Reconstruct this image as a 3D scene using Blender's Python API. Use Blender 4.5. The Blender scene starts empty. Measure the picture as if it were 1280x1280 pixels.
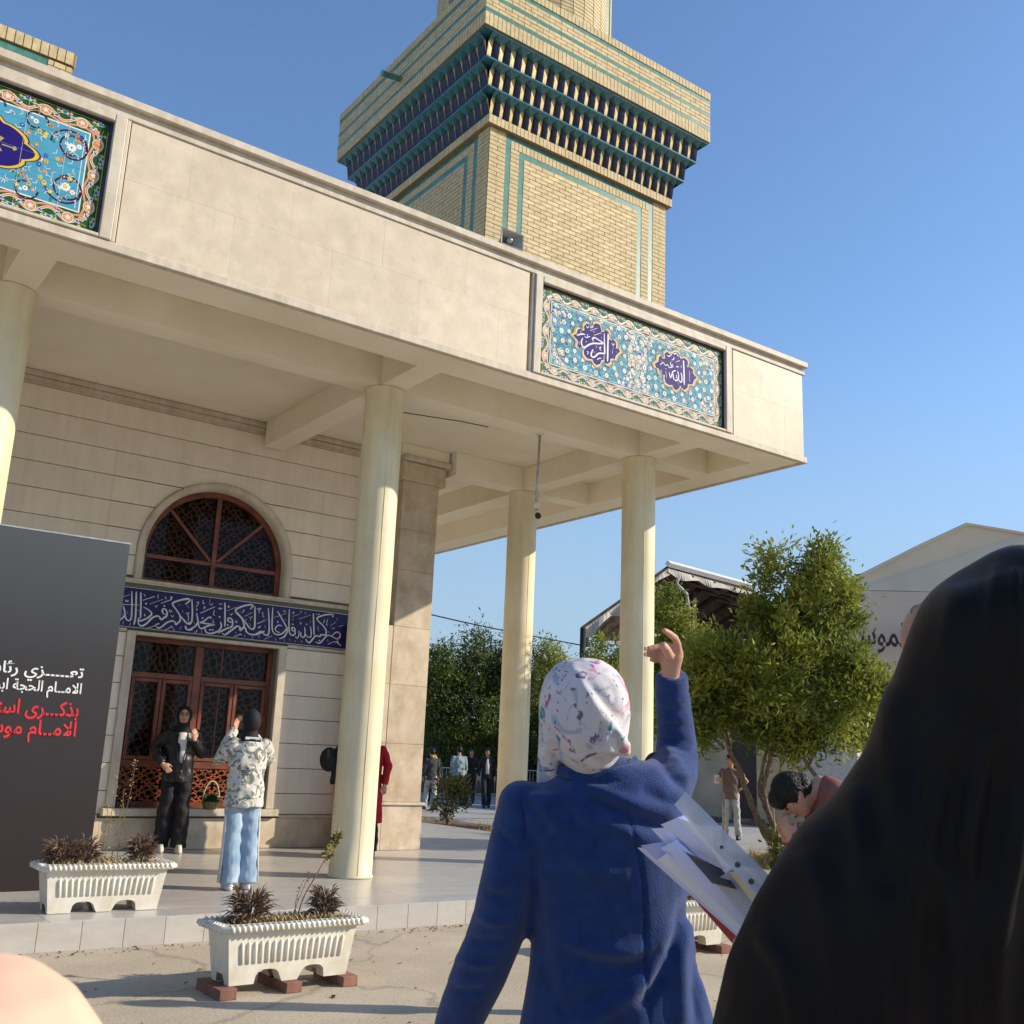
import bpy, math, random
import numpy as np
from mathutils import Vector, Matrix, Quaternion
random.seed(7)
PI = math.pi
S = bpy.context.scene
# ---------------------------------------------------------------- camera
cd = bpy.data.cameras.new('camera')
cam = bpy.data.objects.new('camera', cd)
S.collection.objects.link(cam)
S.camera = cam
YAW, PITCH, ROLL = 0.6248896656, 0.2340337532, 0.0419326484
_f = Vector((math.sin(YAW)*math.cos(PITCH), math.cos(YAW)*math.cos(PITCH), math.sin(PITCH)))
_r = Vector((math.cos(YAW), -math.sin(YAW), 0))
_u = _r.cross(_f)
CR = _r*math.cos(ROLL) + _u*math.sin(ROLL)
CU = -_r*math.sin(ROLL) + _u*math.cos(ROLL)
CF = _f
cam.matrix_world = Matrix(((CR.x, CU.x, -CF.x, 0), (CR.y, CU.y, -CF.y, 0), (CR.z, CU.z, -CF.z, 1.45), (0, 0, 0, 1)))
cd.sensor_width = 36
cd.lens = 36*1297.36/1280
cd.clip_start = 0.05
cd.clip_end = 1500
cd.dof.use_dof = True
cd.dof.focus_distance = 11.5
cd.dof.aperture_fstop = 22.0
# ---------------------------------------------------------------- light
SUN_AZ, SUN_EL = math.radians(328), math.radians(26.3)
sd = Vector((math.cos(SUN_AZ)*math.cos(SUN_EL), math.sin(SUN_AZ)*math.cos(SUN_EL), math.sin(SUN_EL)))
ld = bpy.data.lights.new('sun', 'SUN')
ld.energy = 4.2
ld.angle = math.radians(0.6)
ld.color = (1.0, 0.88, 0.70)
sun = bpy.data.objects.new('sun', ld)
S.collection.objects.link(sun)
sun.rotation_euler = sd.to_track_quat('Z', 'Y').to_euler()
sun.location = sd*60
wd = bpy.data.worlds.new('World')
S.world = wd
wd.use_nodes = True
nt = wd.node_tree
bg = nt.nodes['Background']
sky = nt.nodes.new('ShaderNodeTexSky')
sky.sky_type = 'NISHITA'
sky.sun_disc = False
sky.sun_elevation = SUN_EL
sky.sun_rotation = math.radians(90) - SUN_AZ
sky.air_density = 1.0
sky.dust_density = 0.35
sky.ozone_density = 2.2
# pale blue towards the horizon, as in the photograph
_tc = nt.nodes.new('ShaderNodeTexCoord'); _sx = nt.nodes.new('ShaderNodeSeparateXYZ'); _mr = nt.nodes.new('ShaderNodeMapRange'); _mx = nt.nodes.new('ShaderNodeMix')
nt.links.new(_tc.outputs['Generated'], _sx.inputs[0]); nt.links.new(_sx.outputs['Z'], _mr.inputs['Value'])
_mr.interpolation_type = 'SMOOTHSTEP'
_mr.inputs['From Min'].default_value = 0.0; _mr.inputs['From Max'].default_value = 0.42; _mr.inputs['To Min'].default_value = 0.95; _mr.inputs['To Max'].default_value = 0.0
_mx.data_type = 'RGBA'
_tn = nt.nodes.new('ShaderNodeMix'); _tn.data_type = 'RGBA'; _tn.blend_type = 'MULTIPLY'; _tn.inputs['Factor'].default_value = 1; _tn.inputs['B'].default_value = (.84, .96, 1.07, 1)
nt.links.new(sky.outputs[0], _tn.inputs['A'])
nt.links.new(_mr.outputs['Result'], _mx.inputs['Factor']); nt.links.new(_tn.outputs['Result'], _mx.inputs['A']); _mx.inputs['B'].default_value = (1.98, 2.68, 3.4, 1)
nt.links.new(_mx.outputs['Result'], bg.inputs[0])
bg.inputs[1].default_value = 0.138
S.view_settings.view_transform = 'Standard'
S.view_settings.look = 'None'
S.view_settings.exposure = 0.50
S.view_settings.gamma = 1.0
S.view_settings.use_curve_mapping = False
S.cycles.max_bounces = 8

# ---------------------------------------------------------------- helpers
def link(o):
    S.collection.objects.link(o)
    return o

def tag(o, label=None, cat=None, group=None, kind=None):
    if label: o['label'] = label
    if cat: o['category'] = cat
    if group: o['group'] = group
    if kind: o['kind'] = kind
    return o

def empty(name, loc, label, cat, group=None, rz=0):
    o = bpy.data.objects.new(name, None)
    o.location = loc
    o.rotation_euler = (0, 0, rz)
    o.empty_display_size = 0.2
    return tag(link(o), label, cat, group)

def mat(name, col, rough=0.7, var=0.08, scale=8, bump=0.0, bscale=None, spec=0.3, metal=0.0, col2=None, stain=None, sscale=1.5, detail=6, trans=0.0, sheen=0.0, coat=0.0):
    m = bpy.data.materials.new(name)
    m.use_nodes = True
    n = m.node_tree.nodes
    l = m.node_tree.links
    b = n['Principled BSDF']
    b.inputs['Roughness'].default_value = rough
    b.inputs['Specular IOR Level'].default_value = spec
    b.inputs['Metallic'].default_value = metal
    if sheen: b.inputs['Sheen Weight'].default_value = sheen
    if coat: b.inputs['Coat Weight'].default_value = coat
    if trans: b.inputs['Transmission Weight'].default_value = trans
    tc = n.new('ShaderNodeTexCoord')
    tx = n.new('ShaderNodeTexNoise')
    tx.inputs['Scale'].default_value = scale
    tx.inputs['Detail'].default_value = detail
    l.new(tc.outputs['Object'], tx.inputs['Vector'])
    r = n.new('ShaderNodeValToRGB')
    c = list(col) + [1]
    lo = [max(0, x*(1-var*2)) for x in col] + [1]
    hi = ([min(1, x*(1+var)) for x in col] if col2 is None else list(col2)) + [1]
    r.color_ramp.elements[0].position = 0.3
    r.color_ramp.elements[1].position = 0.7
    r.color_ramp.elements[0].color = lo
    r.color_ramp.elements[1].color = hi
    l.new(tx.outputs['Fac'], r.inputs['Fac'])
    out = r.outputs['Color']
    if stain:
        t2 = n.new('ShaderNodeTexNoise')
        t2.inputs['Scale'].default_value = sscale
        t2.inputs['Detail'].default_value = 9
        t2.inputs['Roughness'].default_value = 0.65
        l.new(tc.outputs['Object'], t2.inputs['Vector'])
        r2 = n.new('ShaderNodeValToRGB')
        r2.color_ramp.elements[0].position = 0.45
        r2.color_ramp.elements[1].position = 0.72
        l.new(t2.outputs['Fac'], r2.inputs['Fac'])
        mx = n.new('ShaderNodeMix')
        mx.data_type = 'RGBA'
        l.new(r2.outputs['Color'], mx.inputs['Factor'])
        l.new(out, mx.inputs['A'])
        mx.inputs['B'].default_value = list(stain) + [1]
        out = mx.outputs['Result']
    l.new(out, b.inputs['Base Color'])
    if bump:
        t3 = n.new('ShaderNodeTexNoise')
        t3.inputs['Scale'].default_value = bscale or scale*4
        t3.inputs['Detail'].default_value = 8
        l.new(tc.outputs['Object'], t3.inputs['Vector'])
        bp = n.new('ShaderNodeBump')
        bp.inputs['Strength'].default_value = bump
        bp.inputs['Distance'].default_value = 0.02
        l.new(t3.outputs['Fac'], bp.inputs['Height'])
        l.new(bp.outputs['Normal'], b.inputs['Normal'])
    return m

def piece_mat(name, col, jitter=0.1, **k):
    """like mat(), and every object that wears it gets its own slight tone"""
    m = mat(name, col, **k)
    n = m.node_tree.nodes
    l = m.node_tree.links
    b = n['Principled BSDF']
    src = b.inputs['Base Color'].links[0].from_socket
    oi = n.new('ShaderNodeObjectInfo')
    mr = n.new('ShaderNodeMapRange')
    mr.inputs['To Min'].default_value = 1-jitter
    mr.inputs['To Max'].default_value = 1+jitter*0.6
    l.new(oi.outputs['Random'], mr.inputs['Value'])
    mx = n.new('ShaderNodeVectorMath')
    mx.operation = 'SCALE'
    l.new(src, mx.inputs[0])
    l.new(mr.outputs['Result'], mx.inputs['Scale'])
    l.new(mx.outputs['Vector'], b.inputs['Base Color'])
    return m

class MB:
    def __init__(s):
        s.v = []; s.f = []; s.m = []; s.c = []
    def poly(s, pts, mi=0, col=None):
        a = len(s.v)
        s.v += [tuple(p) for p in pts]
        s.f.append(list(range(a, a+len(pts))))
        s.m.append(mi)
        s.c.append(col)
    def box(s, x0, x1, y0, y1, z0, z1, mi=0, skip=''):
        a = len(s.v)
        s.v += [(x0,y0,z0),(x1,y0,z0),(x1,y1,z0),(x0,y1,z0),(x0,y0,z1),(x1,y0,z1),(x1,y1,z1),(x0,y1,z1)]
        fs = {'b':(0,3,2,1),'t':(4,5,6,7),'f':(0,1,5,4),'r':(1,2,6,5),'k':(2,3,7,6),'l':(3,0,4,7)}
        for k, q in fs.items():
            if k in skip: continue
            s.f.append([a+i for i in q]); s.m.append(mi); s.c.append(None)
        return s
    def bevbox(s, x0, x1, y0, y1, z0, z1, b=0.004, mi=0):
        """box with chamfered outline on the -y side"""
        a = len(s.v)
        s.v += [(x0,y0+b,z0),(x1,y0+b,z0),(x1,y0+b,z1),(x0,y0+b,z1),(x0+b,y0,z0+b),(x1-b,y0,z0+b),(x1-b,y0,z1-b),(x0+b,y0,z1-b),
                (x0,y1,z0),(x1,y1,z0),(x1,y1,z1),(x0,y1,z1)]
        for q in ((4,5,6,7),(0,1,5,4),(1,2,6,5),(2,3,7,6),(3,0,4,7),(8,9,1,0),(9,10,2,1),(10,11,3,2),(11,8,0,3)):
            s.f.append([a+i for i in q]); s.m.append(mi); s.c.append(None)
        return s
    def grid(s, rows, mi=0, closeu=False, capa=False, capb=False):
        a = len(s.v); nu = len(rows[0])
        for r in rows: s.v += [tuple(p) for p in r]
        for i in range(len(rows)-1):
            for j in range(nu if closeu else nu-1):
                k = (j+1) % nu
                s.f.append([a+i*nu+j, a+i*nu+k, a+(i+1)*nu+k, a+(i+1)*nu+j]); s.m.append(mi); s.c.append(None)
        if capa: s.f.append([a+j for j in range(nu)][::-1]); s.m.append(mi); s.c.append(None)
        if capb: s.f.append([a+(len(rows)-1)*nu+j for j in range(nu)]); s.m.append(mi); s.c.append(None)
        return s
    def groovebox(s, x0, x1, y0, y1, z0, z1, b=0.004, mi=0):
        a = len(s.v)
        s.v += [(x0,y0+b,z0),(x1,y0+b,z0),(x1,y0+b,z1),(x0,y0+b,z1),(x0,y0,z0+b),(x1,y0,z0+b),(x1,y0,z1-b),(x0,y0,z1-b),
                (x0,y1,z0),(x1,y1,z0),(x1,y1,z1),(x0,y1,z1)]
        for q in ((4,5,6,7),(0,1,5,4),(1,2,6,5),(2,3,7,6),(3,0,4,7),(8,9,1,0),(9,10,2,1),(10,11,3,2),(11,8,0,3)):
            s.f.append([a+i for i in q]); s.m.append(mi); s.c.append(None)
        return s
    def cyl(s, c, r, z0, z1, n=24, mi=0, r1=None, cap=True):
        r1 = r if r1 is None else r1
        rows = [[(c[0]+q*math.cos(2*PI*i/n), c[1]+q*math.sin(2*PI*i/n), z) for i in range(n)] for q, z in ((r, z0), (r1, z1))]
        return s.grid(rows, mi, True, cap, cap)
    def tube(s, pts, rad, n=8, mi=0, cap=True, side=None):
        """pts list of 3-vectors; rad number / list of numbers / list of (ra, rb) with ra along 'side'"""
        P = [Vector(p) for p in pts]
        m = len(P)
        R = [rad]*m if not isinstance(rad, (list, tuple)) else rad
        up = Vector(side) if side is not None else None
        rows = []
        prev = None
        for i in range(m):
            t = (P[min(i+1, m-1)]-P[max(i-1, 0)])
            if t.length < 1e-9: t = Vector((0, 0, 1))
            t.normalize()
            if up is not None: a = up - t*up.dot(t)
            elif prev is not None: a = prev - t*prev.dot(t)
            else:
                a = Vector((1, 0, 0)) if abs(t.x) < 0.8 else Vector((0, 1, 0))
                a = a - t*a.dot(t)
            if a.length < 1e-6: a = t.orthogonal()
            a.normalize()
            prev = a
            b = t.cross(a)
            ra, rb = (R[i], R[i]) if not isinstance(R[i], (list, tuple)) else R[i]
            rows.append([P[i] + a*ra*math.cos(2*PI*j/n) + b*rb*math.sin(2*PI*j/n) for j in range(n)])
        return s.grid(rows, mi, True, cap, cap)
    def ball(s, c, r, n=10, mi=0, rot=None):
        rx, ry, rz = (r, r, r) if not isinstance(r, (list, tuple)) else r
        rows = []
        for i in range(n+1):
            th = PI*i/n
            row = []
            for j in range(n*2):
                ph = PI*j/n
                p = Vector((rx*math.sin(th)*math.cos(ph), ry*math.sin(th)*math.sin(ph), rz*math.cos(th)))
                if i == 0 or i == n: p = Vector((1e-5*math.cos(ph), 1e-5*math.sin(ph), p.z))
                if rot is not None: p = rot @ p
                row.append(Vector(c)+p)
            rows.append(row)
        return s.grid(rows[::-1], mi, True, True, True)
    def build(s, name, mats, parent=None, smooth=False, kind=None, label=None):
        me = bpy.data.meshes.new(name)
        me.from_pydata(s.v, [], s.f)
        mats = mats if isinstance(mats, (list, tuple)) else [mats]
        for m in mats: me.materials.append(m)
        if len(mats) > 1: me.polygons.foreach_set('material_index', s.m)
        if smooth: me.polygons.foreach_set('use_smooth', [True]*len(me.polygons))
        if any(c is not None for c in s.c):
            at = me.color_attributes.new('tint', 'FLOAT_COLOR', 'CORNER')
            dat = []
            for f, c in zip(s.f, s.c): dat += (list(c or (0, 0, 0))+[1])*len(f)
            at.data.foreach_set('color', dat)
        me.update()
        o = link(bpy.data.objects.new(name, me))
        if parent is not None: o.parent = parent
        tag(o, label, None, None, kind)
        return o

def inst(name, me, parent, loc=(0, 0, 0), rz=0, scale=None):
    o = link(bpy.data.objects.new(name, me))
    o.location = loc
    o.rotation_euler = (0, 0, rz)
    if scale: o.scale = scale
    o.parent = parent
    return o

def remeshed(mb, name, m, parent, vox=0.012, smooth=6, sculpt=None, colfn=None, deci=None):
    """fuse overlapping lofts into one continuous skin"""
    me = bpy.data.meshes.new(name)
    me.from_pydata(mb.v, [], mb.f)
    o = bpy.data.objects.new(name, me)
    link(o)
    md = o.modifiers.new('r', 'REMESH'); md.mode = 'VOXEL'; md.voxel_size = vox; md.use_smooth_shade = True
    if smooth:
        ms = o.modifiers.new('s', 'SMOOTH'); ms.factor = 0.5; ms.iterations = smooth
    dg = bpy.context.evaluated_depsgraph_get()
    me2 = bpy.data.meshes.new_from_object(o.evaluated_get(dg))
    o.modifiers.clear()
    o.data = me2
    me2.name = name
    bpy.data.meshes.remove(me)
    me2.materials.clear()
    me2.materials.append(m)
    me2.polygons.foreach_set('use_smooth', [True]*len(me2.polygons))
    if sculpt:
        n = len(me2.vertices)
        co = np.empty(n*3); me2.vertices.foreach_get('co', co); co = co.reshape(-1, 3)
        no = np.empty(n*3); me2.vertices.foreach_get('normal', no); no = no.reshape(-1, 3)
        co = sculpt(co, no)
        me2.vertices.foreach_set('co', co.reshape(-1))
        me2.update()
    if parent is not None: o.parent = parent
    return o

def catmull(pts, k=5):
    P = [Vector(p) for p in pts]
    if len(P) < 3: return P
    out = []
    for i in range(len(P)-1):
        p0 = P[max(i-1, 0)]; p1 = P[i]; p2 = P[i+1]; p3 = P[min(i+2, len(P)-1)]
        for j in range(k):
            t = j/k
            out.append(0.5*((2*p1)+(p2-p0)*t+(2*p0-5*p1+4*p2-p3)*t*t+(3*p1-p0-3*p2+p3)*t**3))
    out.append(P[-1])
    return out

# ---------------------------------------------------------------- materials
M = {}
M['travertine'] = piece_mat('travertine stone', (0.64, 0.545, 0.42), 0.06, rough=0.55, scale=5, var=0.06, stain=(0.585, 0.485, 0.365), sscale=3.2, bump=0.06, bscale=30)
M['stone_dark'] = piece_mat('beige marble cladding', (0.62, 0.52, 0.39), 0.08, rough=0.5, scale=4, var=0.08, stain=(0.47, 0.36, 0.25), sscale=2.5, bump=0.05, bscale=25)
M['plaster'] = mat('cream painted plaster', (0.64, 0.57, 0.44), rough=0.8, scale=1.2, var=0.03, bump=0.04, bscale=60)
M['trim'] = mat('pale stone trim', (0.60, 0.53, 0.43), rough=0.6, scale=6, var=0.06, bump=0.05, bscale=40)
M['soffit'] = mat('cream painted soffit', (0.86, 0.80, 0.67), rough=0.75, scale=0.8, var=0.025, bump=0.03, bscale=50, stain=(0.79,0.71,0.56), sscale=0.7)
M['column'] = mat('pale yellow paint', (0.76, 0.68, 0.47), rough=0.45, scale=2.0, var=0.04, bump=0.05, bscale=9, stain=(0.66, 0.56, 0.34), sscale=1.3)
M['wall'] = piece_mat('cream stone panel', (0.80, 0.71, 0.58), 0.035, rough=0.6, scale=3, var=0.03, bump=0.04, bscale=40)
M['joint'] = mat('dark joint', (0.23, 0.19, 0.14), rough=0.9)
M['brick'] = piece_mat('yellow clay brick', (0.66, 0.53, 0.30), 0.14, rough=0.7, scale=14, var=0.10, bump=0.10, bscale=60)
M['mortar'] = mat('brown mortar', (0.27, 0.175, 0.085), rough=0.95, scale=20)
M['green_tile'] = mat('green glazed tile', (0.075, 0.22, 0.175), rough=0.3, spec=0.5, scale=15, var=0.15, bump=0.03)
M['teal_tile'] = mat('teal glazed tile', (0.045, 0.17, 0.20), rough=0.2, spec=0.6, scale=9, var=0.2, bump=0.03)
M['yellow_tile'] = mat('yellow glazed tile', (0.50, 0.35, 0.09), rough=0.42, spec=0.4, scale=12, var=0.25, col2=(0.62, 0.48, 0.20), bump=0.03)
M['indigo_tile'] = mat('indigo glazed tile', (0.016, 0.010, 0.045), rough=0.38, spec=0.6, scale=12, var=0.3)
M['lapis_tile'] = mat('lapis glazed tile', (0.016, 0.010, 0.10), rough=0.35, spec=0.3, scale=5, var=0.25, bump=0.03, bscale=8)
M['olive_tile'] = mat('olive glazed strip', (0.12, 0.13, 0.075), rough=0.4, scale=9)
M['white_glaze'] = mat('white glaze lettering', (0.66, 0.62, 0.62), rough=0.3, scale=20, var=0.05)
M['wood'] = mat('red brown varnished wood', (0.19, 0.055, 0.026), rough=0.42, scale=6, var=0.25, spec=0.45, bump=0.03, bscale=40)
M['lattice'] = mat('sunlit orange brown lattice', (0.36, 0.10, 0.035), rough=0.45, scale=8, var=0.2)  # orange for the sunlit lower panes; the light is put into the colour
M['shaded_lattice'] = mat('shaded brown lattice', (0.13, 0.042, 0.022), rough=0.5, scale=8, var=0.2)  # same wood darkened: shade behind the glass is put into the colour
M['dark_room'] = mat('near black room darkness', (0.022, 0.014, 0.011), rough=0.9)
M['black'] = mat('black metal', (0.02, 0.02, 0.02), rough=0.5)
M['white_plastic'] = mat('white plastic', (0.76, 0.72, 0.62), rough=0.42, scale=5, var=0.05, spec=0.45, stain=(0.62, 0.56, 0.45), sscale=5)
M['grey_metal'] = mat('grey painted metal', (0.34, 0.34, 0.34), rough=0.5, scale=9)
M['steel'] = mat('galvanised steel', (0.45, 0.45, 0.43), rough=0.4, metal=0.6, scale=12, var=0.15)
M['marble'] = piece_mat('pale grey marble slab', (0.52, 0.49, 0.445), 0.05, rough=0.28, scale=2.5, var=0.05, spec=0.5, stain=(0.42, 0.41, 0.40), sscale=3)
M['concrete'] = mat('worn concrete pavement', (0.48, 0.41, 0.31), rough=0.9, scale=1.3, var=0.09, bump=0.25, bscale=55, stain=(0.41, 0.345, 0.255), sscale=0.9, detail=12)
M['paving'] = mat('pale blue grey paving', (0.36, 0.35, 0.33), rough=0.8, scale=2, var=0.08, bump=0.1, bscale=20, stain=(0.30, 0.28, 0.25), sscale=0.7)
M['soil'] = mat('dry soil', (0.20, 0.14, 0.08), rough=1, scale=14, var=0.25, bump=0.6, bscale=40)
M['red_brick'] = piece_mat('red paving brick', (0.25, 0.12, 0.09), 0.12, rough=0.85, scale=20, var=0.15, bump=0.2)
M['skin'] = mat('skin', (0.50, 0.27, 0.18), rough=0.5, scale=14, var=0.05, col2=(0.56, 0.31, 0.215), bump=0.05, bscale=120)
M['skin'].node_tree.nodes['Principled BSDF'].inputs['Subsurface Weight'].default_value = 0.08
M['skin'].node_tree.nodes['Principled BSDF'].inputs['Subsurface Radius'].default_value = (0.01, 0.004, 0.002)
M['hair'] = mat('black hair', (0.012, 0.009, 0.007), rough=0.5, scale=60, var=0.4, bump=0.6, bscale=90)
M['black_cloth'] = mat('black cloth', (0.014, 0.013, 0.015), rough=0.75, scale=12, var=0.2, bump=0.15, bscale=40)
M['print'] = bpy.data.materials.new('glazed painted tile')
def attr_mat(m, rough=0.3, spec=0.5, tile=None):
    m.use_nodes = True
    n = m.node_tree.nodes; l = m.node_tree.links
    b = n['Principled BSDF']
    a = n.new('ShaderNodeVertexColor'); a.layer_name = 'tint'
    t = n.new('ShaderNodeTexNoise'); t.inputs['Scale'].default_value = 7
    mr = n.new('ShaderNodeMapRange'); mr.inputs['To Min'].default_value = 0.78; mr.inputs['To Max'].default_value = 1.15
    tc = n.new('ShaderNodeTexCoord'); l.new(tc.outputs['Object'], t.inputs['Vector'])
    l.new(t.outputs['Fac'], mr.inputs['Value'])
    mx = n.new('ShaderNodeVectorMath'); mx.operation = 'SCALE'
    l.new(a.outputs['Color'], mx.inputs[0]); l.new(mr.outputs['Result'], mx.inputs['Scale'])
    l.new(mx.outputs['Vector'], b.inputs['Base Color'])
    b.inputs['Roughness'].default_value = rough
    b.inputs['Specular IOR Level'].default_value = spec
attr_mat(M['print'], 0.5, 0.07)
M['glass'] = bpy.data.materials.new('window glass')
def glass(m, tint=(0.9, 0.92, 0.92)):
    m.use_nodes = True
    n = m.node_tree.nodes; l = m.node_tree.links
    n.remove(n['Principled BSDF'])
    tr = n.new('ShaderNodeBsdfTransparent'); tr.inputs[0].default_value = list(tint)+[1]
    gl = n.new('ShaderNodeBsdfGlossy'); gl.inputs['Roughness'].default_value = 0.03
    fr = n.new('ShaderNodeFresnel'); fr.inputs['IOR'].default_value = 1.22
    mx = n.new('ShaderNodeMixShader')
    l.new(fr.outputs[0], mx.inputs[0]); l.new(tr.outputs[0], mx.inputs[1]); l.new(gl.outputs[0], mx.inputs[2])
    l.new(mx.outputs[0], n['Material Output'].inputs['Surface'])
glass(M['glass'])

# ---------------------------------------------------------------- Arabic lettering
JOIN = {}   # letter -> (isolated, final, initial, medial) presentation forms
def _ar():
    two = {'\u0627': 0xFE8D, '\u062F': 0xFEA9, '\u0630': 0xFEAB, '\u0631': 0xFEAD, '\u0632': 0xFEAF, '\u0648': 0xFEED, '\u0629': 0xFE93, '\u0649': 0xFEEF}
    four = {'\u0626': 0xFE89, '\u0628': 0xFE8F, '\u062A': 0xFE95, '\u062C': 0xFE9D, '\u062D': 0xFEA1, '\u0633': 0xFEB1, '\u0639': 0xFEC9, '\u0643': 0xFED9,
            '\u0644': 0xFEDD, '\u0645': 0xFEE1, '\u0646': 0xFEE5, '\u064A': 0xFEF1, '\u0634': 0xFEB5, '\u0647': 0xFEE9}
    for k, c in two.items(): JOIN[k] = (chr(c), chr(c+1), None, None)
    for k, c in four.items(): JOIN[k] = (chr(c), chr(c+1), chr(c+2), chr(c+3))
    JOIN['\u0640'] = ('\u0640',)*4
_ar()
def shape_ar(s):
    s = s.replace('\u0644\u0627', '\uFEFB')
    out = []
    n = len(s)
    def left(c): return c in JOIN and JOIN[c][2] is not None
    def right(c): return c in JOIN or c == '\uFEFB'
    for i, c in enumerate(s):
        pj = i > 0 and left(s[i-1]) and right(c)
        nj = i < n-1 and left(c) and right(s[i+1])
        if c == '\uFEFB': out.append('\uFEFC' if pj else '\uFEFB')
        elif c in JOIN: out.append(JOIN[c][(1 if pj else 0) + (2 if nj else 0)] if not (pj and not nj) else JOIN[c][1])
        else: out.append(c)
    return ''.join(out)[::-1]

def lettering(s, name, m, parent, loc, size, bold=0.012, width=None, arabic=True, depth=0.001, align='RIGHT'):
    cu = bpy.data.curves.new(name, 'FONT')
    cu.body = shape_ar(s) if arabic else s
    cu.size = size
    cu.offset = bold*size
    cu.extrude = depth
    cu.align_x = align
    o = bpy.data.objects.new(name, cu)
    link(o)
    dg = bpy.context.evaluated_depsgraph_get()
    me = bpy.data.meshes.new_from_object(o.evaluated_get(dg))
    bpy.data.objects.remove(o)
    me.name = name
    me.materials.clear(); me.materials.append(m)
    o = link(bpy.data.objects.new(name, me))
    n = len(me.vertices)
    co = np.empty(n*3); me.vertices.foreach_get('co', co); co = co.reshape(-1, 3)
    if width:
        w = co[:, 0].max()-co[:, 0].min()
        x1 = co[:, 0].max()
        co[:, 0] = (co[:, 0]-x1)*width/w
    me.vertices.foreach_set('co', co.reshape(-1)); me.update()
    o.rotation_euler = (PI/2, 0, 0)
    o.location = loc
    o.parent = parent
    return o

# fine wandering cracks and dark spots in the concrete
_c = M['concrete'].node_tree; _n = _c.nodes; _l = _c.links; _b = _n['Principled BSDF']
_cur = _b.inputs['Base Color'].links[0].from_socket
_tc3 = _n.new('ShaderNodeTexCoord')
_nz = _n.new('ShaderNodeTexNoise'); _nz.inputs['Scale'].default_value = 1.1; _nz.inputs['Detail'].default_value = 7
_l.new(_tc3.outputs['Object'], _nz.inputs['Vector'])
_ad = _n.new('ShaderNodeVectorMath'); _ad.operation = 'MULTIPLY_ADD'; _ad.inputs[1].default_value = (1.3, 1.3, 0); _l.new(_nz.outputs['Color'], _ad.inputs[0]); _l.new(_tc3.outputs['Object'], _ad.inputs[2])
_vo = _n.new('ShaderNodeTexVoronoi'); _vo.feature = 'DISTANCE_TO_EDGE'; _vo.inputs['Scale'].default_value = .38; _l.new(_ad.outputs[0], _vo.inputs['Vector'])
_rp = _n.new('ShaderNodeValToRGB'); _rp.color_ramp.elements[0].position = 0.002; _rp.color_ramp.elements[0].color = (.72, .72, .72, 1); _rp.color_ramp.elements[1].position = 0.009; _rp.color_ramp.elements[1].color = (1, 1, 1, 1)
_l.new(_vo.outputs['Distance'], _rp.inputs['Fac'])
_sp = _n.new('ShaderNodeTexNoise'); _sp.inputs['Scale'].default_value = 34; _sp.inputs['Detail'].default_value = 4; _l.new(_tc3.outputs['Object'], _sp.inputs['Vector'])
_r2 = _n.new('ShaderNodeValToRGB'); _r2.color_ramp.elements[0].position = .30; _r2.color_ramp.elements[0].color = (.74, .72, .69, 1); _r2.color_ramp.elements[1].position = .42; _r2.color_ramp.elements[1].color = (1, 1, 1, 1)
_l.new(_sp.outputs['Fac'], _r2.inputs['Fac'])
for _s in (_rp, _r2):
    _m = _n.new('ShaderNodeMix'); _m.data_type = 'RGBA'; _m.blend_type = 'MULTIPLY'; _m.inputs['Factor'].default_value = 1
    _l.new(_cur, _m.inputs['A']); _l.new(_s.outputs['Color'], _m.inputs['B']); _cur = _m.outputs['Result']
_l.new(_cur, _b.inputs['Base Color'])

def streak(m, amt, sc=(7, 7, .7), lo=.42, hi=.62):
    """rain streaks and grime running down a surface"""
    n = m.node_tree.nodes; l = m.node_tree.links; b = n['Principled BSDF']
    cur = b.inputs['Base Color'].links[0].from_socket
    tc = n.new('ShaderNodeNewGeometry'); mp = n.new('ShaderNodeMapping'); mp.inputs['Scale'].default_value = sc
    l.new(tc.outputs['Position'], mp.inputs['Vector'])
    t = n.new('ShaderNodeTexNoise'); t.inputs['Scale'].default_value = 1; t.inputs['Detail'].default_value = 8; t.inputs['Roughness'].default_value = .7
    l.new(mp.outputs[0], t.inputs['Vector'])
    r = n.new('ShaderNodeValToRGB'); r.color_ramp.elements[0].position = lo; r.color_ramp.elements[1].position = hi
    r.color_ramp.elements[0].color = (1, 1, 1, 1); r.color_ramp.elements[1].color = (1-amt, 1-amt*1.15, 1-amt*1.5, 1)
    l.new(t.outputs['Fac'], r.inputs['Fac'])
    m_ = n.new('ShaderNodeMix'); m_.data_type = 'RGBA'; m_.blend_type = 'MULTIPLY'; m_.inputs['Factor'].default_value = 1
    l.new(cur, m_.inputs['A']); l.new(r.outputs['Color'], m_.inputs['B']); l.new(m_.outputs['Result'], b.inputs['Base Color'])
streak(M['column'], .10); streak(M['trim'], .16, (9, 9, 1.2)); streak(M['wall'], .07); streak(M['travertine'], .05, (2.2, 2.2, 1.6), .45, .60)
streak(M['travertine'], .07, (13, 13, 8), .54, .66); streak(M['stone_dark'], .16, (5, 5, 3), .46, .62); streak(M['white_plastic'], .14, (6, 6, 3), .46, .64)
streak(M['soffit'], .05, (1.2, 1.2, 1.2)); streak(M['marble'], .10, (1.6, 5, 4), .45, .62); streak(M['brick'], .10, (3, 3, 1))
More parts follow.
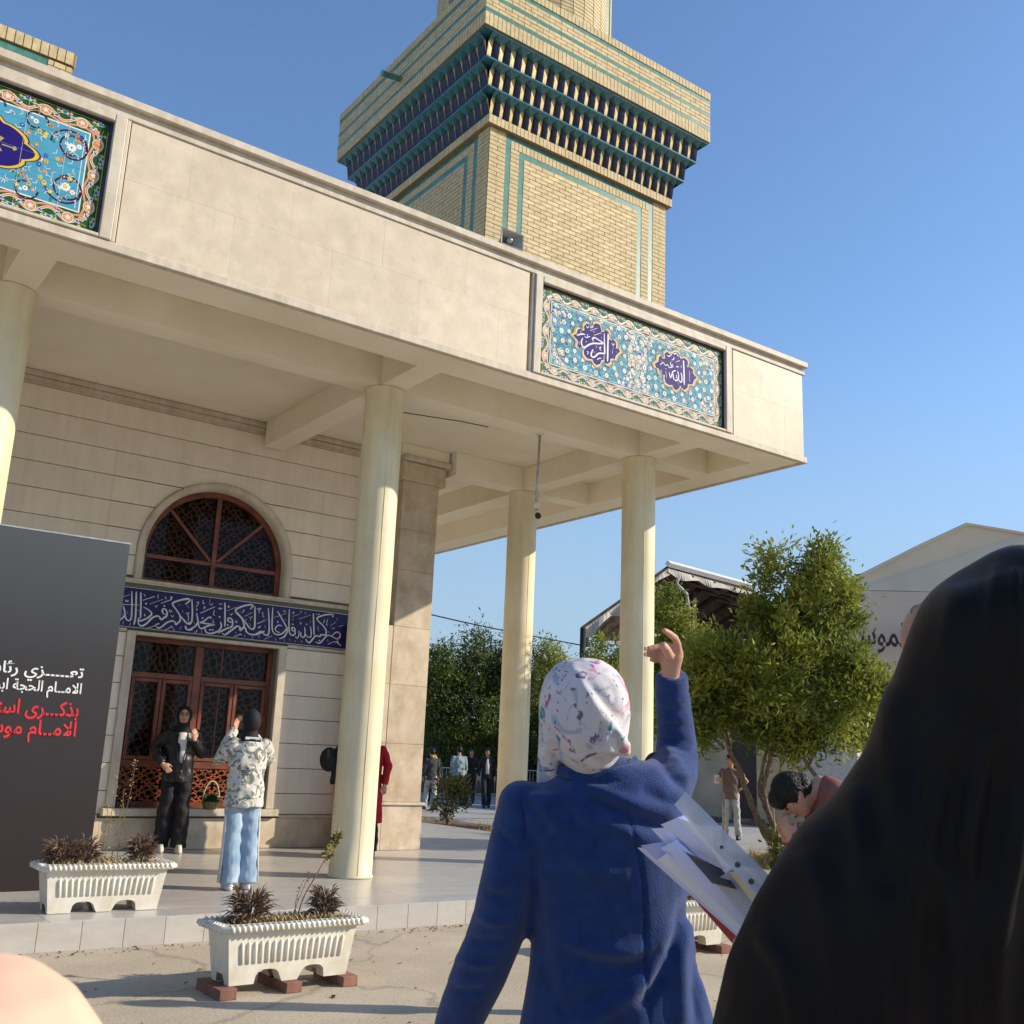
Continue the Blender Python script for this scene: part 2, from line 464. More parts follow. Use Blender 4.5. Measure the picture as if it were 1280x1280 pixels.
# ================================================================ ground and platform
mb = MB()
mb.poly([(-60, -40, 0), (400, -40, 0), (400, 400, 0), (-60, 400, 0)])
tag(mb.build('ground', M['concrete']), kind='structure', label='worn beige concrete pavement in front of the portico')
mb = MB()
mb.poly([(11.6, 13.6, .004), (60, 13.6, .004), (60, 60, .004), (11.6, 60, .004)])
tag(mb.build('pavement', M['paving']), kind='structure', label='pale blue grey paving beyond the portico')
PZ, PY = 0.2, 8.2
plat = MB().box(-8, 11.05, PY+.02, 20, 0, PZ-.02).build('platform', M['concrete'])
tag(plat, kind='structure', label='low marble platform under the portico')
tile_me = {}
def slab(sx, sy, sz):
    k = (round(sx, 3), round(sy, 3), round(sz, 3))
    if k not in tile_me:
        b = MB(); c = .003
        b.box(-sx/2, sx/2, -sy/2, sy/2, -sz, -c)
        a = len(b.v)
        o = b.build('floor_tile', M['marble'])
        tile_me[k] = o.data
        bpy.data.objects.remove(o)
    return tile_me[k]
cnt = 0
far = MB()
ys = [PY+.01]; 
while ys[-1] < 20: ys.append(ys[-1]+.42)
for j in range(len(ys)-1):
    y0, y1 = ys[j], ys[j+1]
    x = 11.04 - (.45 if j % 2 else 0)
    xs = [11.04]
    while x > -8:
        if x < 11.0: xs.append(x)
        x -= .9
    for a, b in zip(xs, xs[1:]):
        cx, cy = (a+b)/2, (y0+y1)/2
        if cx < 1.2 or cy > 17.5 or (cy > 13.3 and cx < 7.3):
            far.box(b+.0025, a-.0025, y0+.0025, y1-.0025, PZ-.02, PZ)
        else:
            o = inst('floor_tile', slab(a-b-.004, y1-y0-.004, .02), plat, (cx, cy, PZ + random.uniform(0, .001)+.003))
            cnt += 1
far.build('floor_tile_field', M['marble'], plat, kind='stuff')
x = 11.02
k = 0
rt = MB().bevbox(-.1495, .1495, 0, .025, 0, PZ-.004, .0015).build('riser_tile', M['marble']); rme = rt.data; bpy.data.objects.remove(rt)
while x > 0:
    inst('riser_tile', rme, plat, (x-.15, PY-.005, 0), 0); x -= .302; k += 1
b = MB().box(-8, x, PY-.004, PY+.02, 0, PZ-.003).build('riser_strip', M['marble'], plat)
# marble edge strip on the right side of the platform
MB().box(11.05, 11.075, PY, 20, 0, PZ).build('edge_strip', M['marble'], plat)

# ================================================================ portico
H = 5.52
F0, XE, YB = 8.62, 11.08, 18.0
port = empty('portico', (5.4, 10.1, PZ), 'cream portico with pale yellow round columns and a stone clad parapet', 'portico')
def pb(mb, name, m, smooth=False, parent=None, **k):
    o = mb.build(name, m, parent or port, smooth, **k)
    if (parent or port) is port: o.matrix_parent_inverse = Matrix.Translation(Vector(port.location)).inverted()
    return o
MB().box(-8, XE-.02, F0+.03, YB, H+.36, H+.55)
pb(MB().box(-8, XE-.06, F0+.06, YB-.05, H+.36, H+.6), 'ceiling_slab', M['soffit'])
pb(MB().box(-8, XE-.07, F0+.07, F0+.52, H, H+.358), 'edge_beam', M['soffit'])
pb(MB().box(XE-.5, XE-.072, F0+.522, YB-.05, H, H+.357), 'edge_beam', M['soffit'])
CX = [1.44, 5.41, 9.40]
pb(MB().box(-8, XE-.502, 9.95, 10.27, H, H+.357), 'ceiling_beam', M['soffit'])
for x in CX:
    pb(MB().box(x-.15, x+.15, F0+.522, 9.948, H+.002, H+.357), 'ceiling_beam', M['soffit'])
    y1 = 13.2 if x < 8 else YB-.06
    pb(MB().box(x-.15, x+.15, 10.272, y1, H+.002, H+.357), 'ceiling_beam', M['soffit'])
pb(MB().box(8.0, 9.248, 12.55, 12.85, H+.003, H+.357), 'ceiling_beam', M['soffit'])
pb(MB().box(9.552, XE-.502, 12.55, 12.85, H+.003, H+.357), 'ceiling_beam', M['soffit'])
pb(MB().box(8.2, 9.248, 16.4, 16.7, H+.003, H+.357), 'ceiling_beam', M['soffit'])
def column(x, y, r=.225, lab=None):
    b = MB()
    prof = [(r+.012, PZ+.003), (r+.012, PZ+.02), (r, PZ+.03)] + [(r*(1+.006*math.sin(i*1.7)), PZ+.03+(H-.03-PZ-.03)*i/14) for i in range(1, 14)] + [(r, H-.03), (r+.012, H-.02), (r+.012, H-.001)]
    b.grid([[(x+q*math.cos(2*PI*i/48), y+q*math.sin(2*PI*i/48), z) for i in range(48)] for q, z in prof], 0, True, True, True)
    return pb(b, 'column', M['column'], True)
for x, y in ((1.40, 10.1), (5.41, 10.1), (9.40, 10.1), (9.38, 12.72), (-2.5, 10.1)):
    column(x, y)
# shallow seam batten up each front column (a casting line)
for x, y, a in ((5.41, 10.1, -98), (9.40, 10.1, -112), (9.38, 12.72, -92)):
    a = math.radians(a)
    cx, cy = x+.224*math.cos(a), y+.224*math.sin(a)
    pb(MB().cyl((cx, cy), .005, PZ+.03, H-.03, 6), 'seam', M['column'])

# ---- parapet: slabs, mouldings, tile picture frames
FT = 6.86
pb(MB().box(-8, XE-.05, F0+.05, F0+.25, H+.602, FT), 'parapet_core', M['trim'])
pb(MB().box(-8, XE-.04, F0+.035, F0+.069, H-.002, H+.6), 'parapet_skirt', M['trim'])
pb(MB().box(XE-.25, XE-.052, F0+.252, YB, H+.602, FT), 'parapet_core', M['trim'])
pb(MB().box(XE-.068, XE-.03, F0+.07, YB, H-.001, FT-.001), 'parapet_cladding', M['trim'])
pb(MB().box(-8, XE-.25, YB-.25, YB-.003, H-.003, FT-.002), 'parapet_core', M['trim'])
# bottom lip
pb(MB().bevbox(-8, XE+.02, F0-.012, F0+.034, H-.01, H+.075, .006), 'lip_moulding', M['trim'])
pb(MB().box(XE-.029, XE+.02, F0+.036, YB, H-.01, H+.075), 'lip_moulding', M['trim'])
# top mouldings: two steps and a coping
pb(MB().bevbox(-8, XE+.015, F0-.015, F0+.034, FT-.09, FT-.04, .005), 'coping_moulding', M['trim'])
pb(MB().bevbox(-8, XE-.01, F0+.012, F0+.049, FT-.04, FT+.02, .003), 'coping_moulding', M['trim'])
pb(MB().bevbox(-8, XE+.05, F0-.045, F0+.32, FT+.02, FT+.10, .008), 'coping', M['trim'])
pb(MB().box(XE-.3, XE+.05, F0+.322, YB, FT+.02, FT+.10), 'coping', M['trim'])
pb(MB().box(XE-.028, XE+.018, F0+.036, YB, FT-.09, FT+.018), 'coping_moulding', M['trim'])
# slabs
def slabs(x0, x1, key):
    z0, z1 = H+.078, FT-.092
    rows = [(z0, z0+.62), (z0+.62, z1)]
    for ri, (a, b) in enumerate(rows):
        x = x0
        off = .5 if ri else 0
        first = True
        while x < x1-.01:
            w = 1.0 if not (first and off) else .55
            xe = min(x+w, x1)
            if x1-xe < .25: xe = x1
            pb(MB().bevbox(x+.0003, xe-.0003, F0+.002+random.uniform(0, .0006), F0+.034, a+.0003, b-.0003, .0006), 'stone_slab', M['travertine'])
            x = xe; first = False
slabs(1.93, 6.33, 1)
slabs(9.66, XE-.03, 2)
slabs(-8, -2.72, 3)
def frame(x0, x1, z0, z1):
    """raised stone frame round a recessed tile picture; x0..x1 outer"""
    t = .105
    for a, b, c, d in ((x0, x0+t, z0, z1), (x1-t, x1, z0, z1), (x0+t, x1-t, z1-.07, z1), (x0+t, x1-t, z0, z0+.035)):
        pb(MB().bevbox(a+.001, b-.001, F0-.03, F0+.034, c, d, .008), 'picture_frame', M['trim'])
    # stepped inner bead
    for a, b, c, d in ((x0-.035, x0-.001, z0, z1), (x1+.001, x1+.035, z0, z1)):
        pb(MB().bevbox(a, b, F0-.008, F0+.034, c, d, .006), 'picture_frame', M['trim'])
    i0, i1, j0, j1 = x0+t+.002, x1-t-.002, z0+.037, z1-.072
    e = .02
    for a, b, c, d in ((i0, i0+e, j0, j1), (i1-e, i1, j0, j1), (i0+e, i1-e, j1-e, j1)):
        pb(MB().box(a, b, F0+.012, F0+.034, c, d), 'inner_fillet', M['indigo_tile'])
    return i0+e, i1-e, j0, j1-e
FR1 = frame(-2.65, 1.885, H+.076, FT-.091)
FR2 = frame(6.40, 9.60, H+.076, FT-.091)

# ================================================================ the hall behind
WY = 13.28
hall = empty('hall_building', (5, WY, PZ), 'hall of grooved cream stone with arched and square windows behind the portico', 'building')
hi = Matrix.Translation(-Vector(hall.location))
def hb(mb, name, m, smooth=False, parent=None, **k):
    o = mb.build(name, m, parent or hall, smooth, **k)
    if parent is None: o.matrix_parent_inverse = hi
    return o
WX0, WX1, WZ0, WZ1 = 3.86, 5.78, .69, 2.78         # square window opening
AX, AR, AZ = 4.80, .965, 3.84                       # arched window
AZ0 = 3.47
# core wall behind the panels, with openings
core = MB()
cy0, cy1 = WY+.03, WY+.35
for a, b, c, d in ((-8, WX0, 0, 5.88), (WX1, 7.6, 0, 5.88), (WX0, WX1, 0, WZ0), (WX0, WX1, WZ1, AZ0), (WX0, WX1, AZ+AR, 5.88)):
    core.box(a, min(b, 7.6), cy0, cy1, c, d)
hb(core, 'core_wall', M['joint'])
hb(MB().box(-8, 7.6, 17.8, 18.2, 0, 5.88), 'rear_wall', M['wall'])
hb(MB().box(7.3, 7.6, cy1+.002, 17.78, 0, 5.88), 'side_wall', M['wall'])
# grooved panels: one course of stone about 0.325 high, joints raked 12 mm
zs = [5.70, 5.396, 5.071, 4.745, 4.42, 4.095, 3.77, 3.51]
zl = [2.80, 2.50, 2.175, 1.86, 1.54, 1.215, .89, .62]
def panel_course(z0, z1, x0, x1, off):
    x = x0
    st = 1.15
    cuts = [x0]
    c = x0 + off
    while c < x1-.2:
        if c > x0+.2: cuts.append(c)
        c += st
    cuts.append(x1)
    for a, b in zip(cuts, cuts[1:]):
        hb(MB().groovebox(a+.0004, b-.0004, WY, WY+.028, z0+.004, z1-.004, .004), 'wall_panel', M['wall'])
def arch_half(z):
    R = AR+.10
    if z < AZ: return R
    d = R*R-(z-AZ)**2
    return math.sqrt(d) if d > 0 else 0
for i, (zt, zb) in enumerate(zip(zs, zs[1:])):
    off = .35 if i % 2 else .9
    if zb > AZ+AR+.10:
        panel_course(zb, zt, -2.0, 7.2, off)
    else:
        # stop the stones on the arch surround, following its curve
        for sgn in (-1, 1):
            n = 20
            zz = [zb+.006+(zt-zb-.012)*k/n for k in range(n+1)]
            edge = [(AX+sgn*arch_half(z), z) for z in zz]
            xo = AX+sgn*1.45
            for yy in (WY,):
                b = MB()
                pts = [(x, WY, z) for x, z in edge] + [(xo, WY, zz[-1]), (xo, WY, zz[0])]
                if sgn > 0: pts = pts[::-1]
                b.poly(pts[::-1] if sgn < 0 else pts[::-1])
                b.poly([(xo, WY, zz[0]), (xo, WY+.028, zz[0]), (edge[0][0], WY+.028, zz[0]), (edge[0][0], WY, zz[0])])
                b.poly([(xo, WY, zz[-1]), (xo, WY+.028, zz[-1]), (edge[-1][0], WY+.028, zz[-1]), (edge[-1][0], WY, zz[-1])])
                hb(b, 'wall_panel', M['wall'])
        panel_course(zb, zt, -2.0, AX-1.4516, off)
        panel_course(zb, zt, AX+1.4516, 7.2, off)
for i, (zt, zb) in enumerate(zip(zl, zl[1:])):
    off = .35 if i % 2 else .9
    panel_course(zb, zt, -2.0, WX0-.115, off)
    panel_course(zb, zt, WX1+.115, 7.2, off)
# cornice under the ceiling
hb(MB().bevbox(-2, 7.16, WY-.025, WY+.028, 5.74, 5.80, .01), 'cornice', M['trim'])
hb(MB().bevbox(-2, 7.3, WY-.045, WY+.028, 5.802, 5.875, .01), 'cornice', M['trim'])
hb(MB().box(-2, 7.3, WY+.0, WY+.029, 5.70, 5.739), 'cornice', M['trim'])
# plinth
x = -2.0
while x < 7.4:
    xe = min(x+.95, 7.4)
    hb(MB().bevbox(x+.001, xe-.001, WY-.03, WY+.028, PZ+.004, .575, .003), 'plinth_slab', M['stone_dark'])
    x = xe
hb(MB().bevbox(-2, WX0-.2, WY-.045, WY+.027, .577, .617, .006), 'plinth_moulding', M['trim'])
hb(MB().bevbox(WX1+.2, 7.38, WY-.045, WY+.027, .577, .617, .006), 'plinth_moulding', M['trim'])
# corner pilaster standing half a metre proud, with capital; a low unseen pier is added beside it to shade the wall
PYF = 12.72
for x0, x1, y0 in ((7.22, 7.82, PYF), (6.78, 7.215, PYF+.004)):
    zc = [.825, 1.60, 2.40, 3.21, 4.02, 4.61, 5.33]
    if x0 < 7: zc = [.825, 1.60, 2.40, 3.21]
    for a, b in zip(zc, zc[1:]):
        hb(MB().bevbox(x0, x1, y0, WY+.33, a+.0012, b-.0012, .003), 'pilaster_and_shade_pier_block', M['stone_dark'])
    hb(MB().bevbox(x0-.01, x1+.02, y0-.03, WY+.34, PZ+.003, .78, .003), 'pilaster_and_shade_pier_base', M['stone_dark'])
    hb(MB().bevbox(x0-.02, x1+.05, y0-.06, WY+.35, .782, .823, .01), 'pilaster_and_shade_pier_base', M['trim'])
    if x0 < 7: continue
    hb(MB().bevbox(x0-.03, x1+.10, y0-.04, WY+.34, 5.332, 5.62, .02), 'capital', M['stone_dark'])
    hb(MB().bevbox(x0-.05, x1+.17, y0-.09, WY+.35, 5.622, 5.705, .02), 'capital', M['trim'])
hb(MB().box(7.15, 7.97, PYF-.02, WY+.3, 5.707, 5.877), 'pilaster_head', M['soffit'])
# tile inscription band
BZ0, BZ1 = 2.86, 3.37
band = hb(MB().box(3.0, 7.38, WY-.002, WY+.028, BZ0, BZ1), 'inscription_band', M['lapis_tile'])
hb(MB().box(-2, 2.998, WY-.002, WY+.028, BZ0, BZ1), 'inscription_band', M['lapis_tile'])
hb(MB().box(-2, 7.38, WY-.006, WY+.027, BZ1+.002, BZ1+.045), 'band_recess', M['olive_tile'])
hb(MB().box(-2, 7.38, WY-.008, WY+.027, BZ0-.012, BZ0-.001), 'band_edge', M['olive_tile'])
wl = MB().box(-2, 7.38, WY-.007, WY-.0025, BZ0+.004, BZ0+.010).box(-2, 7.38, WY-.007, WY-.0025, BZ1-.014, BZ1-.006)
hb(wl, 'band_line', M['white_glaze'])
jl = MB()
for i in range(-8, 28):
    jl.box(i*.27-.001, i*.27+.001, WY-.0045, WY-.003, BZ0+.011, BZ1-.015)
jl.box(-2, 7.38, WY-.0046, WY-.0031, 3.11, 3.1125)
hb(jl, 'tile_joint', M['indigo_tile'])
hb(MB().bevbox(-2, 7.38, WY-.05, WY+.027, BZ1+.047, BZ1+.105, .01), 'band_moulding', M['trim'])
hb(MB().bevbox(-2, WX0-.12, WY-.02, WY+.027, BZ0-.055, BZ0-.013, .006), 'band_moulding', M['trim'])
hb(MB().bevbox(WX1+.12, 7.38, WY-.02, WY+.027, BZ0-.055, BZ0-.013, .006), 'band_moulding', M['trim'])
# arch surround and window
b = MB(); n = 40
pts_o, pts_i = [], []
for (R, L) in ((AR+.095, pts_o), (AR, pts_i)):
    L.append((AX-R, AZ0))
    for i in range(n+1):
        a = PI-PI*i/n
        L.append((AX+R*math.cos(a), AZ+R*math.sin(a)))
    L.append((AX+R, AZ0))
rows = [[(x, WY+.028, z) for x, z in pts_o], [(x, WY-.035, z) for x, z in pts_o]]
rows += [[(AX+(x-AX)*.985, WY-.045, AZ+(z-AZ)*.985 if z > AZ else z) for x, z in pts_o]]
rows += [[(x, WY-.035, z) for x, z in pts_i], [(x, WY+.22, z) for x, z in pts_i]]
b.grid(rows)
hb(b, 'arch_surround', M['trim'], True)
hb(MB().bevbox(AX-AR-.16, AX+AR+.16, WY-.07, WY+.24, AZ0-.03, AZ0-.0005, .006), 'arch_sill', M['trim'])
aw = hb(MB().box(0, .001, 0, .001, 0, .001), 'arched_window', M['wood'])
bpy.data.meshes.remove(aw.data)
aw = bpy.data.objects.new('arched_window', None); link(aw); aw.parent = hall; aw.location = (AX-5, 0, AZ-PZ)
fy = .14
def ab(mb, name, m, smooth=False): return mb.build(name, m, aw, smooth)
b = MB(); rows = [[] for _ in range(4)]
for i in range(n+3):
    for r_, (q, y) in enumerate(((AR-.002, fy), (AR-.002, fy-.005), (AR-.075, fy-.005), (AR-.085, fy+.06))):
        if i == 0: p = (-q, y, AZ0-AZ)
        elif i == n+2: p = (q, y, AZ0-AZ)
        else:
            a = PI-PI*(i-1)/n; p = (q*math.cos(a), y, q*math.sin(a))
        rows[r_].append(p)
b.grid(rows); ab(b, 'window_frame', M['wood'])
def bar2(p, q, w, d=.05, y=fy):
    """a flat bar in the x-z plane between p and q"""
    p, q = Vector((p[0], 0, p[1])), Vector((q[0], 0, q[1]))
    t = (q-p).normalized(); s = Vector((-t.z, 0, t.x))*w/2
    b = MB(); a = [p+s, q+s, q-s, p-s]
    b.poly([(v.x, y, v.z) for v in a]); b.poly([(v.x, y+d, v.z) for v in a[::-1]])
    for i in range(4):
        u, v = a[i], a[(i+1) % 4]
        b.poly([(v.x, y, v.z), (u.x, y, u.z), (u.x, y+d, u.z), (v.x, y+d, v.z)])
    return b
ab(bar2((0, AZ0-AZ), (0, AR-.08), .06), 'glazing_bar', M['wood'])
ab(bar2((-AR+.08, -.02), (-.032, -.02), .05, y=fy+.003), 'glazing_bar', M['wood'])
ab(bar2((.032, -.02), (AR-.08, -.02), .05, y=fy+.003), 'glazing_bar', M['wood'])
for s in (-1, 1):
    ab(bar2((s*.045, .02), (s*(AR-.08)*.72, (AR-.08)*.70), .04, y=fy+.006), 'glazing_bar', M['wood'])
ab(bar2((-AR+.08, AZ0-AZ+.03), (AR-.08, AZ0-AZ+.03), .06, y=fy+.004), 'glazing_bar', M['wood'])
b = MB(); b.poly([(q*(AR-.06), fy+.03, z) for q, z in ()] or [((AR-.07)*math.cos(PI*i/24), fy+.03, (AR-.07)*math.sin(PI*i/24)) for i in range(25)] + [(-AR+.07, fy+.03, AZ0-AZ), (AR-.07, fy+.03, AZ0-AZ)])
ab(b, 'pane', M['glass'])
# star lattice of thin wooden laths
def star_lattice(x0, x1, z0, z1, cell, y, w=.012, inside=None):
    """eight-pointed star rosettes joined by octagons"""
    b = MB()
    nx = max(1, round((x1-x0)/cell)); cx = (x1-x0)/nx
    nz = max(1, round((z1-z0)/cell)); cz = (z1-z0)/nz
    def seg(p, q):
        p, q = Vector(p), Vector(q)
        for v in (p, q):
            if not (x0-1e-4 <= v.x <= x1+1e-4 and z0-1e-4 <= v.y <= z1+1e-4): return
            if inside and not inside(v.x, v.y): return
        t = (q-p).normalized(); s = Vector((-t.y, t.x))*w/2
        a = [p+s, q+s, q-s, p-s]
        b.poly([(v.x, y, v.y) for v in a])
        b.poly([(a[1].x, y, a[1].y), (a[0].x, y, a[0].y), (a[0].x, y+.012, a[0].y), (a[1].x, y+.012, a[1].y)])
        b.poly([(a[3].x, y, a[3].y), (a[2].x, y, a[2].y), (a[2].x, y+.012, a[2].y), (a[3].x, y+.012, a[3].y)])
    for i in range(nx):
        for j in range(nz):
            ox, oz = x0+(i+.5)*cx, z0+(j+.5)*cz
            def P(r, deg): 
                a = math.radians(deg); return (ox+r*cx*math.cos(a), oz+r*cz*math.sin(a))
            for k in range(8):
                a = k*45
                seg(P(.20, a-22.5), P(.20, a+22.5))            # inner octagon
                seg(P(.20, a+22.5), P(.36, a+45)) if k % 2 == 0 else seg(P(.20, a+22.5), P(.36, a))
                seg(P(.20, a-22.5), P(.36, a)) if k % 2 == 0 else seg(P(.20, a-22.5), P(.36, a))
                seg(P(.36, a), P(.5, a+14)) if k % 2 == 0 else seg(P(.36, a), P(.5, a-14))
                seg(P(.36, a), P(.5, a-14)) if k % 2 == 0 else seg(P(.36, a), P(.60, a))
            for k in range(4):
                a = k*90
                seg(P(.5, a+14), P(.46, a+40)); seg(P(.5, a-14), P(.46, a-40))
    return b
ab(star_lattice(-AR, AR, AZ0-AZ+.03, AR, .26, fy+.09, .014, inside=lambda x, z: x*x+max(z, 0)**2 < (AR-.08)**2), 'lattice', M['shaded_lattice'])
# square window
sw = bpy.data.objects.new('square_window', None); link(sw); sw.parent = hall; sw.location = (0-5, 0, -PZ)
def sb(mb, name, m, parent=None): return mb.build(name, m, parent or sw)
# (local x,z equal world x,z ; y=0 is the wall face)
for a, b, c, d in ((WX0-.112, WX0-.001, WZ0, WZ1+.045), (WX1+.001, WX1+.112, WZ0, WZ1+.045), (WX0-.0008, WX1+.0008, WZ1+.001, WZ1+.045)):
    sb(MB().bevbox(a, b, -.035, .24, c, d, .008), 'surround', M['trim'])
sb(MB().bevbox(WX0-.16, WX1+.16, -.11, .26, WZ0-.09, WZ0-.001, .008), 'sill', M['trim'])
y0 = .17
for a, b, c, d in ((WX0, WX0+.06, WZ0, WZ1), (WX1-.06, WX1, WZ0, WZ1), (WX0+.061, WX1-.061, WZ1-.06, WZ1), (WX0+.061, WX1-.061, WZ0, WZ0+.07)):
    sb(MB().bevbox(a, b, y0, y0+.07, c, d, .006), 'window_frame', M['wood'])
MX = 4.76
sb(MB().bevbox(MX-.055, MX+.055, y0-.004, y0+.07, WZ0+.071, WZ1-.061, .008), 'mullion', M['wood'])
sb(MB().bevbox(MX+.32, MX+.335, y0+.04, y0+.06, WZ0+.071, WZ1-.061, .002), 'glazing_bead', M['lattice'])
for x0, x1 in ((WX0+.061, MX-.056), (MX+.056, WX1-.061)):
    sb(MB().bevbox(x0, x1, y0, y0+.07, 2.27, 2.34, .006), 'transom', M['wood'])
    sb(MB().bevbox(x0, x1, y0, y0+.07, 1.17, 1.26, .006), 'transom', M['wood'])
    xm = (x0+x1)/2
    for u0, u1 in ((x0, xm-.002), (xm+.002, x1)):
        for a, b, c, d in ((u0+.002, u0+.05, 1.262, 2.268), (u1-.05, u1-.002, 1.262, 2.268), (u0+.051, u1-.051, 2.22, 2.268), (u0+.051, u1-.051, 1.262, 1.31)):
            sb(MB().bevbox(a, b, y0-.012, y0+.05, c, d, .006), 'stile', M['wood'], sw)
        sb(MB().box(u0+.051, u1-.051, y0+.02, y0+.024, 1.311, 2.219), 'pane', M['glass'])
        sb(star_lattice(u0+.05, u1-.05, 1.31, 2.22, .30, y0+.045, .017), 'lattice', M['shaded_lattice'])
    sb(MB().box(x0, x1, y0+.03, y0+.034, 2.341, WZ1-.061), 'pane', M['glass'])
    sb(star_lattice(x0, x1, 2.34, WZ1-.06, .30, y0+.05, .017), 'lattice', M['shaded_lattice'])
    sb(MB().box(x0, x1, y0+.03, y0+.034, WZ0+.071, 1.169), 'pane', M['glass'])
    sb(star_lattice(x0, x1, WZ0+.07, 1.17, .26, y0+.016, .019), 'lattice', M['lattice'])
hb(MB().box(WX0-.3, WX1+.3, WY+1.0, WY+1.02, 0, 5.0), 'room_dark_sheet', M['dark_room'])  # near-black sheet; the dark of the room is put into its colour
# ================================================================ brick towers
CH = .0635
def tower(cx, cy, W, zb, ztop_body, full, label):
    t = empty('brick_tower', (cx, cy, zb), label, 'tower', 'brick towers on the portico roof')
    inv = Vector((cx, cy, zb))
    hw = W/2
    rest = MB()
    core = MB()
    sides = [(0, Vector((1, 0, 0)), Vector((0, -1, 0))), (1, Vector((0, -1, 0)), Vector((-1, 0, 0))), (2, Vector((0, 1, 0)), Vector((1, 0, 0))), (3, Vector((-1, 0, 0)), Vector((0, 1, 0)))]
    shared = {}
    count = [0]
    def part(mb, name, m, smooth=False):
        o = mb.build(name, m, t, smooth); return o
    def P(sd, s, o, z): # side coords -> local
        _, u, nrm = sd
        v = u*s + nrm*(hw+o)
        return (v.x, v.y, z-zb)
    def brickbox(mbx, sd, s0, s1, z0, z1, o0, o1):
        g = .0045
        s0 += g; s1 -= g; z0 += g; z1 -= g
        if s1-s0 < .01: return
        c = .004
        a = [P(sd, s0, o0, z0), P(sd, s1, o0, z0), P(sd, s1, o0, z1), P(sd, s0, o0, z1)]
        b = [P(sd, s0, o1, z0), P(sd, s1, o1, z0), P(sd, s1, o1, z1), P(sd, s0, o1, z1)]
        mbx.poly(b)
        for i in range(4):
            j = (i+1) % 4
            mbx.poly([a[i], a[j], b[j], b[i]])
    def brick(sd, s0, s1, z0, z1, o0=-.004, o1=.008, single=False):
        jit = random.uniform(-.0012, .0012)
        if single and count[0] < 300:
            k = (round(s1-s0, 4), round(z1-z0, 4), sd[0])
            if k not in shared:
                mbx = MB()
                sv = P(sd, 0, 0, zb)
                brickbox(mbx, sd, 0, s1-s0, zb, zb+z1-z0, o0, o1)
                off = Vector(P(sd, 0, 0, zb))
                mbx.v = [tuple(Vector(v)-off) for v in mbx.v]
                o = mbx.build('brick', M['brick'], t); shared[k] = o.data
                bpy.data.objects.remove(o)
            o = inst('brick', shared[k], t, Vector(P(sd, s0, jit, z0)))
            count[0] += 1
        else:
            brickbox(rest, sd, s0, s1, z0, z1, o0, o1+jit)
    def courses(sd, s0, s1, z0, z1, L=.21, o=0, single=False, ch=CH):
        n = max(1, round((z1-z0)/ch)); h = (z1-z0)/n
        for i in range(n):
            off = (L/2 if i % 2 else 0) if s1-s0 > L*1.3 else 0
            if s1-s0 <= L*1.3:
                L2 = (s1-s0)/2 if i % 2 and s1-s0 > .15 else s1-s0
                cuts = [s0, s0+L2, s1] if L2 < s1-s0 else [s0, s1]
            else:
                cuts = [s0]; c = s0+off if off else s0+L
                while c < s1-.03: cuts.append(c); c += L
                cuts.append(s1)
            for a, b in zip(cuts, cuts[1:]):
                full = abs((b-a)-L) < 1e-6
                brick(sd, a, b, z0+i*h, z0+(i+1)*h, o-.004, o+.008, single and full)
    def soldiers(sd, s0, s1, z0, z1, o=0, w=.0655):
        n = max(1, round((s1-s0)/w)); w = (s1-s0)/n
        for i in range(n): brick(sd, s0+i*w, s0+(i+1)*w, z0, z1, o-.004, o+.008)
    green = MB()
    def gstrip(sd, s0, s1, z0, z1, o=0):
        a = [P(sd, s0, o-.004, z0), P(sd, s1, o-.004, z0), P(sd, s1, o-.004, z1), P(sd, s0, o-.004, z1)]
        b = [P(sd, s0, o+.003, z0), P(sd, s1, o+.003, z0), P(sd, s1, o+.003, z1), P(sd, s0, o+.003, z1)]
        green.poly(b)
        for i in range(4):
            j = (i+1) % 4; green.poly([a[i], a[j], b[j], b[i]])
    zt = ztop_body
    core.box(-hw+.001, hw-.001, -hw+.001, hw-.001, 0, zt-zb)
    e1, e2, e3, e4 = .27, .35, .50, .58
    order = [sides[0], sides[1], sides[2], sides[3]]
    for sd in order:
        vis = sd[0] == 0
        zg1, zg2, zs, zi = zt-.0, zt-.07, zt-.19, zt-.27
        if full:
            courses(sd, -hw, -hw+e1, zb, zt); courses(sd, hw-e1, hw, zb, zt)
            gstrip(sd, -hw+e1, -hw+e2, zb, zt); gstrip(sd, hw-e2, hw-e1, zb, zt)
            gstrip(sd, -hw+e2, hw-e2, zg2, zt)
            courses(sd, -hw+e2, -hw+e3, zb, zs); courses(sd, hw-e3, hw-e2, zb, zs)
            soldiers(sd, -hw+e2, hw-e2, zs, zg2)
            gstrip(sd, -hw+e3, -hw+e4, zb, zs); gstrip(sd, hw-e4, hw-e3, zb, zs)
            gstrip(sd, -hw+e4, hw-e4, zi, zs)
            courses(sd, -hw+e4, hw-e4, zb+1.9, zi, single=vis)
            courses(sd, -hw+e4, hw-e4, zb, zb+1.9)
        else:
            courses(sd, -hw, -hw+e1-.04, zb, zt-.16); courses(sd, hw-e1+.04, hw, zb, zt-.16, single=vis, L=.115)
            soldiers(sd, -hw, hw, zt-.15, zt, .02, .08)
            gstrip(sd, -hw+e1-.04, -hw+e2, zb, zt-.16); gstrip(sd, hw-e2, hw-e1+.04, zb, zt-.16)
            gstrip(sd, -hw+e2, hw-e2, zt-.235, zt-.16)
            soldiers(sd, -hw+e2, hw-e2-.11, zt-.35, zt-.235, 0, .08)
            courses(sd, hw-e2-.11, hw-e2, zt-.35, zt-.235)
            gstrip(sd, -hw+e2, hw-e2, zt-.42, zt-.35)
            courses(sd, -hw+e2, hw-e2, zb, zt-.42)
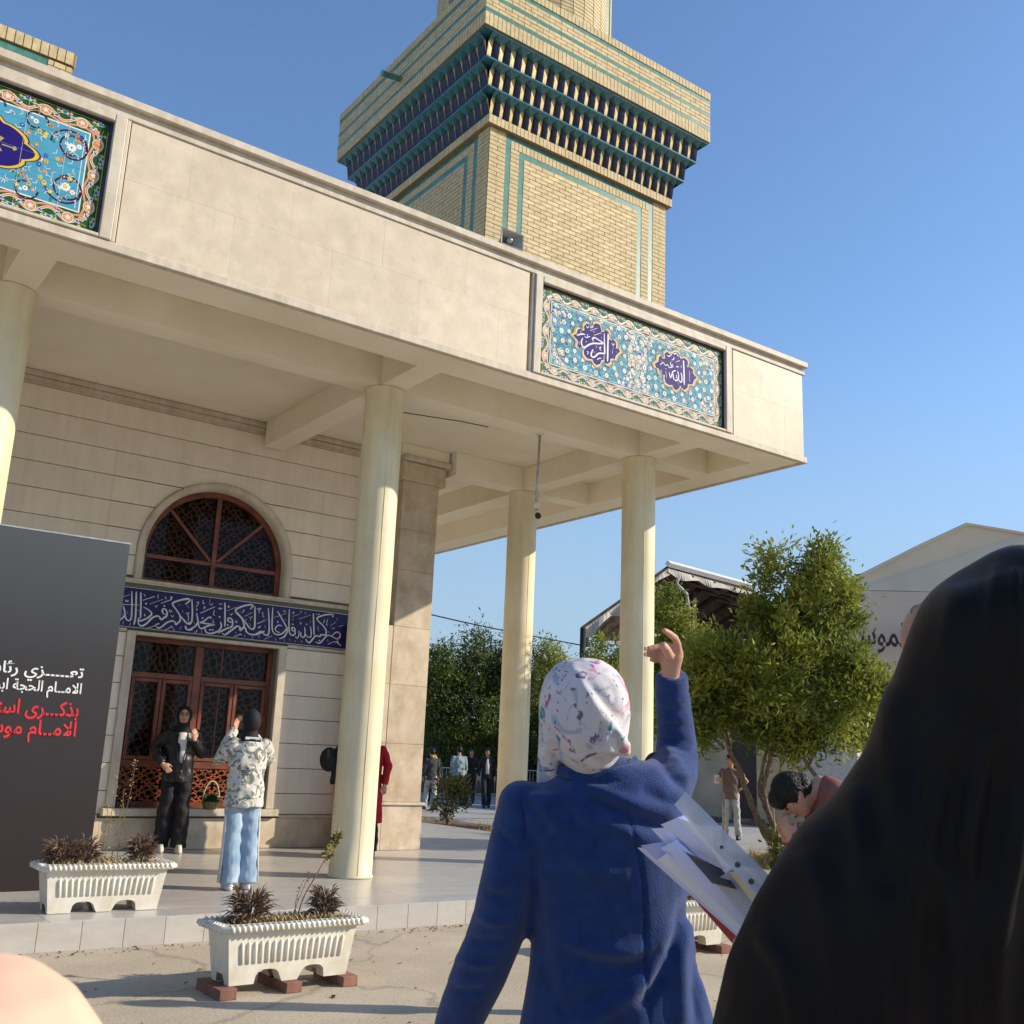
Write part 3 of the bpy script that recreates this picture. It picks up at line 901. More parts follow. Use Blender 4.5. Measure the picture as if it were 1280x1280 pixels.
    if not full:
        core.box(-hw-.019, hw+.019, -hw-.019, hw+.019, zt-zb-.15, zt-zb-.002)
        part(core, 'mortar_core', M['mortar']); part(green, 'green_tile_strip', M['green_tile'])
        o = rest.build('brickwork', M['brick'], t, kind='stuff'); return t
    # belt course
    z = zt
    hb_ = .13
    core.box(-hw-.065, hw+.065, -hw-.065, hw+.065, z-zb+.002, z-zb+hb_)
    for sd in sides: soldiers(sd, -hw-.07, hw+.07, z, z+hb_, .066)
    z += hb_
    # three tiers of pointed niches
    N = 21; th = .312; d = .13
    nm = [M['yellow_tile'], M['indigo_tile'], M['teal_tile'], M['white_glaze']]
    for k in range(3):
        off = .07+.127*k
        half = hw+off
        w = 2*half/N
        b = MB(); h = th-.024; v = -.10
        R0, R1 = (0, 0), (w, 0)
        def q(x, o, zz): return (x, -o, zz)
        R0, R1 = q(0, 0, 0), q(0, .03, h*.70)
        S0, S1 = q(w, 0, 0), q(w, .03, h*.70)
        V0, V1, V2 = q(w*.5, -.055, 0), q(w*.5, -.045, h*.62), q(w*.5, .01, h*.97)
        b.poly([R0, V0, V1, V2, R1], 0)
        b.poly([V0, S0, S1, V2, V1], 1)
        b.poly([R0, S0, V0], 3)
        b.poly([R1, V2, q(w/2, d, h), q(0, d, h)], 2)
        b.poly([S1, q(w, d, h), q(w/2, d, h), V2], 2)
        o = b.build('niche', nm, t); nme = o.data; bpy.data.objects.remove(o)
        o = b.build('niche', [nm[1], nm[0], nm[2], nm[3]], t); nme2 = o.data; bpy.data.objects.remove(o)
        for sd in sides:
            rz = {0: 0, 1: -PI/2, 2: PI/2, 3: PI}[sd[0]]
            for i in range(N):
                p = P(sd, -half+i*w, off, z)
                inst('niche', nme2 if sd[0] == 1 else nme, t, p, rz)
        core.box(-half+.11, half-.11, -half+.11, half-.11, z-zb, z-zb+th-.002)
        # glazed lip on top of the tier
        lip = MB(); L = half+d
        lip.box(-L, L, -L, L, z-zb+h, z-zb+th-.001)
        part(lip, 'glazed_lip', M['teal_tile'])
        z += th
    off = .07+.127*3+.02
    core.box(-hw-off, hw+off, -hw-off, hw+off, z-zb+.001, z-zb+.855)
    for sd in sides:
        a = -hw-off-.006; b_ = hw+off+.006
        zz = z
        soldiers(sd, a, b_, zz, zz+.20, off, .068); zz += .20
        gstrip(sd, a, b_, zz, zz+.055, off+.004); zz += .055
        courses(sd, a, b_, zz, zz+.18, o=off, ch=.06); zz += .18
        gstrip(sd, a, b_, zz, zz+.055, off+.004); zz += .055
        courses(sd, a, b_, zz, zz+.18, o=off, ch=.06); zz += .18
        gstrip(sd, a, b_, zz, zz+.055, off+.004); zz += .055
        soldiers(sd, a, b_, zz, zz+.13, off+.01, .068); zz += .13
    # underside bricks of the cornice block
    zt2 = zz
    # octagonal shaft with turquoise ribs
    R = 1.42; ns = 12
    z0 = zt2
    sh = MB()
    sh.cyl((0, 0), R-.006, z0-zb, z0-zb+3.0, ns*4)
    for c in range(int(3.0/CH)):
        zz0 = z0-zb+c*CH
        for i in range(42):
            if i % 7 == 0: continue
            a0 = 2*PI*(i+(.5 if c % 2 else 0)*0)/42+.004; a1 = 2*PI*(i+1)/42-.004
            am = (a0+a1)/2
            for (p, q_) in ((a0, a1),):
                r0, r1 = R-.01, R+.003
                A = [(r1*math.cos(p), r1*math.sin(p)), (r1*math.cos(q_), r1*math.sin(q_))]
                B = [(r0*math.cos(p), r0*math.sin(p)), (r0*math.cos(q_), r0*math.sin(q_))]
                za, zc = zz0+.005, zz0+CH-.005
                rest.poly([(*A[0], za), (*A[1], za), (*A[1], zc), (*A[0], zc)])
                rest.poly([(*B[0], za), (*B[1], za), (*A[1], za), (*A[0], za)])
    part(sh, 'shaft_core', M['mortar'], True)
    rb = MB()
    for i in range(0, 42, 7):
        a0 = 2*PI*i/42; a1 = 2*PI*(i+1)/42; w = .3
        for s0, s1 in ((a0, a0+(a1-a0)*.38), (a0+(a1-a0)*.38, a1)):
            pass
        am = a0+(a1-a0)*.3
        pa = [(R*math.cos(a0), R*math.sin(a0)), ((R+.02)*math.cos(am), (R+.02)*math.sin(am)), (R*math.cos(a0+(a1-a0)*.6), R*math.sin(a0+(a1-a0)*.6))]
        rb.poly([(*pa[0], z0-zb), (*pa[1], z0-zb), (*pa[1], z0-zb+3), (*pa[0], z0-zb+3)])
        rb.poly([(*pa[1], z0-zb), (*pa[2], z0-zb), (*pa[2], z0-zb+3), (*pa[1], z0-zb+3)])
    part(rb, 'turquoise_rib', M['green_tile'])
    part(core, 'mortar_core', M['mortar'])
    part(green, 'green_tile_strip', M['green_tile'])
    rest.build('brickwork', M['brick'], t, kind='stuff')
    # rain spout through the left face of the cornice
    sp = MB()
    y = .1
    sp.tube([(-hw-off+.1, y, z-zb+.42), (-hw-off-.32, y, z-zb+.36)], .055, 4)
    part(sp, 'rain_spout', M['green_tile'])
    return t
tower(8.43, 11.93, 3.26, 6.0, 9.69, True, 'tall yellow brick tower with green tile lines and three tiers of glazed niches')
tower(0.02, 11.93, 3.26, 6.0, 8.30, False, 'brick tower base with green tile line, its top just showing at upper left')
BAND = [(0.0211,[(3.7449,3.3124),(3.7679,3.1396),(3.7801,2.9914),(3.7648,2.9466),(3.7302,2.9467),(3.7033,2.9906),(3.6846,3.0668),(3.6584,3.1226)]),(0.0211,[(3.8006,3.3139),(3.8175,3.1455),(3.8291,2.9891),(3.8215,2.894)]),(0.0154,[(3.6075,3.1322),(3.852,3.1496)]),(0.0212,[(3.8554,3.3129),(3.8766,3.1526),(3.8918,2.9843)]),(0.0207,[(3.5997,2.8934),(3.6333,2.9281),(3.6675,2.9592),(3.6933,2.9973),(3.7007,3.0295)]),(0.0235,[(3.9126,3.1331),(3.9919,3.0947),(4.0243,3.0547),(3.9868,3.0068),(3.9288,2.9687),(3.8841,2.9519),(3.8635,2.9929)]),(0.0233,[(3.8635,2.9614),(3.8817,2.9084),(3.9225,2.8931),(3.9799,2.9348),(4.0344,3.0042),(4.0935,3.0387),(4.1263,3.0304),(4.1502,2.9972),(4.1828,3.0248),(4.2121,3.0481),(4.2169,3.0887),(4.1938,3.1342),(4.1618,3.1345),(4.1537,3.1015),(4.1767,3.0761),(4.2102,3.0639)]),(0.0242,[(4.4816,3.2819),(4.4834,3.3026),(4.4423,3.3016),(4.3714,3.2766),(4.2829,3.2334),(4.2787,3.2006),(4.3391,3.135),(4.3866,3.0759),(4.4325,3.0325),(4.4784,2.9891),(4.5189,2.9935),(4.5559,3.03)]),(0.0219,[(4.0925,2.9153),(4.1274,2.8889),(4.1723,2.9119),(4.2294,2.97),(4.2906,2.9967),(4.3278,2.9888),(4.344,2.9544),(4.3657,2.9768),(4.3941,3.0121),(4.3836,3.0674)]),(0.0223,[(4.47,2.9559),(4.4912,2.9138),(4.529,2.9057),(4.5688,2.9179)]),(0.0102,[(3.891,3.2139),(3.9728,3.2518),(4.0404,3.2826)]),(0.0102,[(3.9819,3.1771),(4.1469,3.2588)]),(0.0103,[(4.1217,3.2019),(4.2049,3.2442),(4.2503,3.2699),(4.2545,3.3028),(4.2395,3.2928),(4.2503,3.2699)]),(0.0101,[(3.6345,3.2219),(3.7215,3.2643)]),(0.0086,[(3.9865,2.8802),(4.0477,2.8946),(4.0916,2.9231),(4.1279,2.9509),(4.1219,2.9344),(4.0897,2.9388)]),(0.0087,[(4.0765,3.3128),(4.0764,3.2807),(4.0871,3.2579)]),(0.0087,[(4.1661,3.2999),(4.1778,3.2691),(4.1927,3.279)]),(0.0094,[(3.9424,3.0493),(3.936,3.0248),(3.9535,3.0228)]),(0.0092,[(3.6864,2.9301),(3.6889,2.8859)]),(0.0093,[(3.7796,2.9208),(3.7677,2.8804)]),(0.0087,[(4.2658,3.0702),(4.2885,3.0487),(4.3056,3.0747)]),(0.0087,[(4.288,3.0526),(4.2959,3.0334)]),(0.0095,[(4.4185,2.9423),(4.403,2.9005)]),(0.0087,[(4.3167,2.9114),(4.324,2.8841),(4.3399,2.8858)]),(0.0095,[(4.0466,3.1649),(4.0676,3.1554),(4.0887,3.1779)]),(0.0087,[(4.0684,3.1555),(4.0739,3.1362)]),(0.0087,[(4.2494,3.1407),(4.2407,3.1115),(4.2765,3.1157),(4.2578,3.1377)]),(0.0086,[(4.2081,2.8799),(4.2546,2.8928),(4.2826,2.9277),(4.3074,2.9224),(4.2889,2.9084)]),(0.0094,[(3.8886,3.2972),(3.9055,3.2874),(3.92,3.2652)]),(0.0078,[(3.6794,3.1998),(3.6866,3.1732),(3.6993,3.1944),(3.7098,3.172),(3.7183,3.1967)]),(0.0085,[(3.7243,3.0557),(3.732,3.0252)]),(0.0085,[(3.6592,3.0247),(3.6706,2.9947)]),(0.0088,[(4.3472,3.2047),(4.3744,3.2161)]),(0.0088,[(4.4065,3.151),(4.4182,3.1199)]),(0.0088,[(4.4587,3.1246),(4.4772,3.1064),(4.4952,3.1288)]),(0.0088,[(4.4788,3.1066),(4.4944,3.0637)]),(0.0088,[(4.4556,3.2217),(4.4878,3.193)]),(0.0086,[(3.8434,3.0932),(3.8578,3.0712)]),(0.0215,[(4.442,3.0352),(4.4798,2.9909),(4.5139,2.98),(4.5434,3.01),(4.5423,3.1277),(4.515,3.3081)]),(0.0192,[(4.3894,3.2764),(4.4526,3.298),(4.4903,3.2928),(4.4732,3.2621),(4.4359,3.2291)]),(0.0226,[(4.5954,3.1338),(4.621,3.0551),(4.6424,2.9761),(4.6757,2.939),(4.7234,2.9603),(4.7786,2.9907),(4.8527,3.0069),(4.7764,3.0109),(4.7175,3.0127),(4.6506,3.0136)]),(0.0193,[(4.6506,3.0136),(4.706,3.04),(4.7512,3.086),(4.7872,3.1023),(4.7953,3.0827)]),(0.0223,[(4.469,2.9574),(4.4817,2.9184),(4.5181,2.9077),(4.5684,2.9357),(4.6128,2.981),(4.621,3.0185)]),(0.0226,[(4.7284,2.9527),(4.7508,2.9021),(4.8068,2.8891),(4.8718,2.9105),(4.9269,2.9491),(4.9459,3.0087),(4.9237,3.0558)]),(0.0222,[(4.9593,3.3169),(4.9762,3.1775),(4.9942,2.9974)]),(0.0227,[(4.9104,2.9063),(4.954,2.9355),(5.018,2.9752),(5.0833,3.0069),(5.0951,3.058),(5.077,3.1058),(5.0411,3.1184),(5.023,3.0874),(5.0507,3.0697),(5.0899,3.0657)]),(0.026,[(4.9651,2.912),(5.0015,2.891),(5.0412,2.9198),(5.1039,2.976),(5.1596,3.0217),(5.1999,3.0111),(5.2043,2.9699),(5.2318,2.9978),(5.2568,3.0255),(5.2455,3.0744),(5.2083,3.1371),(5.1418,3.1881),(5.1159,3.2269),(5.1429,3.2594),(5.2258,3.3028),(5.3244,3.3289),(5.3522,3.3178),(5.3176,3.2673)]),(0.0248,[(5.1211,3.2192),(5.2074,3.1454),(5.2854,3.0704),(5.3302,3.0208),(5.376,3.0047),(5.4031,3.0411),(5.3928,3.1831),(5.3789,3.3168)]),(0.0248,[(5.2729,3.023),(5.2967,2.9629),(5.3524,2.9353),(5.4314,2.9392),(5.4992,2.9714),(5.5502,2.9977)]),(0.0105,[(4.6452,3.1354),(4.7394,3.1914),(4.8349,3.2439)]),(0.0107,[(5.0011,3.2094),(5.1239,3.2739)]),(0.0108,[(5.2493,3.1627),(5.3482,3.2286)]),(0.0108,[(5.4344,3.0823),(5.5361,3.1357)]),(0.0089,[(4.6626,3.3139),(4.6706,3.2655),(4.6879,3.2758)]),(0.009,[(4.753,3.3332),(4.7594,3.2762)]),(0.009,[(4.7511,3.2752),(4.7783,3.2578),(4.8002,3.2893)]),(0.009,[(4.8804,3.2949),(4.9033,3.281),(4.9221,3.304)]),(0.0098,[(4.8754,3.2238),(4.904,3.2355),(4.9297,3.2343),(4.8894,3.213)]),(0.0097,[(4.6777,3.217),(4.6919,3.2023),(4.7016,3.2281),(4.6809,3.2256)]),(0.009,[(5.0029,3.2721),(5.019,3.2823),(5.0089,3.2561),(5.0379,3.2679)]),(0.0099,[(5.0391,3.1764),(5.0622,3.1624),(5.0809,3.1895)]),(0.009,[(5.0622,3.1624),(5.0678,3.1505)]),(0.0098,[(4.8311,3.2021),(4.8207,3.1432),(4.8476,3.1297)]),(0.0089,[(4.8279,3.0781),(4.8282,3.0371),(4.8491,3.0394)]),(0.0088,[(4.4711,3.2089),(4.4901,3.1867)]),(0.0088,[(4.461,3.1183),(4.4831,3.1046),(4.5002,3.135)]),(0.0088,[(4.4831,3.1046),(4.5008,3.058),(4.4982,3.0091)]),(0.0089,[(4.5807,3.2629),(4.6076,3.2825),(4.6031,3.2492),(4.579,3.2054)]),(0.0099,[(5.1267,3.0864),(5.1524,3.0892),(5.146,3.0677),(5.1275,3.0781)]),(0.0091,[(5.1727,3.2252),(5.1917,3.2106)]),(0.01,[(5.2141,3.2468),(5.2362,3.2451),(5.2099,3.2043)]),(0.0091,[(5.3106,3.1654),(5.3342,3.1512),(5.3578,3.1791)]),(0.0091,[(5.3342,3.1512),(5.342,3.1185)]),(0.0091,[(5.2698,3.1356),(5.2854,3.1122)]),(0.0092,[(5.4256,3.2968),(5.4493,3.2827),(5.4746,3.2984)]),(0.0092,[(5.4493,3.2827),(5.4545,3.2324)]),(0.0091,[(5.328,3.0834),(5.3507,3.0355)]),(0.0092,[(5.4426,3.0453),(5.4664,3.031),(5.485,3.0667)]),(0.009,[(5.1226,2.8828),(5.173,2.8962),(5.2134,2.9252),(5.2315,2.9187),(5.2061,2.912)]),(0.009,[(5.1459,2.9472),(5.1537,2.9149)]),(0.0091,[(5.2708,2.9186),(5.2825,2.8906)]),(0.0091,[(5.3855,2.9136),(5.3889,2.8805)]),(0.0088,[(4.6826,2.9153),(4.6953,2.876)]),(0.0088,[(4.5902,2.8894),(4.6156,2.884),(4.6283,2.9177)]),(0.0088,[(4.5805,3.01),(4.5874,2.9864)]),(0.0209,[(5.4223,2.9425),(5.5028,2.9891),(5.5375,2.9644),(5.5716,2.9456),(5.6077,2.9615),(5.6093,3.0733),(5.5719,3.3141)]),(0.0213,[(5.6354,3.3318),(5.6501,3.0777),(5.6807,2.9893),(5.7425,2.9702),(5.806,2.9921),(5.8505,3.0428),(5.8644,3.0699)]),(0.0162,[(5.796,3.0934),(5.7407,3.0977),(5.7032,3.0579),(5.7164,3.0134),(5.7719,3.0039)]),(0.0213,[(5.7053,3.2886),(5.7869,3.1848),(5.8505,3.0992),(5.8778,3.0456),(5.8426,2.9549),(5.7697,2.9169)]),(0.0215,[(5.8773,3.3345),(5.8942,3.1039),(5.9173,3.0035),(5.9615,2.9824),(5.9921,3.0112),(5.9797,3.0821),(5.9406,3.0831),(5.9496,3.048),(5.9892,3.0418)]),(0.0153,[(6.0016,2.971),(6.0261,2.9477),(6.0504,2.9863),(6.049,3.0584)]),(0.0184,[(6.0788,3.0408),(6.0842,2.9845),(6.1246,2.9731),(6.143,3.0164),(6.1277,3.1186)]),(0.0185,[(6.1486,3.017),(6.1855,2.9845),(6.2304,2.989),(6.2321,3.0568),(6.2074,3.1375)]),(0.0218,[(6.2395,3.319),(6.2596,3.164),(6.2788,3.0199)]),(0.0231,[(6.5366,3.2947),(6.5389,3.3342),(6.4182,3.3162),(6.3076,3.2637),(6.3256,3.2184),(6.4094,3.1592),(6.4596,3.0909),(6.4436,3.0368),(6.3861,3.0361),(6.3657,3.0079),(6.308,3.0125),(6.2666,2.9667),(6.2208,2.9102),(6.1802,2.9218),(6.16,2.956)]),(0.0216,[(6.31,2.9294),(6.3686,2.9143),(6.4265,2.9722),(6.4785,3.0351),(6.5488,3.0285),(6.633,3.0012),(6.6785,3.0449),(6.6604,3.0907),(6.6075,3.0905),(6.5481,3.0369)]),(0.022,[(6.6405,2.9829),(6.6621,2.9376),(6.7057,2.9102)]),(0.01,[(5.4389,3.0904),(5.5611,3.1546)]),(0.0091,[(5.6707,3.1974),(5.8444,3.2737)]),(0.0092,[(5.9257,3.2364),(6.0329,3.2849)]),(0.0092,[(6.0282,3.2168),(6.2022,3.2906)]),(0.011,[(5.5563,2.8855),(5.6633,2.9469)]),(0.0094,[(6.5128,3.1703),(6.6003,3.238)]),(0.0093,[(6.496,2.9058),(6.5565,2.9431),(6.6129,2.9644),(6.6375,2.951),(6.6032,2.9424)]),(0.0105,[(6.6413,3.1735),(6.7096,3.2021)]),(0.009,[(5.4071,3.2947),(5.4356,3.2777),(5.4595,3.3059)]),(0.009,[(5.4356,3.2777),(5.446,3.228)]),(0.0091,[(5.497,3.2543),(5.509,3.1895),(5.5255,3.1862)]),(0.009,[(5.4488,3.046),(5.4715,3.0333),(5.4853,3.055)]),(0.009,[(5.5475,3.0769),(5.5569,3.0373)]),(0.0091,[(5.7147,2.9216),(5.7204,2.8866)]),(0.0091,[(5.8407,2.9189),(5.8546,2.8897)]),(0.0091,[(5.9221,2.9322),(5.9305,2.9023)]),(0.0092,[(6.001,2.9195),(6.0145,2.8952)]),(0.0092,[(6.0951,2.9289),(6.1063,2.8939)]),(0.0092,[(5.9248,3.3037),(5.9388,3.2742),(5.9519,3.312)]),(0.0092,[(5.7857,3.3083),(5.8074,3.2901),(5.8239,3.3127)]),(0.0092,[(5.8196,3.1884),(5.8425,3.1807)]),(0.0092,[(5.9383,3.2223),(5.9533,3.1826)]),(0.0093,[(6.0401,3.3274),(6.0578,3.3191),(6.0537,3.3029)]),(0.0093,[(6.1137,3.3255),(6.125,3.2902)]),(0.0092,[(6.0544,3.1782),(6.0736,3.1543),(6.0458,3.1513)]),(0.0093,[(6.1349,3.161),(6.1527,3.1525),(6.1686,3.1646)]),(0.0093,[(6.2006,3.2099),(6.2121,3.185)]),(0.0104,[(6.3182,3.1494),(6.3476,3.0792)]),(0.0094,[(6.4065,3.2537),(6.4209,3.2236),(6.3941,3.1996)]),(0.0094,[(6.4688,3.2712),(6.4533,3.185),(6.4768,3.1823)]),(0.0094,[(6.5378,3.1518),(6.5628,3.1334),(6.5841,3.1568)]),(0.0094,[(6.5021,3.0953),(6.5084,3.0644)]),(0.0095,[(6.5951,3.2959),(6.6222,3.2564)]),(0.0094,[(6.4894,2.9784),(6.5003,2.9481)]),(0.0094,[(6.2801,3.3132),(6.3152,3.3066),(6.3365,3.3249)])]
BDOTS = [(3.9386,3.1775),(4.1713,3.1757),(4.6833,3.0784),(4.9084,3.1176),(4.7974,2.9355),(4.8332,2.9392),(4.5945,3.1786),(5.4828,2.9151),(5.0296,3.026),(5.4785,2.913),(5.7254,3.1421),(5.947,3.1323),(6.3652,2.9504)]
RAHMAN = [(0.024,[(7.5255,6.3833),(7.5233,6.2265),(7.524,6.0293)]),(0.0211,[(7.4626,6.3652),(7.4711,6.2119),(7.4735,6.121),(7.4259,6.1079),(7.3744,6.0868),(7.341,6.0497),(7.3072,6.0266),(7.2772,6.0254),(7.272,6.0588),(7.2958,6.1211)]),(0.0139,[(7.4699,6.0919),(7.467,6.035)]),(0.0222,[(7.3015,6.2207),(7.2836,6.2436),(7.3172,6.2708),(7.3869,6.2588),(7.4484,6.2409),(7.3881,6.2169),(7.3022,6.1963),(7.2346,6.1599),(7.168,6.1101),(7.1295,6.1236),(7.1195,6.1694),(7.1391,6.2166)]),(0.0126,[(7.3078,6.2997),(7.419,6.3598)]),(0.0111,[(7.2463,6.3383),(7.3568,6.402)]),(0.0125,[(7.3371,6.1816),(7.3596,6.1528)]),(0.0179,[(7.046,6.2248),(7.1292,6.2626),(7.1715,6.2677)]),(0.0138,[(7.1068,6.298),(7.1084,6.2497)]),(0.0124,[(7.1637,6.2446),(7.1981,6.2369),(7.2145,6.259)]),(0.0111,[(7.2051,6.2843),(7.2147,6.2521),(7.2484,6.2687)]),(0.014,[(7.2892,6.3436),(7.3153,6.3371)]),(0.0166,[(7.1826,6.1872),(7.1997,6.185)]),(0.0098,[(7.4203,6.3107),(7.4252,6.2908)]),(0.0111,[(7.3895,6.1681),(7.4195,6.1835),(7.3987,6.1496),(7.4249,6.1428)]),(0.0103,[(7.2034,6.0678),(7.2289,6.0678),(7.2129,6.0357)]),(0.0097,[(7.3092,6.1039),(7.3143,6.0774)]),(0.0111,[(7.3637,6.0071),(7.3932,6.036),(7.432,6.043)]),(0.0127,[(7.5838,6.2789),(7.6021,6.2556),(7.6236,6.283)]),(0.0113,[(7.6028,6.2274),(7.6163,6.2169)]),(0.0085,[(7.5947,6.1967),(7.596,6.1439)]),(0.0113,[(7.6525,6.1914),(7.6616,6.1832)]),(0.0096,[(7.0819,6.1588),(7.0916,6.1199)]),(0.0111,[(7.1849,6.3837),(7.2027,6.3608),(7.2276,6.3891)])]
ALLAH = [(0.0239,[(8.7723,6.3821),(8.7826,6.2579),(8.7882,6.0587)]),(0.0191,[(8.5924,6.1635),(8.6025,6.0998),(8.6415,6.0804),(8.6803,6.1051),(8.6897,6.1593),(8.6699,6.2134)]),(0.0192,[(8.6949,6.1089),(8.7194,6.0782),(8.7487,6.1079),(8.7435,6.1733),(8.7287,6.2065)]),(0.0161,[(8.5249,6.1606),(8.5495,6.0935),(8.5732,6.1438),(8.5923,6.1856),(8.6407,6.2131)]),(0.0117,[(8.4673,6.1602),(8.4824,6.0762)]),(0.0118,[(8.6507,6.1566),(8.6607,6.1222),(8.6412,6.1172)]),(0.0119,[(8.6007,6.3804),(8.6106,6.3608),(8.5719,6.3281)]),(0.0133,[(8.4846,6.3711),(8.5232,6.3668),(8.5714,6.4096)]),(0.0163,[(8.6005,6.4176),(8.6492,6.4383),(8.6885,6.4043)]),(0.0131,[(8.3713,6.2154),(8.4281,6.2599),(8.457,6.2309),(8.5049,6.251),(8.5244,6.2193),(8.5726,6.2395),(8.6015,6.2546)]),(0.0118,[(8.5527,6.3081),(8.558,6.2504),(8.5917,6.2815)]),(0.0134,[(8.64,6.3242),(8.7084,6.3611)]),(0.0163,[(8.6502,6.2601),(8.6696,6.2726),(8.6941,6.268)]),(0.0134,[(8.7332,6.3044),(8.7333,6.2672)]),(0.0117,[(8.3909,6.1547),(8.3866,6.1171),(8.4057,6.1074)]),(0.0135,[(8.8767,6.2677),(8.8868,6.2179)]),(0.0105,[(8.8768,6.2154),(8.8869,6.1284)]),(0.0118,[(8.6805,6.0609),(8.6903,6.0413)]),(0.0117,[(8.4574,6.1869),(8.4862,6.1872)]),(0.0103,[(8.3897,6.279),(8.4042,6.2609)])]
MED1 = [(6.9921,6.206),(7.0452,6.2455),(7.0603,6.2985),(7.1017,6.3244),(7.1362,6.3065),(7.1613,6.3207),(7.1513,6.3668),(7.1925,6.414),(7.2354,6.4125),(7.254,6.3686),(7.2963,6.395),(7.2953,6.43),(7.3377,6.4602),(7.3901,6.4578),(7.4131,6.4148),(7.423,6.3716),(7.4619,6.3899),(7.4875,6.4222),(7.532,6.4065),(7.5506,6.3691),(7.5343,6.3147),(7.5785,6.313),(7.6136,6.33),(7.6498,6.3046),(7.6554,6.2562),(7.6517,6.2267),(7.687,6.2436),(7.719,6.2097),(7.6797,6.1704),(7.6536,6.142),(7.6372,6.0879),(7.5929,6.0901),(7.5669,6.069),(7.5678,6.034),(7.5248,5.9979),(7.481,6.0037),(7.4714,6.0361),(7.4284,6.0175),(7.4123,5.9713),(7.3613,5.9403),(7.318,5.9531),(7.291,5.9944),(7.24,5.9876),(7.206,5.9853),(7.1624,6.0219),(7.1567,6.0688),(7.1852,6.1044),(7.126,6.1018),(7.093,6.0788),(7.0587,6.0969),(7.0738,6.1495),(7.0476,6.1768)]
MED2 = [(8.2815,6.206),(8.3424,6.2516),(8.3512,6.3127),(8.389,6.3413),(8.4085,6.3098),(8.4562,6.319),(8.4461,6.3827),(8.4938,6.4217),(8.523,6.4038),(8.581,6.4197),(8.6198,6.4527),(8.6784,6.4613),(8.7081,6.432),(8.7181,6.3899),(8.787,6.4198),(8.8466,6.4021),(8.8567,6.3598),(8.8369,6.3096),(8.8966,6.3254),(8.9466,6.301),(8.9416,6.2547),(9.0118,6.2129),(8.9566,6.1612),(8.9367,6.1038),(8.8869,6.0912),(8.8572,6.0911),(8.8474,6.0366),(8.7884,5.9922),(8.7393,6.0168),(8.7196,6.034),(8.7003,5.9923),(8.6519,5.9544),(8.6034,5.9679),(8.5838,6.0069),(8.5262,5.9923),(8.4686,6.0069),(8.449,6.0603),(8.4534,6.1052),(8.3916,6.0892),(8.3628,6.1181),(8.3529,6.1593),(8.3056,6.1614)]
# ================================================================ glazed tile pictures and inscriptions
RC = [0]
def ribbon(b, pts, w, y, m=None, col=None, taper=True, k=4, mi=0):
    RC[0] += 1; y -= 4e-6*(RC[0] % 53)
    P = catmull([(p[0], 0, p[1]) for p in pts], k) if len(pts) > 2 else [Vector((p[0], 0, p[1])) for p in pts]
    n = len(P); L, R = [], []
    for i, p in enumerate(P):
        t = (P[min(i+1, n-1)]-P[max(i-1, 0)])
        if t.length < 1e-7: t = Vector((1, 0, 0))
        t.normalize()
        s = Vector((-t.z, 0, t.x))
        # broad reed pen: thinner where the stroke runs along the pen angle
        ww = w*(1.0 if not taper else (0.62+0.38*abs(t.x*0.45+t.z*0.89)))
        if taper:
            e = min(i, n-1-i)/max(1, n-1)
            ww *= min(1, .55+e*4)
        L.append(p+s*ww/2); R.append(p-s*ww/2)
    for i in range(n-1):
        q = [L[i], L[i+1], R[i+1], R[i]]
        b.poly([(v.x, y, v.z) for v in q], mi, col)
wb = MB()
for i, (w, pts) in enumerate(BAND):
    ribbon(wb, pts, w*1.02, WY-.004-.00015*(i % 7))
for x, z in BDOTS:
    r = .014
    wb.poly([(x-r, WY-.0052, z), (x, WY-.0052, z-r), (x+r, WY-.0052, z), (x, WY-.0052, z+r)])
hb(wb, 'lettering', M['white_glaze'])

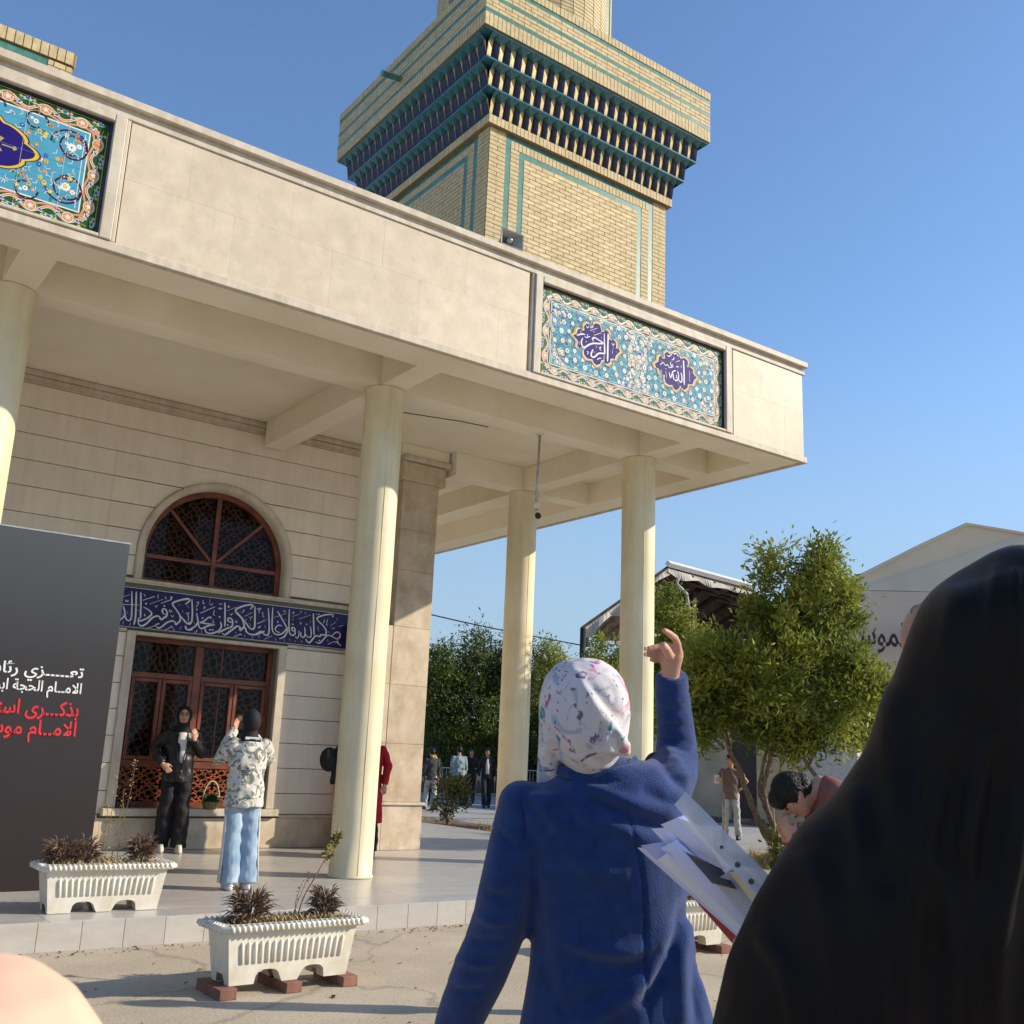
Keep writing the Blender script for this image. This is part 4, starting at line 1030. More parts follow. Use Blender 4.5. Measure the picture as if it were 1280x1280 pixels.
C_ = dict(sky=(.075, .31, .45), sky2=(.05, .24, .38), green=(.025, .085, .02), white=(.74, .72, .66), maroon=(.045, .012, .03), navy=(.022, .012, .16), yellow=(.68, .47, .07),
          orange=(.62, .25, .07), salmon=(.58, .27, .18), pink=(.66, .44, .37), leaf=(.03, .20, .11), blue=(.04, .07, .36), gold=(.42, .34, .09), cream=(.70, .63, .46), turq=(.09, .45, .42), lime=(.38, .40, .06))
class Art:
    def __init__(s, y): s.b = MB(); s.y = y; s.n = 0
    def Y(s, k):
        s.n += 1
        return s.y - .0004*k - 4e-6*(s.n % 97)
    def rect(s, x0, x1, z0, z1, c, k):
        y = s.Y(k); s.b.poly([(x0, y, z0), (x1, y, z0), (x1, y, z1), (x0, y, z1)], 0, C_[c])
    def disc(s, x, z, r, c, k, n=10, sx=1, rot=0):
        y = s.Y(k); s.b.poly([(x+r*sx*math.cos(2*PI*i/n)*math.cos(rot)-r*math.sin(2*PI*i/n)*math.sin(rot), y, z+r*sx*math.cos(2*PI*i/n)*math.sin(rot)+r*math.sin(2*PI*i/n)*math.cos(rot)) for i in range(n)], 0, C_[c])
    def rib(s, pts, w, c, k, taper=False, kk=5): ribbon(s.b, pts, w, s.Y(k), None, C_[c], taper, kk)
    def flower(s, x, z, r, petal, heart, k, n=7, out=None):
        for i in range(n):
            a = 2*PI*i/n+.3
            if out: s.disc(x+.62*r*math.cos(a), z+.62*r*math.sin(a), r*.44, out, k, 7)
            s.disc(x+.62*r*math.cos(a), z+.62*r*math.sin(a), r*.34, petal, k+1, 7)
        s.disc(x, z, r*.42, petal, k+1.5, 8)
        s.disc(x, z, r*.26, heart, k+2, 7)
    def leaf(s, x, z, l, a, c, k, w=.35):
        P = [(0, 0), (.35, w*.5), (.7, w*.35), (1, 0), (.7, -w*.35), (.35, -w*.5)]
        y = s.Y(k); s.b.poly([(x+l*(p*math.cos(a)-q*math.sin(a)), y, z+l*(p*math.sin(a)+q*math.cos(a))) for p, q in P], 0, C_[c])
    def vine(s, cx, cz, r, a0, sgn, k, turns=.85, w=.010):
        pts = []
        n = 12
        for i in range(n+1):
            t = i/n
            a = a0 + sgn*2*PI*turns*t
            q = r*(1-.45*t)
            pts.append((cx+q*math.cos(a), cz+q*math.sin(a)))
        s.rib(pts, w, 'maroon', k, False, 4)
        for i in range(1, n, 2):
            p, q_ = pts[i], pts[i+1]
            ang = math.atan2(q_[1]-p[1], q_[0]-p[0])
            s.leaf(p[0], p[1], .03*r/.15, ang+.7*sgn, 'maroon', k+.6, .7)
            s.leaf(p[0], p[1], .024*r/.15, ang+.7*sgn, 'pink' if i % 4 else 'white', k+1, .55)
        s.flower(cx, cz, r*.24, 'white', 'maroon', k+1, 8)
        s.flower(pts[6][0]*.5+cx*.5, pts[6][1]*.5+cz*.5, r*.15, 'white', 'salmon', k+1, 6)
    def border(s, x0, x1, z0, z1, t, unit):
        s.rect(x0, x1, z0, z1, 'green', 0)
        def run(px, pz, dx, dz, L):
            n = max(2, round(L/unit)); u = L/n
            nx, nz = -dz, dx        # towards the inside
            pts = []; m = n*8
            def at(sv, o): return (px+dx*sv+nx*o, pz+dz*sv+nz*o)
            for i in range(m+1):
                sv = L*i/m
                pts.append(at(sv, t*(.50+.24*math.cos(2*PI*sv/u))))
            s.rib(pts, t*.15, 'white', 1, False, 2)
            s.rib(pts, t*.09, 'salmon', 1.5, False, 2)
            sh_ = [at(L*i/m, t*(.50-.20*math.cos(2*PI*i/m*n))) for i in range(m+1)]
            s.rib(sh_, t*.04, 'lime', .9, False, 2)
            inner = [at(L*i/m, t*(.80+.10*math.cos(2*PI*i/m*n))) for i in range(m+1)]
            s.rib(inner, t*.12, 'salmon', .8, False, 2)
            s.rib([at(0, t*.06), at(L, t*.06)], t*.05, 'lime', 1, False, 1)
            for i in range(n):
                c = at((i+.5)*u, t*.50)
                s.disc(*c, t*.30, 'white', 2, 14); s.disc(*c, t*.265, 'orange', 2.4, 14)
                for j in range(10): s.leaf(c[0], c[1], t*.25, j*PI/5, 'pink' if j % 2 else 'salmon', 2.8, .4)
                for j in range(6): s.leaf(c[0], c[1], t*.15, j*PI/3+.2, 'white', 3.2, .4)
                for e in (-.28, .28):
                    q = at((i+.5+e)*u, t*.5); a = math.atan2(dz, dx)
                    s.leaf(q[0]-.03*math.cos(a), q[1]-.03*math.sin(a), t*.36, a+(.5 if e < 0 else -.5), 'white', 2.1, .5)
                    s.leaf(q[0]-.025*math.cos(a), q[1]-.025*math.sin(a), t*.28, a+(.5 if e < 0 else -.5), 'blue', 2.5, .4)
                c = at(i*u, t*.30)
                for j in range(5):
                    a = math.atan2(nz, nx)+(j-2)*.62+PI
                    s.leaf(c[0], c[1], t*.27, a, 'white', 2, .5); s.leaf(c[0], c[1], t*.22, a, 'blue' if j in (1, 2, 3) else 'turq', 2.4, .4)
                for e in (.18, .82):
                    c = at((i+e)*u, t*.18); s.disc(*c, t*.09, 'pink', 2, 7); s.disc(*c, t*.05, 'orange', 2.4, 6)
                    c = at((i+e)*u, t*.34); s.disc(*c, t*.10, 'leaf', 1.2, 8)
        run(x0+t*.5, z0, 1, 0, x1-x0-t)
        run(x1-t*.5, z1, -1, 0, x1-x0-t)
        run(x1, z0+t*.5, 0, 1, z1-z0-t)
        run(x0, z1-t*.5, 0, -1, z1-z0-t)
        s.rect(x0+t*.93, x1-t*.93, z0+t*.93, z1-t*.93, 'white', 4)
        s.rect(x0+t, x1-t, z0+t, z1-t, 'sky', 4.5)
        return x0+t, x1-t, z0+t, z1-t
    def med(s, cx, cz, pts, k):
        def sc(f, kk):
            y = s.Y(kk); return [(cx+(x-cx)*f, y, cz+(z-cz)*f) for x, z in pts]
        for f, c, dk in ((1.17, 'maroon', 0), (1.15, 'gold', .4), (1.09, 'orange', .8), (1.05, 'cream', 1.2), (1.0, 'navy', 1.6)):
            s.b.poly(sc(f, k+dk), 0, C_[c])
rnd = random.Random(3)
# picture at the upper left: large clear arabesque
x0, x1, z0, z1 = FR1
A = Art(F0+.030)
a0, a1, b0, b1 = A.border(x0, x1, z0, z1, .155, .30)
A.rib([(a1-.03, b0+.02), (a1-.03, b1-.02)], .006, 'white', 5, False, 1)
meds = [(.72, .50), (-1.55, .50)]
zc = (b0+b1)/2
for mx, mr in meds:
    for sx in (-1, 1):
        for cx_, cz_, r, aa, sg in ((mx+sx*.76, zc+.185, .17, PI, -1), (mx+sx*.76, zc-.185, .17, PI, 1), (mx+sx*.76, zc+.185, .125, 0, 1), (mx+sx*.76, zc-.185, .125, 0, -1), (mx+sx*.46, zc+.31, .10, 0, 1), (mx+sx*.46, zc-.31, .10, 0, -1), (mx+sx*.15, zc+.34, .07, 0, 1), (mx+sx*.15, zc-.34, .07, 0, -1), (mx+sx*1.02, zc, .07, PI, 1)):
            if a0+.06 < cx_ < a1-.04: A.vine(cx_, cz_, r, aa if sx > 0 else PI-aa, sg*sx, 5, w=.016)
        for q in range(64):
            x = mx+sx*rnd.uniform(.25, 1.1); z = rnd.uniform(b0+.04, b1-.04)
            if not a0+.04 < x < a1-.05: continue
            c = rnd.choice(['yellow', 'orange', 'white', 'leaf', 'blue', 'salmon', 'turq'])
            if c in ('leaf', 'turq'): A.leaf(x, z, .055, rnd.uniform(0, 6), c, 7, .5)
            else: A.flower(x, z, .022, c, rnd.choice(['white', 'orange', 'maroon']), 8, 5)
        for q in range(90):
            x = mx+sx*rnd.uniform(.2, 1.1); z = rnd.uniform(b0+.04, b1-.04); a = rnd.uniform(0, 6)
            if a0+.06 < x < a1-.06: A.rib([(x, z), (x+.03*math.cos(a), z+.03*math.sin(a)), (x+.05*math.cos(a+.7), z+.05*math.sin(a+.7))], .0045, 'white', 6.5, False, 3)
    pts = []
    for i in range(96):
        a = 2*PI*i/96
        lob = abs(math.cos(a*5.0))**.6
        r = .235+.035*lob
        X = r*1.55*math.cos(a)*(1+.22*abs(math.cos(a))**6); Z = r*1.0*math.sin(a)
        pts.append((mx+X, zc+Z))
    def fill(f, c, k):
        y = A.Y(k); A.b.poly([(mx+(p[0]-mx)*f, y, zc+(p[1]-zc)*f) for p in pts], 0, C_[c])
    fill(1.06, 'maroon', 10); fill(1.035, 'gold', 10.4); fill(1.02, 'yellow', 10.8); fill(.965, 'maroon', 11.2); fill(.95, 'navy', 11.6)
    # gilt inner ornament
    st = [(mx+(.20 if i % 2 else .155)*math.cos(PI*i/8)*1.35, zc+(.155 if i % 2 else .12)*math.sin(PI*i/8)) for i in range(16)]
    y = A.Y(12); A.b.poly([(p[0], y, p[1]) for p in st], 0, C_['gold'])
    A.flower(mx, zc, .07, 'white', 'maroon', 12.5, 8)
    for i in range(26):
        a = rnd.uniform(0, 6.3); q = rnd.random()**.5
        A.flower(mx+.19*q*math.cos(a), zc+.10*q*math.sin(a), .02, rnd.choice(['cream', 'white', 'lime', 'turq']), 'maroon', 12.2, 5)
    for sx in (-1, 1):
        A.flower(mx+sx*.13, zc+.02, .035, 'cream', 'maroon', 12.5, 6); A.flower(mx+sx*.20, zc-.02, .025, 'white', 'leaf', 12.5, 6)
        A.disc(mx+sx*.335, zc, .022, 'gold', 12.5, 4)
        A.rib([(mx+sx*.24, zc), (mx+sx*.32, zc)], .01, 'gold', 12.5, False, 1)
for i in range(1, 14):
    x = x0+.33*i
    if x < x1: A.rib([(x, z0), (x, z1)], .0022, 'cream', 14, False, 1)
for i in range(1, 4): A.rib([(x0, z0+.27*i), (x1, z0+.27*i)], .0018, 'sky', 14, False, 1)
pb(A.b, 'tile_painting', M['print'], label='square picture of turquoise glazed tiles with a lobed navy medallion')
# picture above the right column: two inscribed medallions
x0, x1, z0, z1 = FR2
A = Art(F0+.030)
C_['green'] = (.07, .12, .05); C_['salmon'] = (.56, .42, .36); C_['orange'] = (.60, .40, .28); C_['sky'] = (.09, .30, .42)
a0, a1, b0, b1 = A.border(x0, x1, z0, z1, .15, .27)
A.rib([(a0+.02, b0+.02), (a1-.02, b0+.02), (a1-.02, b1-.02), (a0+.02, b1-.02), (a0+.02, b0+.02)], .006, 'cream', 5, False, 1)
c1 = (sum(p[0] for p in MED1)/len(MED1), sum(p[1] for p in MED1)/len(MED1))
c2 = (sum(p[0] for p in MED2)/len(MED2), sum(p[1] for p in MED2)/len(MED2))
xm = (c1[0]+c2[0])/2
# pale corner fields and the field between the medallions
for fx, fz, r in ((a0, b1, .26), (a0, b0, .26), (a1, b1, .26), (a1, b0, .26), (xm, b1, .24), (xm, b0, .24), (xm, zc, .16)):
    for i in range(210):
        a = rnd.uniform(0, 2*PI); q = r*math.sqrt(rnd.random())
        x, z = fx+q*math.cos(a), fz+q*math.sin(a)
        if a0+.012 < x < a1-.012 and b0+.012 < z < b1-.012:
            A.disc(x, z, rnd.uniform(.012, .022), rnd.choice(['pink', 'cream', 'white', 'pink', 'salmon', 'blue', 'turq']), 5+rnd.random(), 6)
for i in range(1500):
    x = rnd.uniform(a0+.02, a1-.02); z = rnd.uniform(b0+.02, b1-.02)
    a = rnd.uniform(0, 6.3)
    A.rib([(x, z), (x+.022*math.cos(a), z+.022*math.sin(a)), (x+.03*math.cos(a+.9), z+.03*math.sin(a+.9))], .0055, rnd.choice(['white', 'navy', 'maroon', 'turq', 'white', 'leaf', 'blue']), 6.5, False, 2)
def okp(x, z): return a0+.02 < x < a1-.02 and b0+.02 < z < b1-.02
for cx_, cz_ in (c1, c2):
    for rr, nn, fr in ((.40, 20, .036), (.32, 16, .030), (.49, 24, .032), (.57, 26, .03)):
        for i in range(nn):
            a = 2*PI*i/nn+rr*7
            x, z = cx_+rr*1.35*math.cos(a), cz_+rr*.92*math.sin(a)
            if okp(x, z):
                A.disc(x, z, fr*1.15, rnd.choice(['turq', 'blue', 'sky2', 'leaf']), 7, 8)
                A.flower(x, z, fr, rnd.choice(['white', 'cream', 'white']), rnd.choice(['orange', 'maroon', 'yellow']), 7.5, 6)
    for s_ in (-1, 1):
        for t_ in (-1, 1): 
            if okp(cx_+s_*.52, cz_+t_*.24): A.vine(cx_+s_*.52, cz_+t_*.24, .09, PI/2, s_*t_, 7.2, w=.007)
A.med(*c1, MED1, 11); A.med(*c2, MED2, 11)
for L in (RAHMAN, ALLAH):
    for i, (w, pts) in enumerate(L): ribbon(A.b, pts, w, A.Y(14+.3*(i % 5)), None, (.80, .76, .78), True, 4)
for i in range(1, 12):
    x = x0+.27*i
    if x < x1: A.rib([(x, z0), (x, z1)], .0016, 'sky', 16, False, 1)
pb(A.b, 'tile_painting', M['print'], label='long tile picture with two navy medallions of white script')
# dotted gilt line of the neighbouring panel stays plain: nothing more is visible
# ================================================================ people
def cloth(name, col, rough=.85, var=.12, scale=7, bump=.25, bscale=14, **k):
    return mat(name, col, rough=rough, var=var, scale=scale, bump=bump, bscale=bscale, **k)
def printed(name, base, cols, scale=9, thr=.53, rough=.85, stretch=(1, 1, 1)):
    """cloth with soft edged blotches of several colours"""
    m = mat(name, base, rough=rough, var=.04, scale=20, bump=.12, bscale=60)
    n = m.node_tree.nodes; l = m.node_tree.links; b = n['Principled BSDF']
    cur = b.inputs['Base Color'].links[0].from_socket
    tc = n.new('ShaderNodeTexCoord')
    for i, (c, sc, th) in enumerate(cols):
        mp = n.new('ShaderNodeMapping'); mp.inputs['Location'].default_value = (i*3.7, i*1.9, i*5.1)
        mp.inputs['Scale'].default_value = stretch
        l.new(tc.outputs['Object'], mp.inputs['Vector'])
        t = n.new('ShaderNodeTexNoise'); t.inputs['Scale'].default_value = sc; t.inputs['Detail'].default_value = 3.5; t.inputs['Distortion'].default_value = 1.2
        l.new(mp.outputs[0], t.inputs['Vector'])
        r = n.new('ShaderNodeValToRGB'); r.color_ramp.elements[0].position = th; r.color_ramp.elements[1].position = th+.035
        l.new(t.outputs['Fac'], r.inputs['Fac'])
        mx = n.new('ShaderNodeMix'); mx.data_type = 'RGBA'
        l.new(r.outputs['Color'], mx.inputs['Factor']); l.new(cur, mx.inputs['A']); mx.inputs['B'].default_value = list(c)+[1]
        cur = mx.outputs['Result']
    l.new(cur, b.inputs['Base Color'])
    return m
K = dict(
    black=M['black_cloth'], jacket=cloth('black nylon jacket', (.018, .017, .019), rough=.38, bump=.5, bscale=9),
    white=cloth('white cloth', (.66, .64, .62)), charcoal=cloth('charcoal cloth', (.05, .052, .055)), ltgrey=cloth('light grey cloth', (.42, .42, .40)),
    bluegrey=cloth('pale blue grey shirt', (.27, .33, .35)), brown=cloth('grey brown t-shirt', (.17, .115, .095)), pink=cloth('dusty rose knit', (.24, .085, .075)),
    red=cloth('crimson coat', (.42, .015, .025)), jeans=cloth('light blue jeans', (.24, .36, .50), col2=(.40, .50, .60), scale=5), dark=cloth('dark trousers', (.02, .02, .025)),
    camo=printed('white shirt with grey green leaf print', (.60, .56, .50), [((.16, .18, .15), 9, .54), ((.27, .28, .22), 13, .56), ((.10, .12, .10), 17, .61)]),
    stripe=cloth('white side stripe', (.70, .68, .66)), yellow=cloth('yellow fabric', (.50, .28, .02)), snake=printed('patterned brown sleeve', (.24, .19, .15), [((.05, .04, .035), 30, .52)]),
    peach=cloth('peach headscarf', (.82, .50, .36), bump=.08, rough=.9), sneaker=mat('cream sneaker', (.55, .50, .42), rough=.6), blackshoe=mat('black shoe', (.015, .015, .015), rough=.4),
    lips=mat('lips', (.36, .09, .07), rough=.4), eye=mat('dark eye', (.012, .008, .006), rough=.15))

def hand_geo(b, wrist, d, up, side, L=.17, curl=.5, thumb=1, spread=.012):
    """palm and five fingers; d = along the hand, up = back-of-hand normal, side = towards the thumb"""
    d, up, side = Vector(d).normalized(), Vector(up).normalized(), Vector(side).normalized()
    w = Vector(wrist)
    s = L/.18
    b.tube([w-d*.02*s, w+d*.02*s, w+d*.06*s, w+d*.09*s], [(.026*s, .018*s), (.034*s, .016*s), (.041*s, .014*s), (.038*s, .011*s)], 10, side=side)
    for i, (o, ln) in enumerate(((.030, .072), (.010, .080), (-.011, .074), (-.031, .058))):
        p = w+d*.085*s+side*o*s
        c = curl*(1+.12*i)
        q = [p]
        a = 0
        for k in range(3):
            a += c*(.9 if k else .7)
            dd = d*math.cos(a) - up*math.sin(a) + side*(spread*(1.5-i))*6*.1
            q.append(q[-1]+dd*ln*s*(.45, .31, .24)[k])
        b.tube(q, [.0095*s, .0092*s, .0085*s, .006*s], 7)
    p = w+d*.02*s+side*.026*s
    q = [p, p+(side*.9+d*.5-up*.2)*.028*s, p+(side*.7+d*1.0-up*.35)*.05*s, p+(side*.45+d*1.2-up*.5)*.07*s]
    b.tube(q, [.013*s, .0115*s, .010*s, .007*s], 7)

def person(loc, face, H, label, top, bottom, shoes, right, left, feet=((-.10, 0), (.10, 0)), lean=0, hair=None, scarf=None, turn=0, nod=0, jacket=None, loose=0,
           vox=.013, long=False, wide=.012, head_off=(0, 0, 0), top_z=.80, group=None, build=1.0, face_on=True, sleeves=True, extra=None):
    """right/left: (elbow, wrist, hand direction) in local metres for a 1.68 m figure; facing -y"""
    rz = math.atan2(face[0], -face[1])
    t = empty('person', loc, label, 'person', group, rz)
    s = H/1.68
    t.scale = (s, s, s)
    Lm = Matrix.Rotation(lean, 4, 'X')
    pivot = Vector((0, 0, .92))
    def U(p): return pivot + Lm @ (Vector(p)-pivot)
    shR, shL = U((-.160*build, 0, 1.352)), U((.160*build, 0, 1.352))
    neck, headc = U((0, 0.005, 1.42)), U((0, -.015, 1.575))+Vector(head_off)
    Rh = Matrix.Rotation(turn, 4, 'Z') @ Matrix.Rotation(nod, 4, 'X')
    Rh = (Lm @ Rh) if lean else Rh
    def Hd(p): return headc + Rh @ Vector(p)
    b = MB()
    # head: skull, jaw, nose, ears
    b.ball(headc, (.073, .088, .105), 10, rot=Rh.to_3x3())
    b.ball(Hd((0, -.030, -.052)), (.052, .052, .060), 8)
    b.tube([Hd((0, -.085, .022)), Hd((0, -.104, -.014)), Hd((0, -.094, -.022))], [.008, .0125, .009], 6)
    for sx in (-1, 1): b.ball(Hd((sx*.074, .01, -.01)), (.010, .018, .028), 6)
    b.ball(Hd((0, -.080, -.060)), (.020, .012, .012), 6)
    b.tube([U((0, 0.01, 1.36)), neck, Hd((0, .01, -.06))], [.06, .052, .05], 10)
    b.tube([U((0, 0, .86)), U((0, 0, 1.05)), U((0, 0, 1.25)), U((0, 0, 1.38))], [(.13, .09), (.11, .08), (.14, .09), (.13, .06)], 12, side=(1, 0, 0))
    for sh, (el, wr, hd), sg in ((shR, right, -1), (shL, left, 1)):
        el, wr = Vector(el), Vector(wr)
        b.tube([sh, el, wr], [.045, .036, .026], 8)
        hdv = Vector(hd).normalized()
        sd = hdv.orthogonal().normalized()
        upv = Vector((sg*.3, -.6, .3)); upv = (upv-hdv*upv.dot(hdv)).normalized()
        sd = hdv.cross(upv)*sg
        hand_geo(b, wr, hdv, upv, sd, .165, .55)
    legs = []
    for i, sx in enumerate((-1, 1)):
        fx, fy = feet[i]
        hip = Vector((sx*.085, 0, .90)); ank = Vector((fx, fy+.03, .09)); kn = (hip+ank)/2+Vector((0, -.03, .01))
        legs.append((hip, kn, ank))
        b.tube([hip, kn, ank], [.075, .052, .036], 8)
    remeshed(b, 'body', M['skin'], t, max(.008, vox*.75), 3)
    # features
    if face_on:
        for sx in (-1, 1):
            MB().ball(Hd((sx*.031, -.083, .012)), (.013, .006, .006), 6, rot=Rh.to_3x3()).build('eye', K['eye'], t, True)
            MB().tube([Hd((sx*.014, -.088, .032)), Hd((sx*.032, -.089, .037)), Hd((sx*.048, -.078, .030))], [.003, .0035, .002], 5).build('eyebrow', M['hair'], t, True)
        MB().tube([Hd((-.022, -.090, -.050)), Hd((0, -.098, -.049)), Hd((.022, -.090, -.050))], [.003, .006, .003], 6).build('mouth', K['lips'], t, True)
    # trousers
    if bottom:
        b = MB()
        b.tube([Vector((0, 0, 1.03)), Vector((0, 0, .93)), Vector((0, .005, .84))], [(.135, .10), (.155, .115), (.15, .11)], 14, side=(1, 0, 0))
        for hip, kn, ank in legs:
            w = wide
            b.tube([hip, (hip+kn)/2+Vector((0, -.005, 0)), kn, (kn+ank)/2, ank+Vector((0, 0, -.03))], [.088, .078+w*.3, .062+w*.7, .058+w, .058+w*1.1], 12)
        def wr_(co, no, r=random.random()*9):
            k = np.sin(co[:, 2]*46+np.sin(co[:, 0]*30+r)*1.5+co[:, 1]*20)*.004*(co[:, 2] < .8)
            k += np.sin(co[:, 2]*17+co[:, 0]*22+r)*.005
            return co+no*k[:, None]
        remeshed(b, 'trousers', bottom, t, vox, 3, wr_)
    for i, (hip, kn, ank) in enumerate(legs):
        b = MB()
        y = ank.y; x = ank.x
        b.grid([[(x+q*math.cos(2*PI*j/12)*.95+0, y-.065+1.0*w*math.sin(2*PI*j/12), z) for j in range(12)] for q, w, z in ((.046, .128, .003), (.050, .135, .02), (.047, .128, .045), (.042, .105, .07), (.036, .07, .095))], 0, True, True, True)
        b.build('shoe', shoes, t, True)
    # upper garment
    if top:
        b = MB()
        f = 1+loose
        zb = .42 if long else top_z
        rows = [((0, 0, zb), (.155*f*build, .125*f))]
        if long: rows = [((0, 0, zb), (.22, .17)), ((0, 0, .75), (.185, .15))]
        rows += [((0, 0, .95), (.152*f*build, .118*f)), ((0, -.005, 1.10), (.142*f*build, .108*f)), ((0, -.005, 1.24), (.160*f*build, .118*f)), ((0, 0, 1.33), (.168*build, .105)), ((0, 0, 1.375), (.140*build, .088)), ((0, .005, 1.41), (.09, .07)), ((0, .0, 1.43), (.062, .058))]
        pts = [U(p) if p[2] > .9 else Vector(p) for p, _ in rows]
        b.tube(pts, [r for _, r in rows], 18, side=(1, 0, 0))
        for sh, (el, wr, hd) in ((shR, right), (shL, left)):
            el, wr = Vector(el), Vector(wr)
            if sleeves == 'short':
                b.ball(sh, .062, 8); b.tube([sh, sh.lerp(el, .6)], [.062, .062], 12)
            else:
                b.ball(sh, .058+loose*.05, 8)
                b.tube([sh, sh.lerp(el, .5), el, el.lerp(wr, .5), wr.lerp(el, .05)], [.056+loose*.05, .056+loose*.08, .050+loose*.08, .045+loose*.07, .036+loose*.05], 12)
        def wr2(co, no, r=random.random()*9):
            k = np.sin(co[:, 2]*34+np.sin(co[:, 0]*18+r)*2+co[:, 1]*14)*.0045 + np.sin(co[:, 0]*40+co[:, 2]*21+r)*.004
            return co+no*k[:, None]
        remeshed(b, 'coat' if long else 'shirt' if not jacket else 'jacket', top, t, vox, 4, wr2)
    if scarf:
        b = MB()
        b.ball(Hd((0, .018, .006)), (.092, .098, .118), 10, rot=Rh.to_3x3())
        b.ball(Hd((0, .0, -.10)), (.078, .075, .055), 8)
        b.tube([U((0, .0, 1.37)), U((0, -.01, 1.43)), Hd((0, 0, -.09))], [(.125, .10), (.085, .08), (.07, .07)], 14)
        # face opening: carve by pushing front vertices back
        def fc(co, no):
            inv = Rh.to_3x3().inverted()
            rel = (co-np.array(headc)) @ np.array(inv).T
            m = (rel[:, 1] < -.03) & (np.abs(rel[:, 0]) < .056) & (rel[:, 2] > -.078) & (rel[:, 2] < .066) & ((rel[:, 0]/.056)**2+((rel[:, 2]+.006)/.07)**2 < 1.0)
            rel[m, 1] += .065
            return rel @ np.array(Rh.to_3x3()).T+np.array(headc)
        remeshed(b, 'headscarf', scarf, t, vox*.8, 2, fc)
    if hair:
        b = MB()
        b.ball(Hd((0, .016, .022)), (.083, .092, .100), 10, rot=Rh.to_3x3())
        b.ball(Hd((0, -.045, .085)), (.055, .04, .028), 8, rot=Rh.to_3x3())
        if hair == 'fringe': b.ball(Hd((0, -.070, .060)), (.060, .030, .045), 8, rot=Rh.to_3x3()); b.ball(Hd((0, .05, -.02)), (.072, .055, .07), 8)
        if hair == 'bun': 
            b.ball(Hd((0, .03, .13)), (.035, .035, .04), 6); b.ball(Hd((.03, .0, .125)), (.02, .02, .03), 6)
        remeshed(b, 'hair', M['hair'], t, vox*.7, 1, lambda co, no: co+no*(np.random.RandomState(1).rand(len(co), 1)*.006))
    if extra: extra(t, U, Hd, s)
    return t

down = lambda sg, f=0: ((sg*.22, .02+f, 1.12), (sg*.235, -.03+f, .87), (0, -.15, -1))
# ---- the young woman being photographed
def ex1(t, U, Hd, s):
    b = MB(); b.tube([U((0.02, -.112, 1.02)), U((0.015, -.128, 1.15)), U((0, -.118, 1.28)), U((0, -.085, 1.37))], [(.028, .018), (.04, .02), (.06, .022), (.05, .03)], 10, side=(1, 0, 0))
    b.build('inner_shirt', K['white'], t, True)
    for sx, r in ((-1, 0), (1, 0)):
        MB().tube([U((sx*.055, -.105, 1.36)), U((sx*.062, -.138, 1.22)), U((sx*.03, -.142, 1.05)), U((.012, -.135, .90))], [.008, .007, .006, .005], 6).build('jacket_edge', K['jacket'], t, True)
    for z in (.86, .93): MB().ball(U((.018, -.150, z)), (.007, .004, .007), 6).build('snap_button', M['steel'], t, True)
    g = MB()
    for sx in (-1, 1):
        pts = [Hd((sx*.033+.024*math.cos(a), -.098, .008+.020*math.sin(a))) for a in [2*PI*i/14 for i in range(15)]]
        g.tube(pts, .0016, 5)
        g.tube([Hd((sx*.057, -.096, .012)), Hd((sx*.078, -.03, .014))], .0016, 5)
    g.tube([Hd((-.010, -.100, .012)), Hd((.010, -.100, .012))], .0016, 5)
    g.build('glasses', M['black'], t, True)
person((4.47, 12.93, PZ), (-.25, -.97), 1.72, 'young woman in black headscarf and open black jacket over white shirt, standing before the window', K['jacket'], K['black'], K['sneaker'],
       ((-.30, .06, 1.20), (-.19, -.12, 1.00), (.7, -.4, -.7)), ((.24, -.02, 1.13), (.13, -.19, 1.30), (-.1, -.2, 1)), feet=((-.11, .02), (.09, -.05)), scarf=K['black'], jacket=True, loose=.16, top_z=.80, vox=.011, turn=-.1, wide=.035, extra=ex1)
# ---- her friend taking the picture
def ex2(t, U, Hd, s):
    for sx in (-1, 1):
        MB().tube([(sx*.155, .01, .95), (sx*.162, -.0, .70), (sx*.168, .02, .40), (sx*.185, .05, .07)], [(.012, .035)]*4, 8, side=(1, 0, 0)).build('side_stripe', K['stripe'], t, True)
    MB().bevbox(-.04, .04, -.365, -.355, 1.50, 1.66, .003).build('phone', M['black'], t)
    MB().box(-.07, .07, .075, .085, 1.40, 1.425).build('collar', K['white'], t)
person((3.93, 9.50, PZ), (.10, .99), 1.60, 'woman seen from behind in white leaf print shirt and light blue jeans, taking a photo', K['camo'], K['jeans'], K['white'],
       ((-.25, -.10, 1.20), (-.07, -.30, 1.50), (.2, -.2, 1)), ((.25, -.10, 1.20), (.07, -.30, 1.50), (-.2, -.2, 1)), feet=((-.10, 0), (.085, .03)), scarf=K['black'], loose=.22, top_z=.76, vox=.011, face_on=False, wide=.03, extra=ex2)
# ---- two people half hidden by the middle column
person((6.655, 12.10, PZ), (-.6, -.8), 1.62, 'person in long crimson coat mostly hidden behind the middle column', K['red'], K['dark'], K['blackshoe'],
       down(-1), ((.24, .0, 1.14), (.22, -.06, .90), (0, -.1, -1)), scarf=K['black'], long=True, loose=.1)
def exb(t, U, Hd, s):
    b = MB(); b.ball((-.31, .03, 1.16), (.09, .13, .17), 10); remeshed(b, 'shoulder_bag', M['black_cloth'], t, .012, 2)
person((6.27, 11.84, PZ), (.6, .8), 1.64, 'person in black with a round black bag peeking out left of the middle column', K['black'], K['dark'], K['blackshoe'],
       down(-1), down(1), scarf=K['black'], loose=.05, face_on=False, vox=.014)
bg_ = MB(); bg_.ball((6.02, 12.0, 1.36), (.12, .10, .15), 12); bg_.tube([(6.06, 11.98, 1.45), (6.16, 11.92, 1.58)], .02, 6)
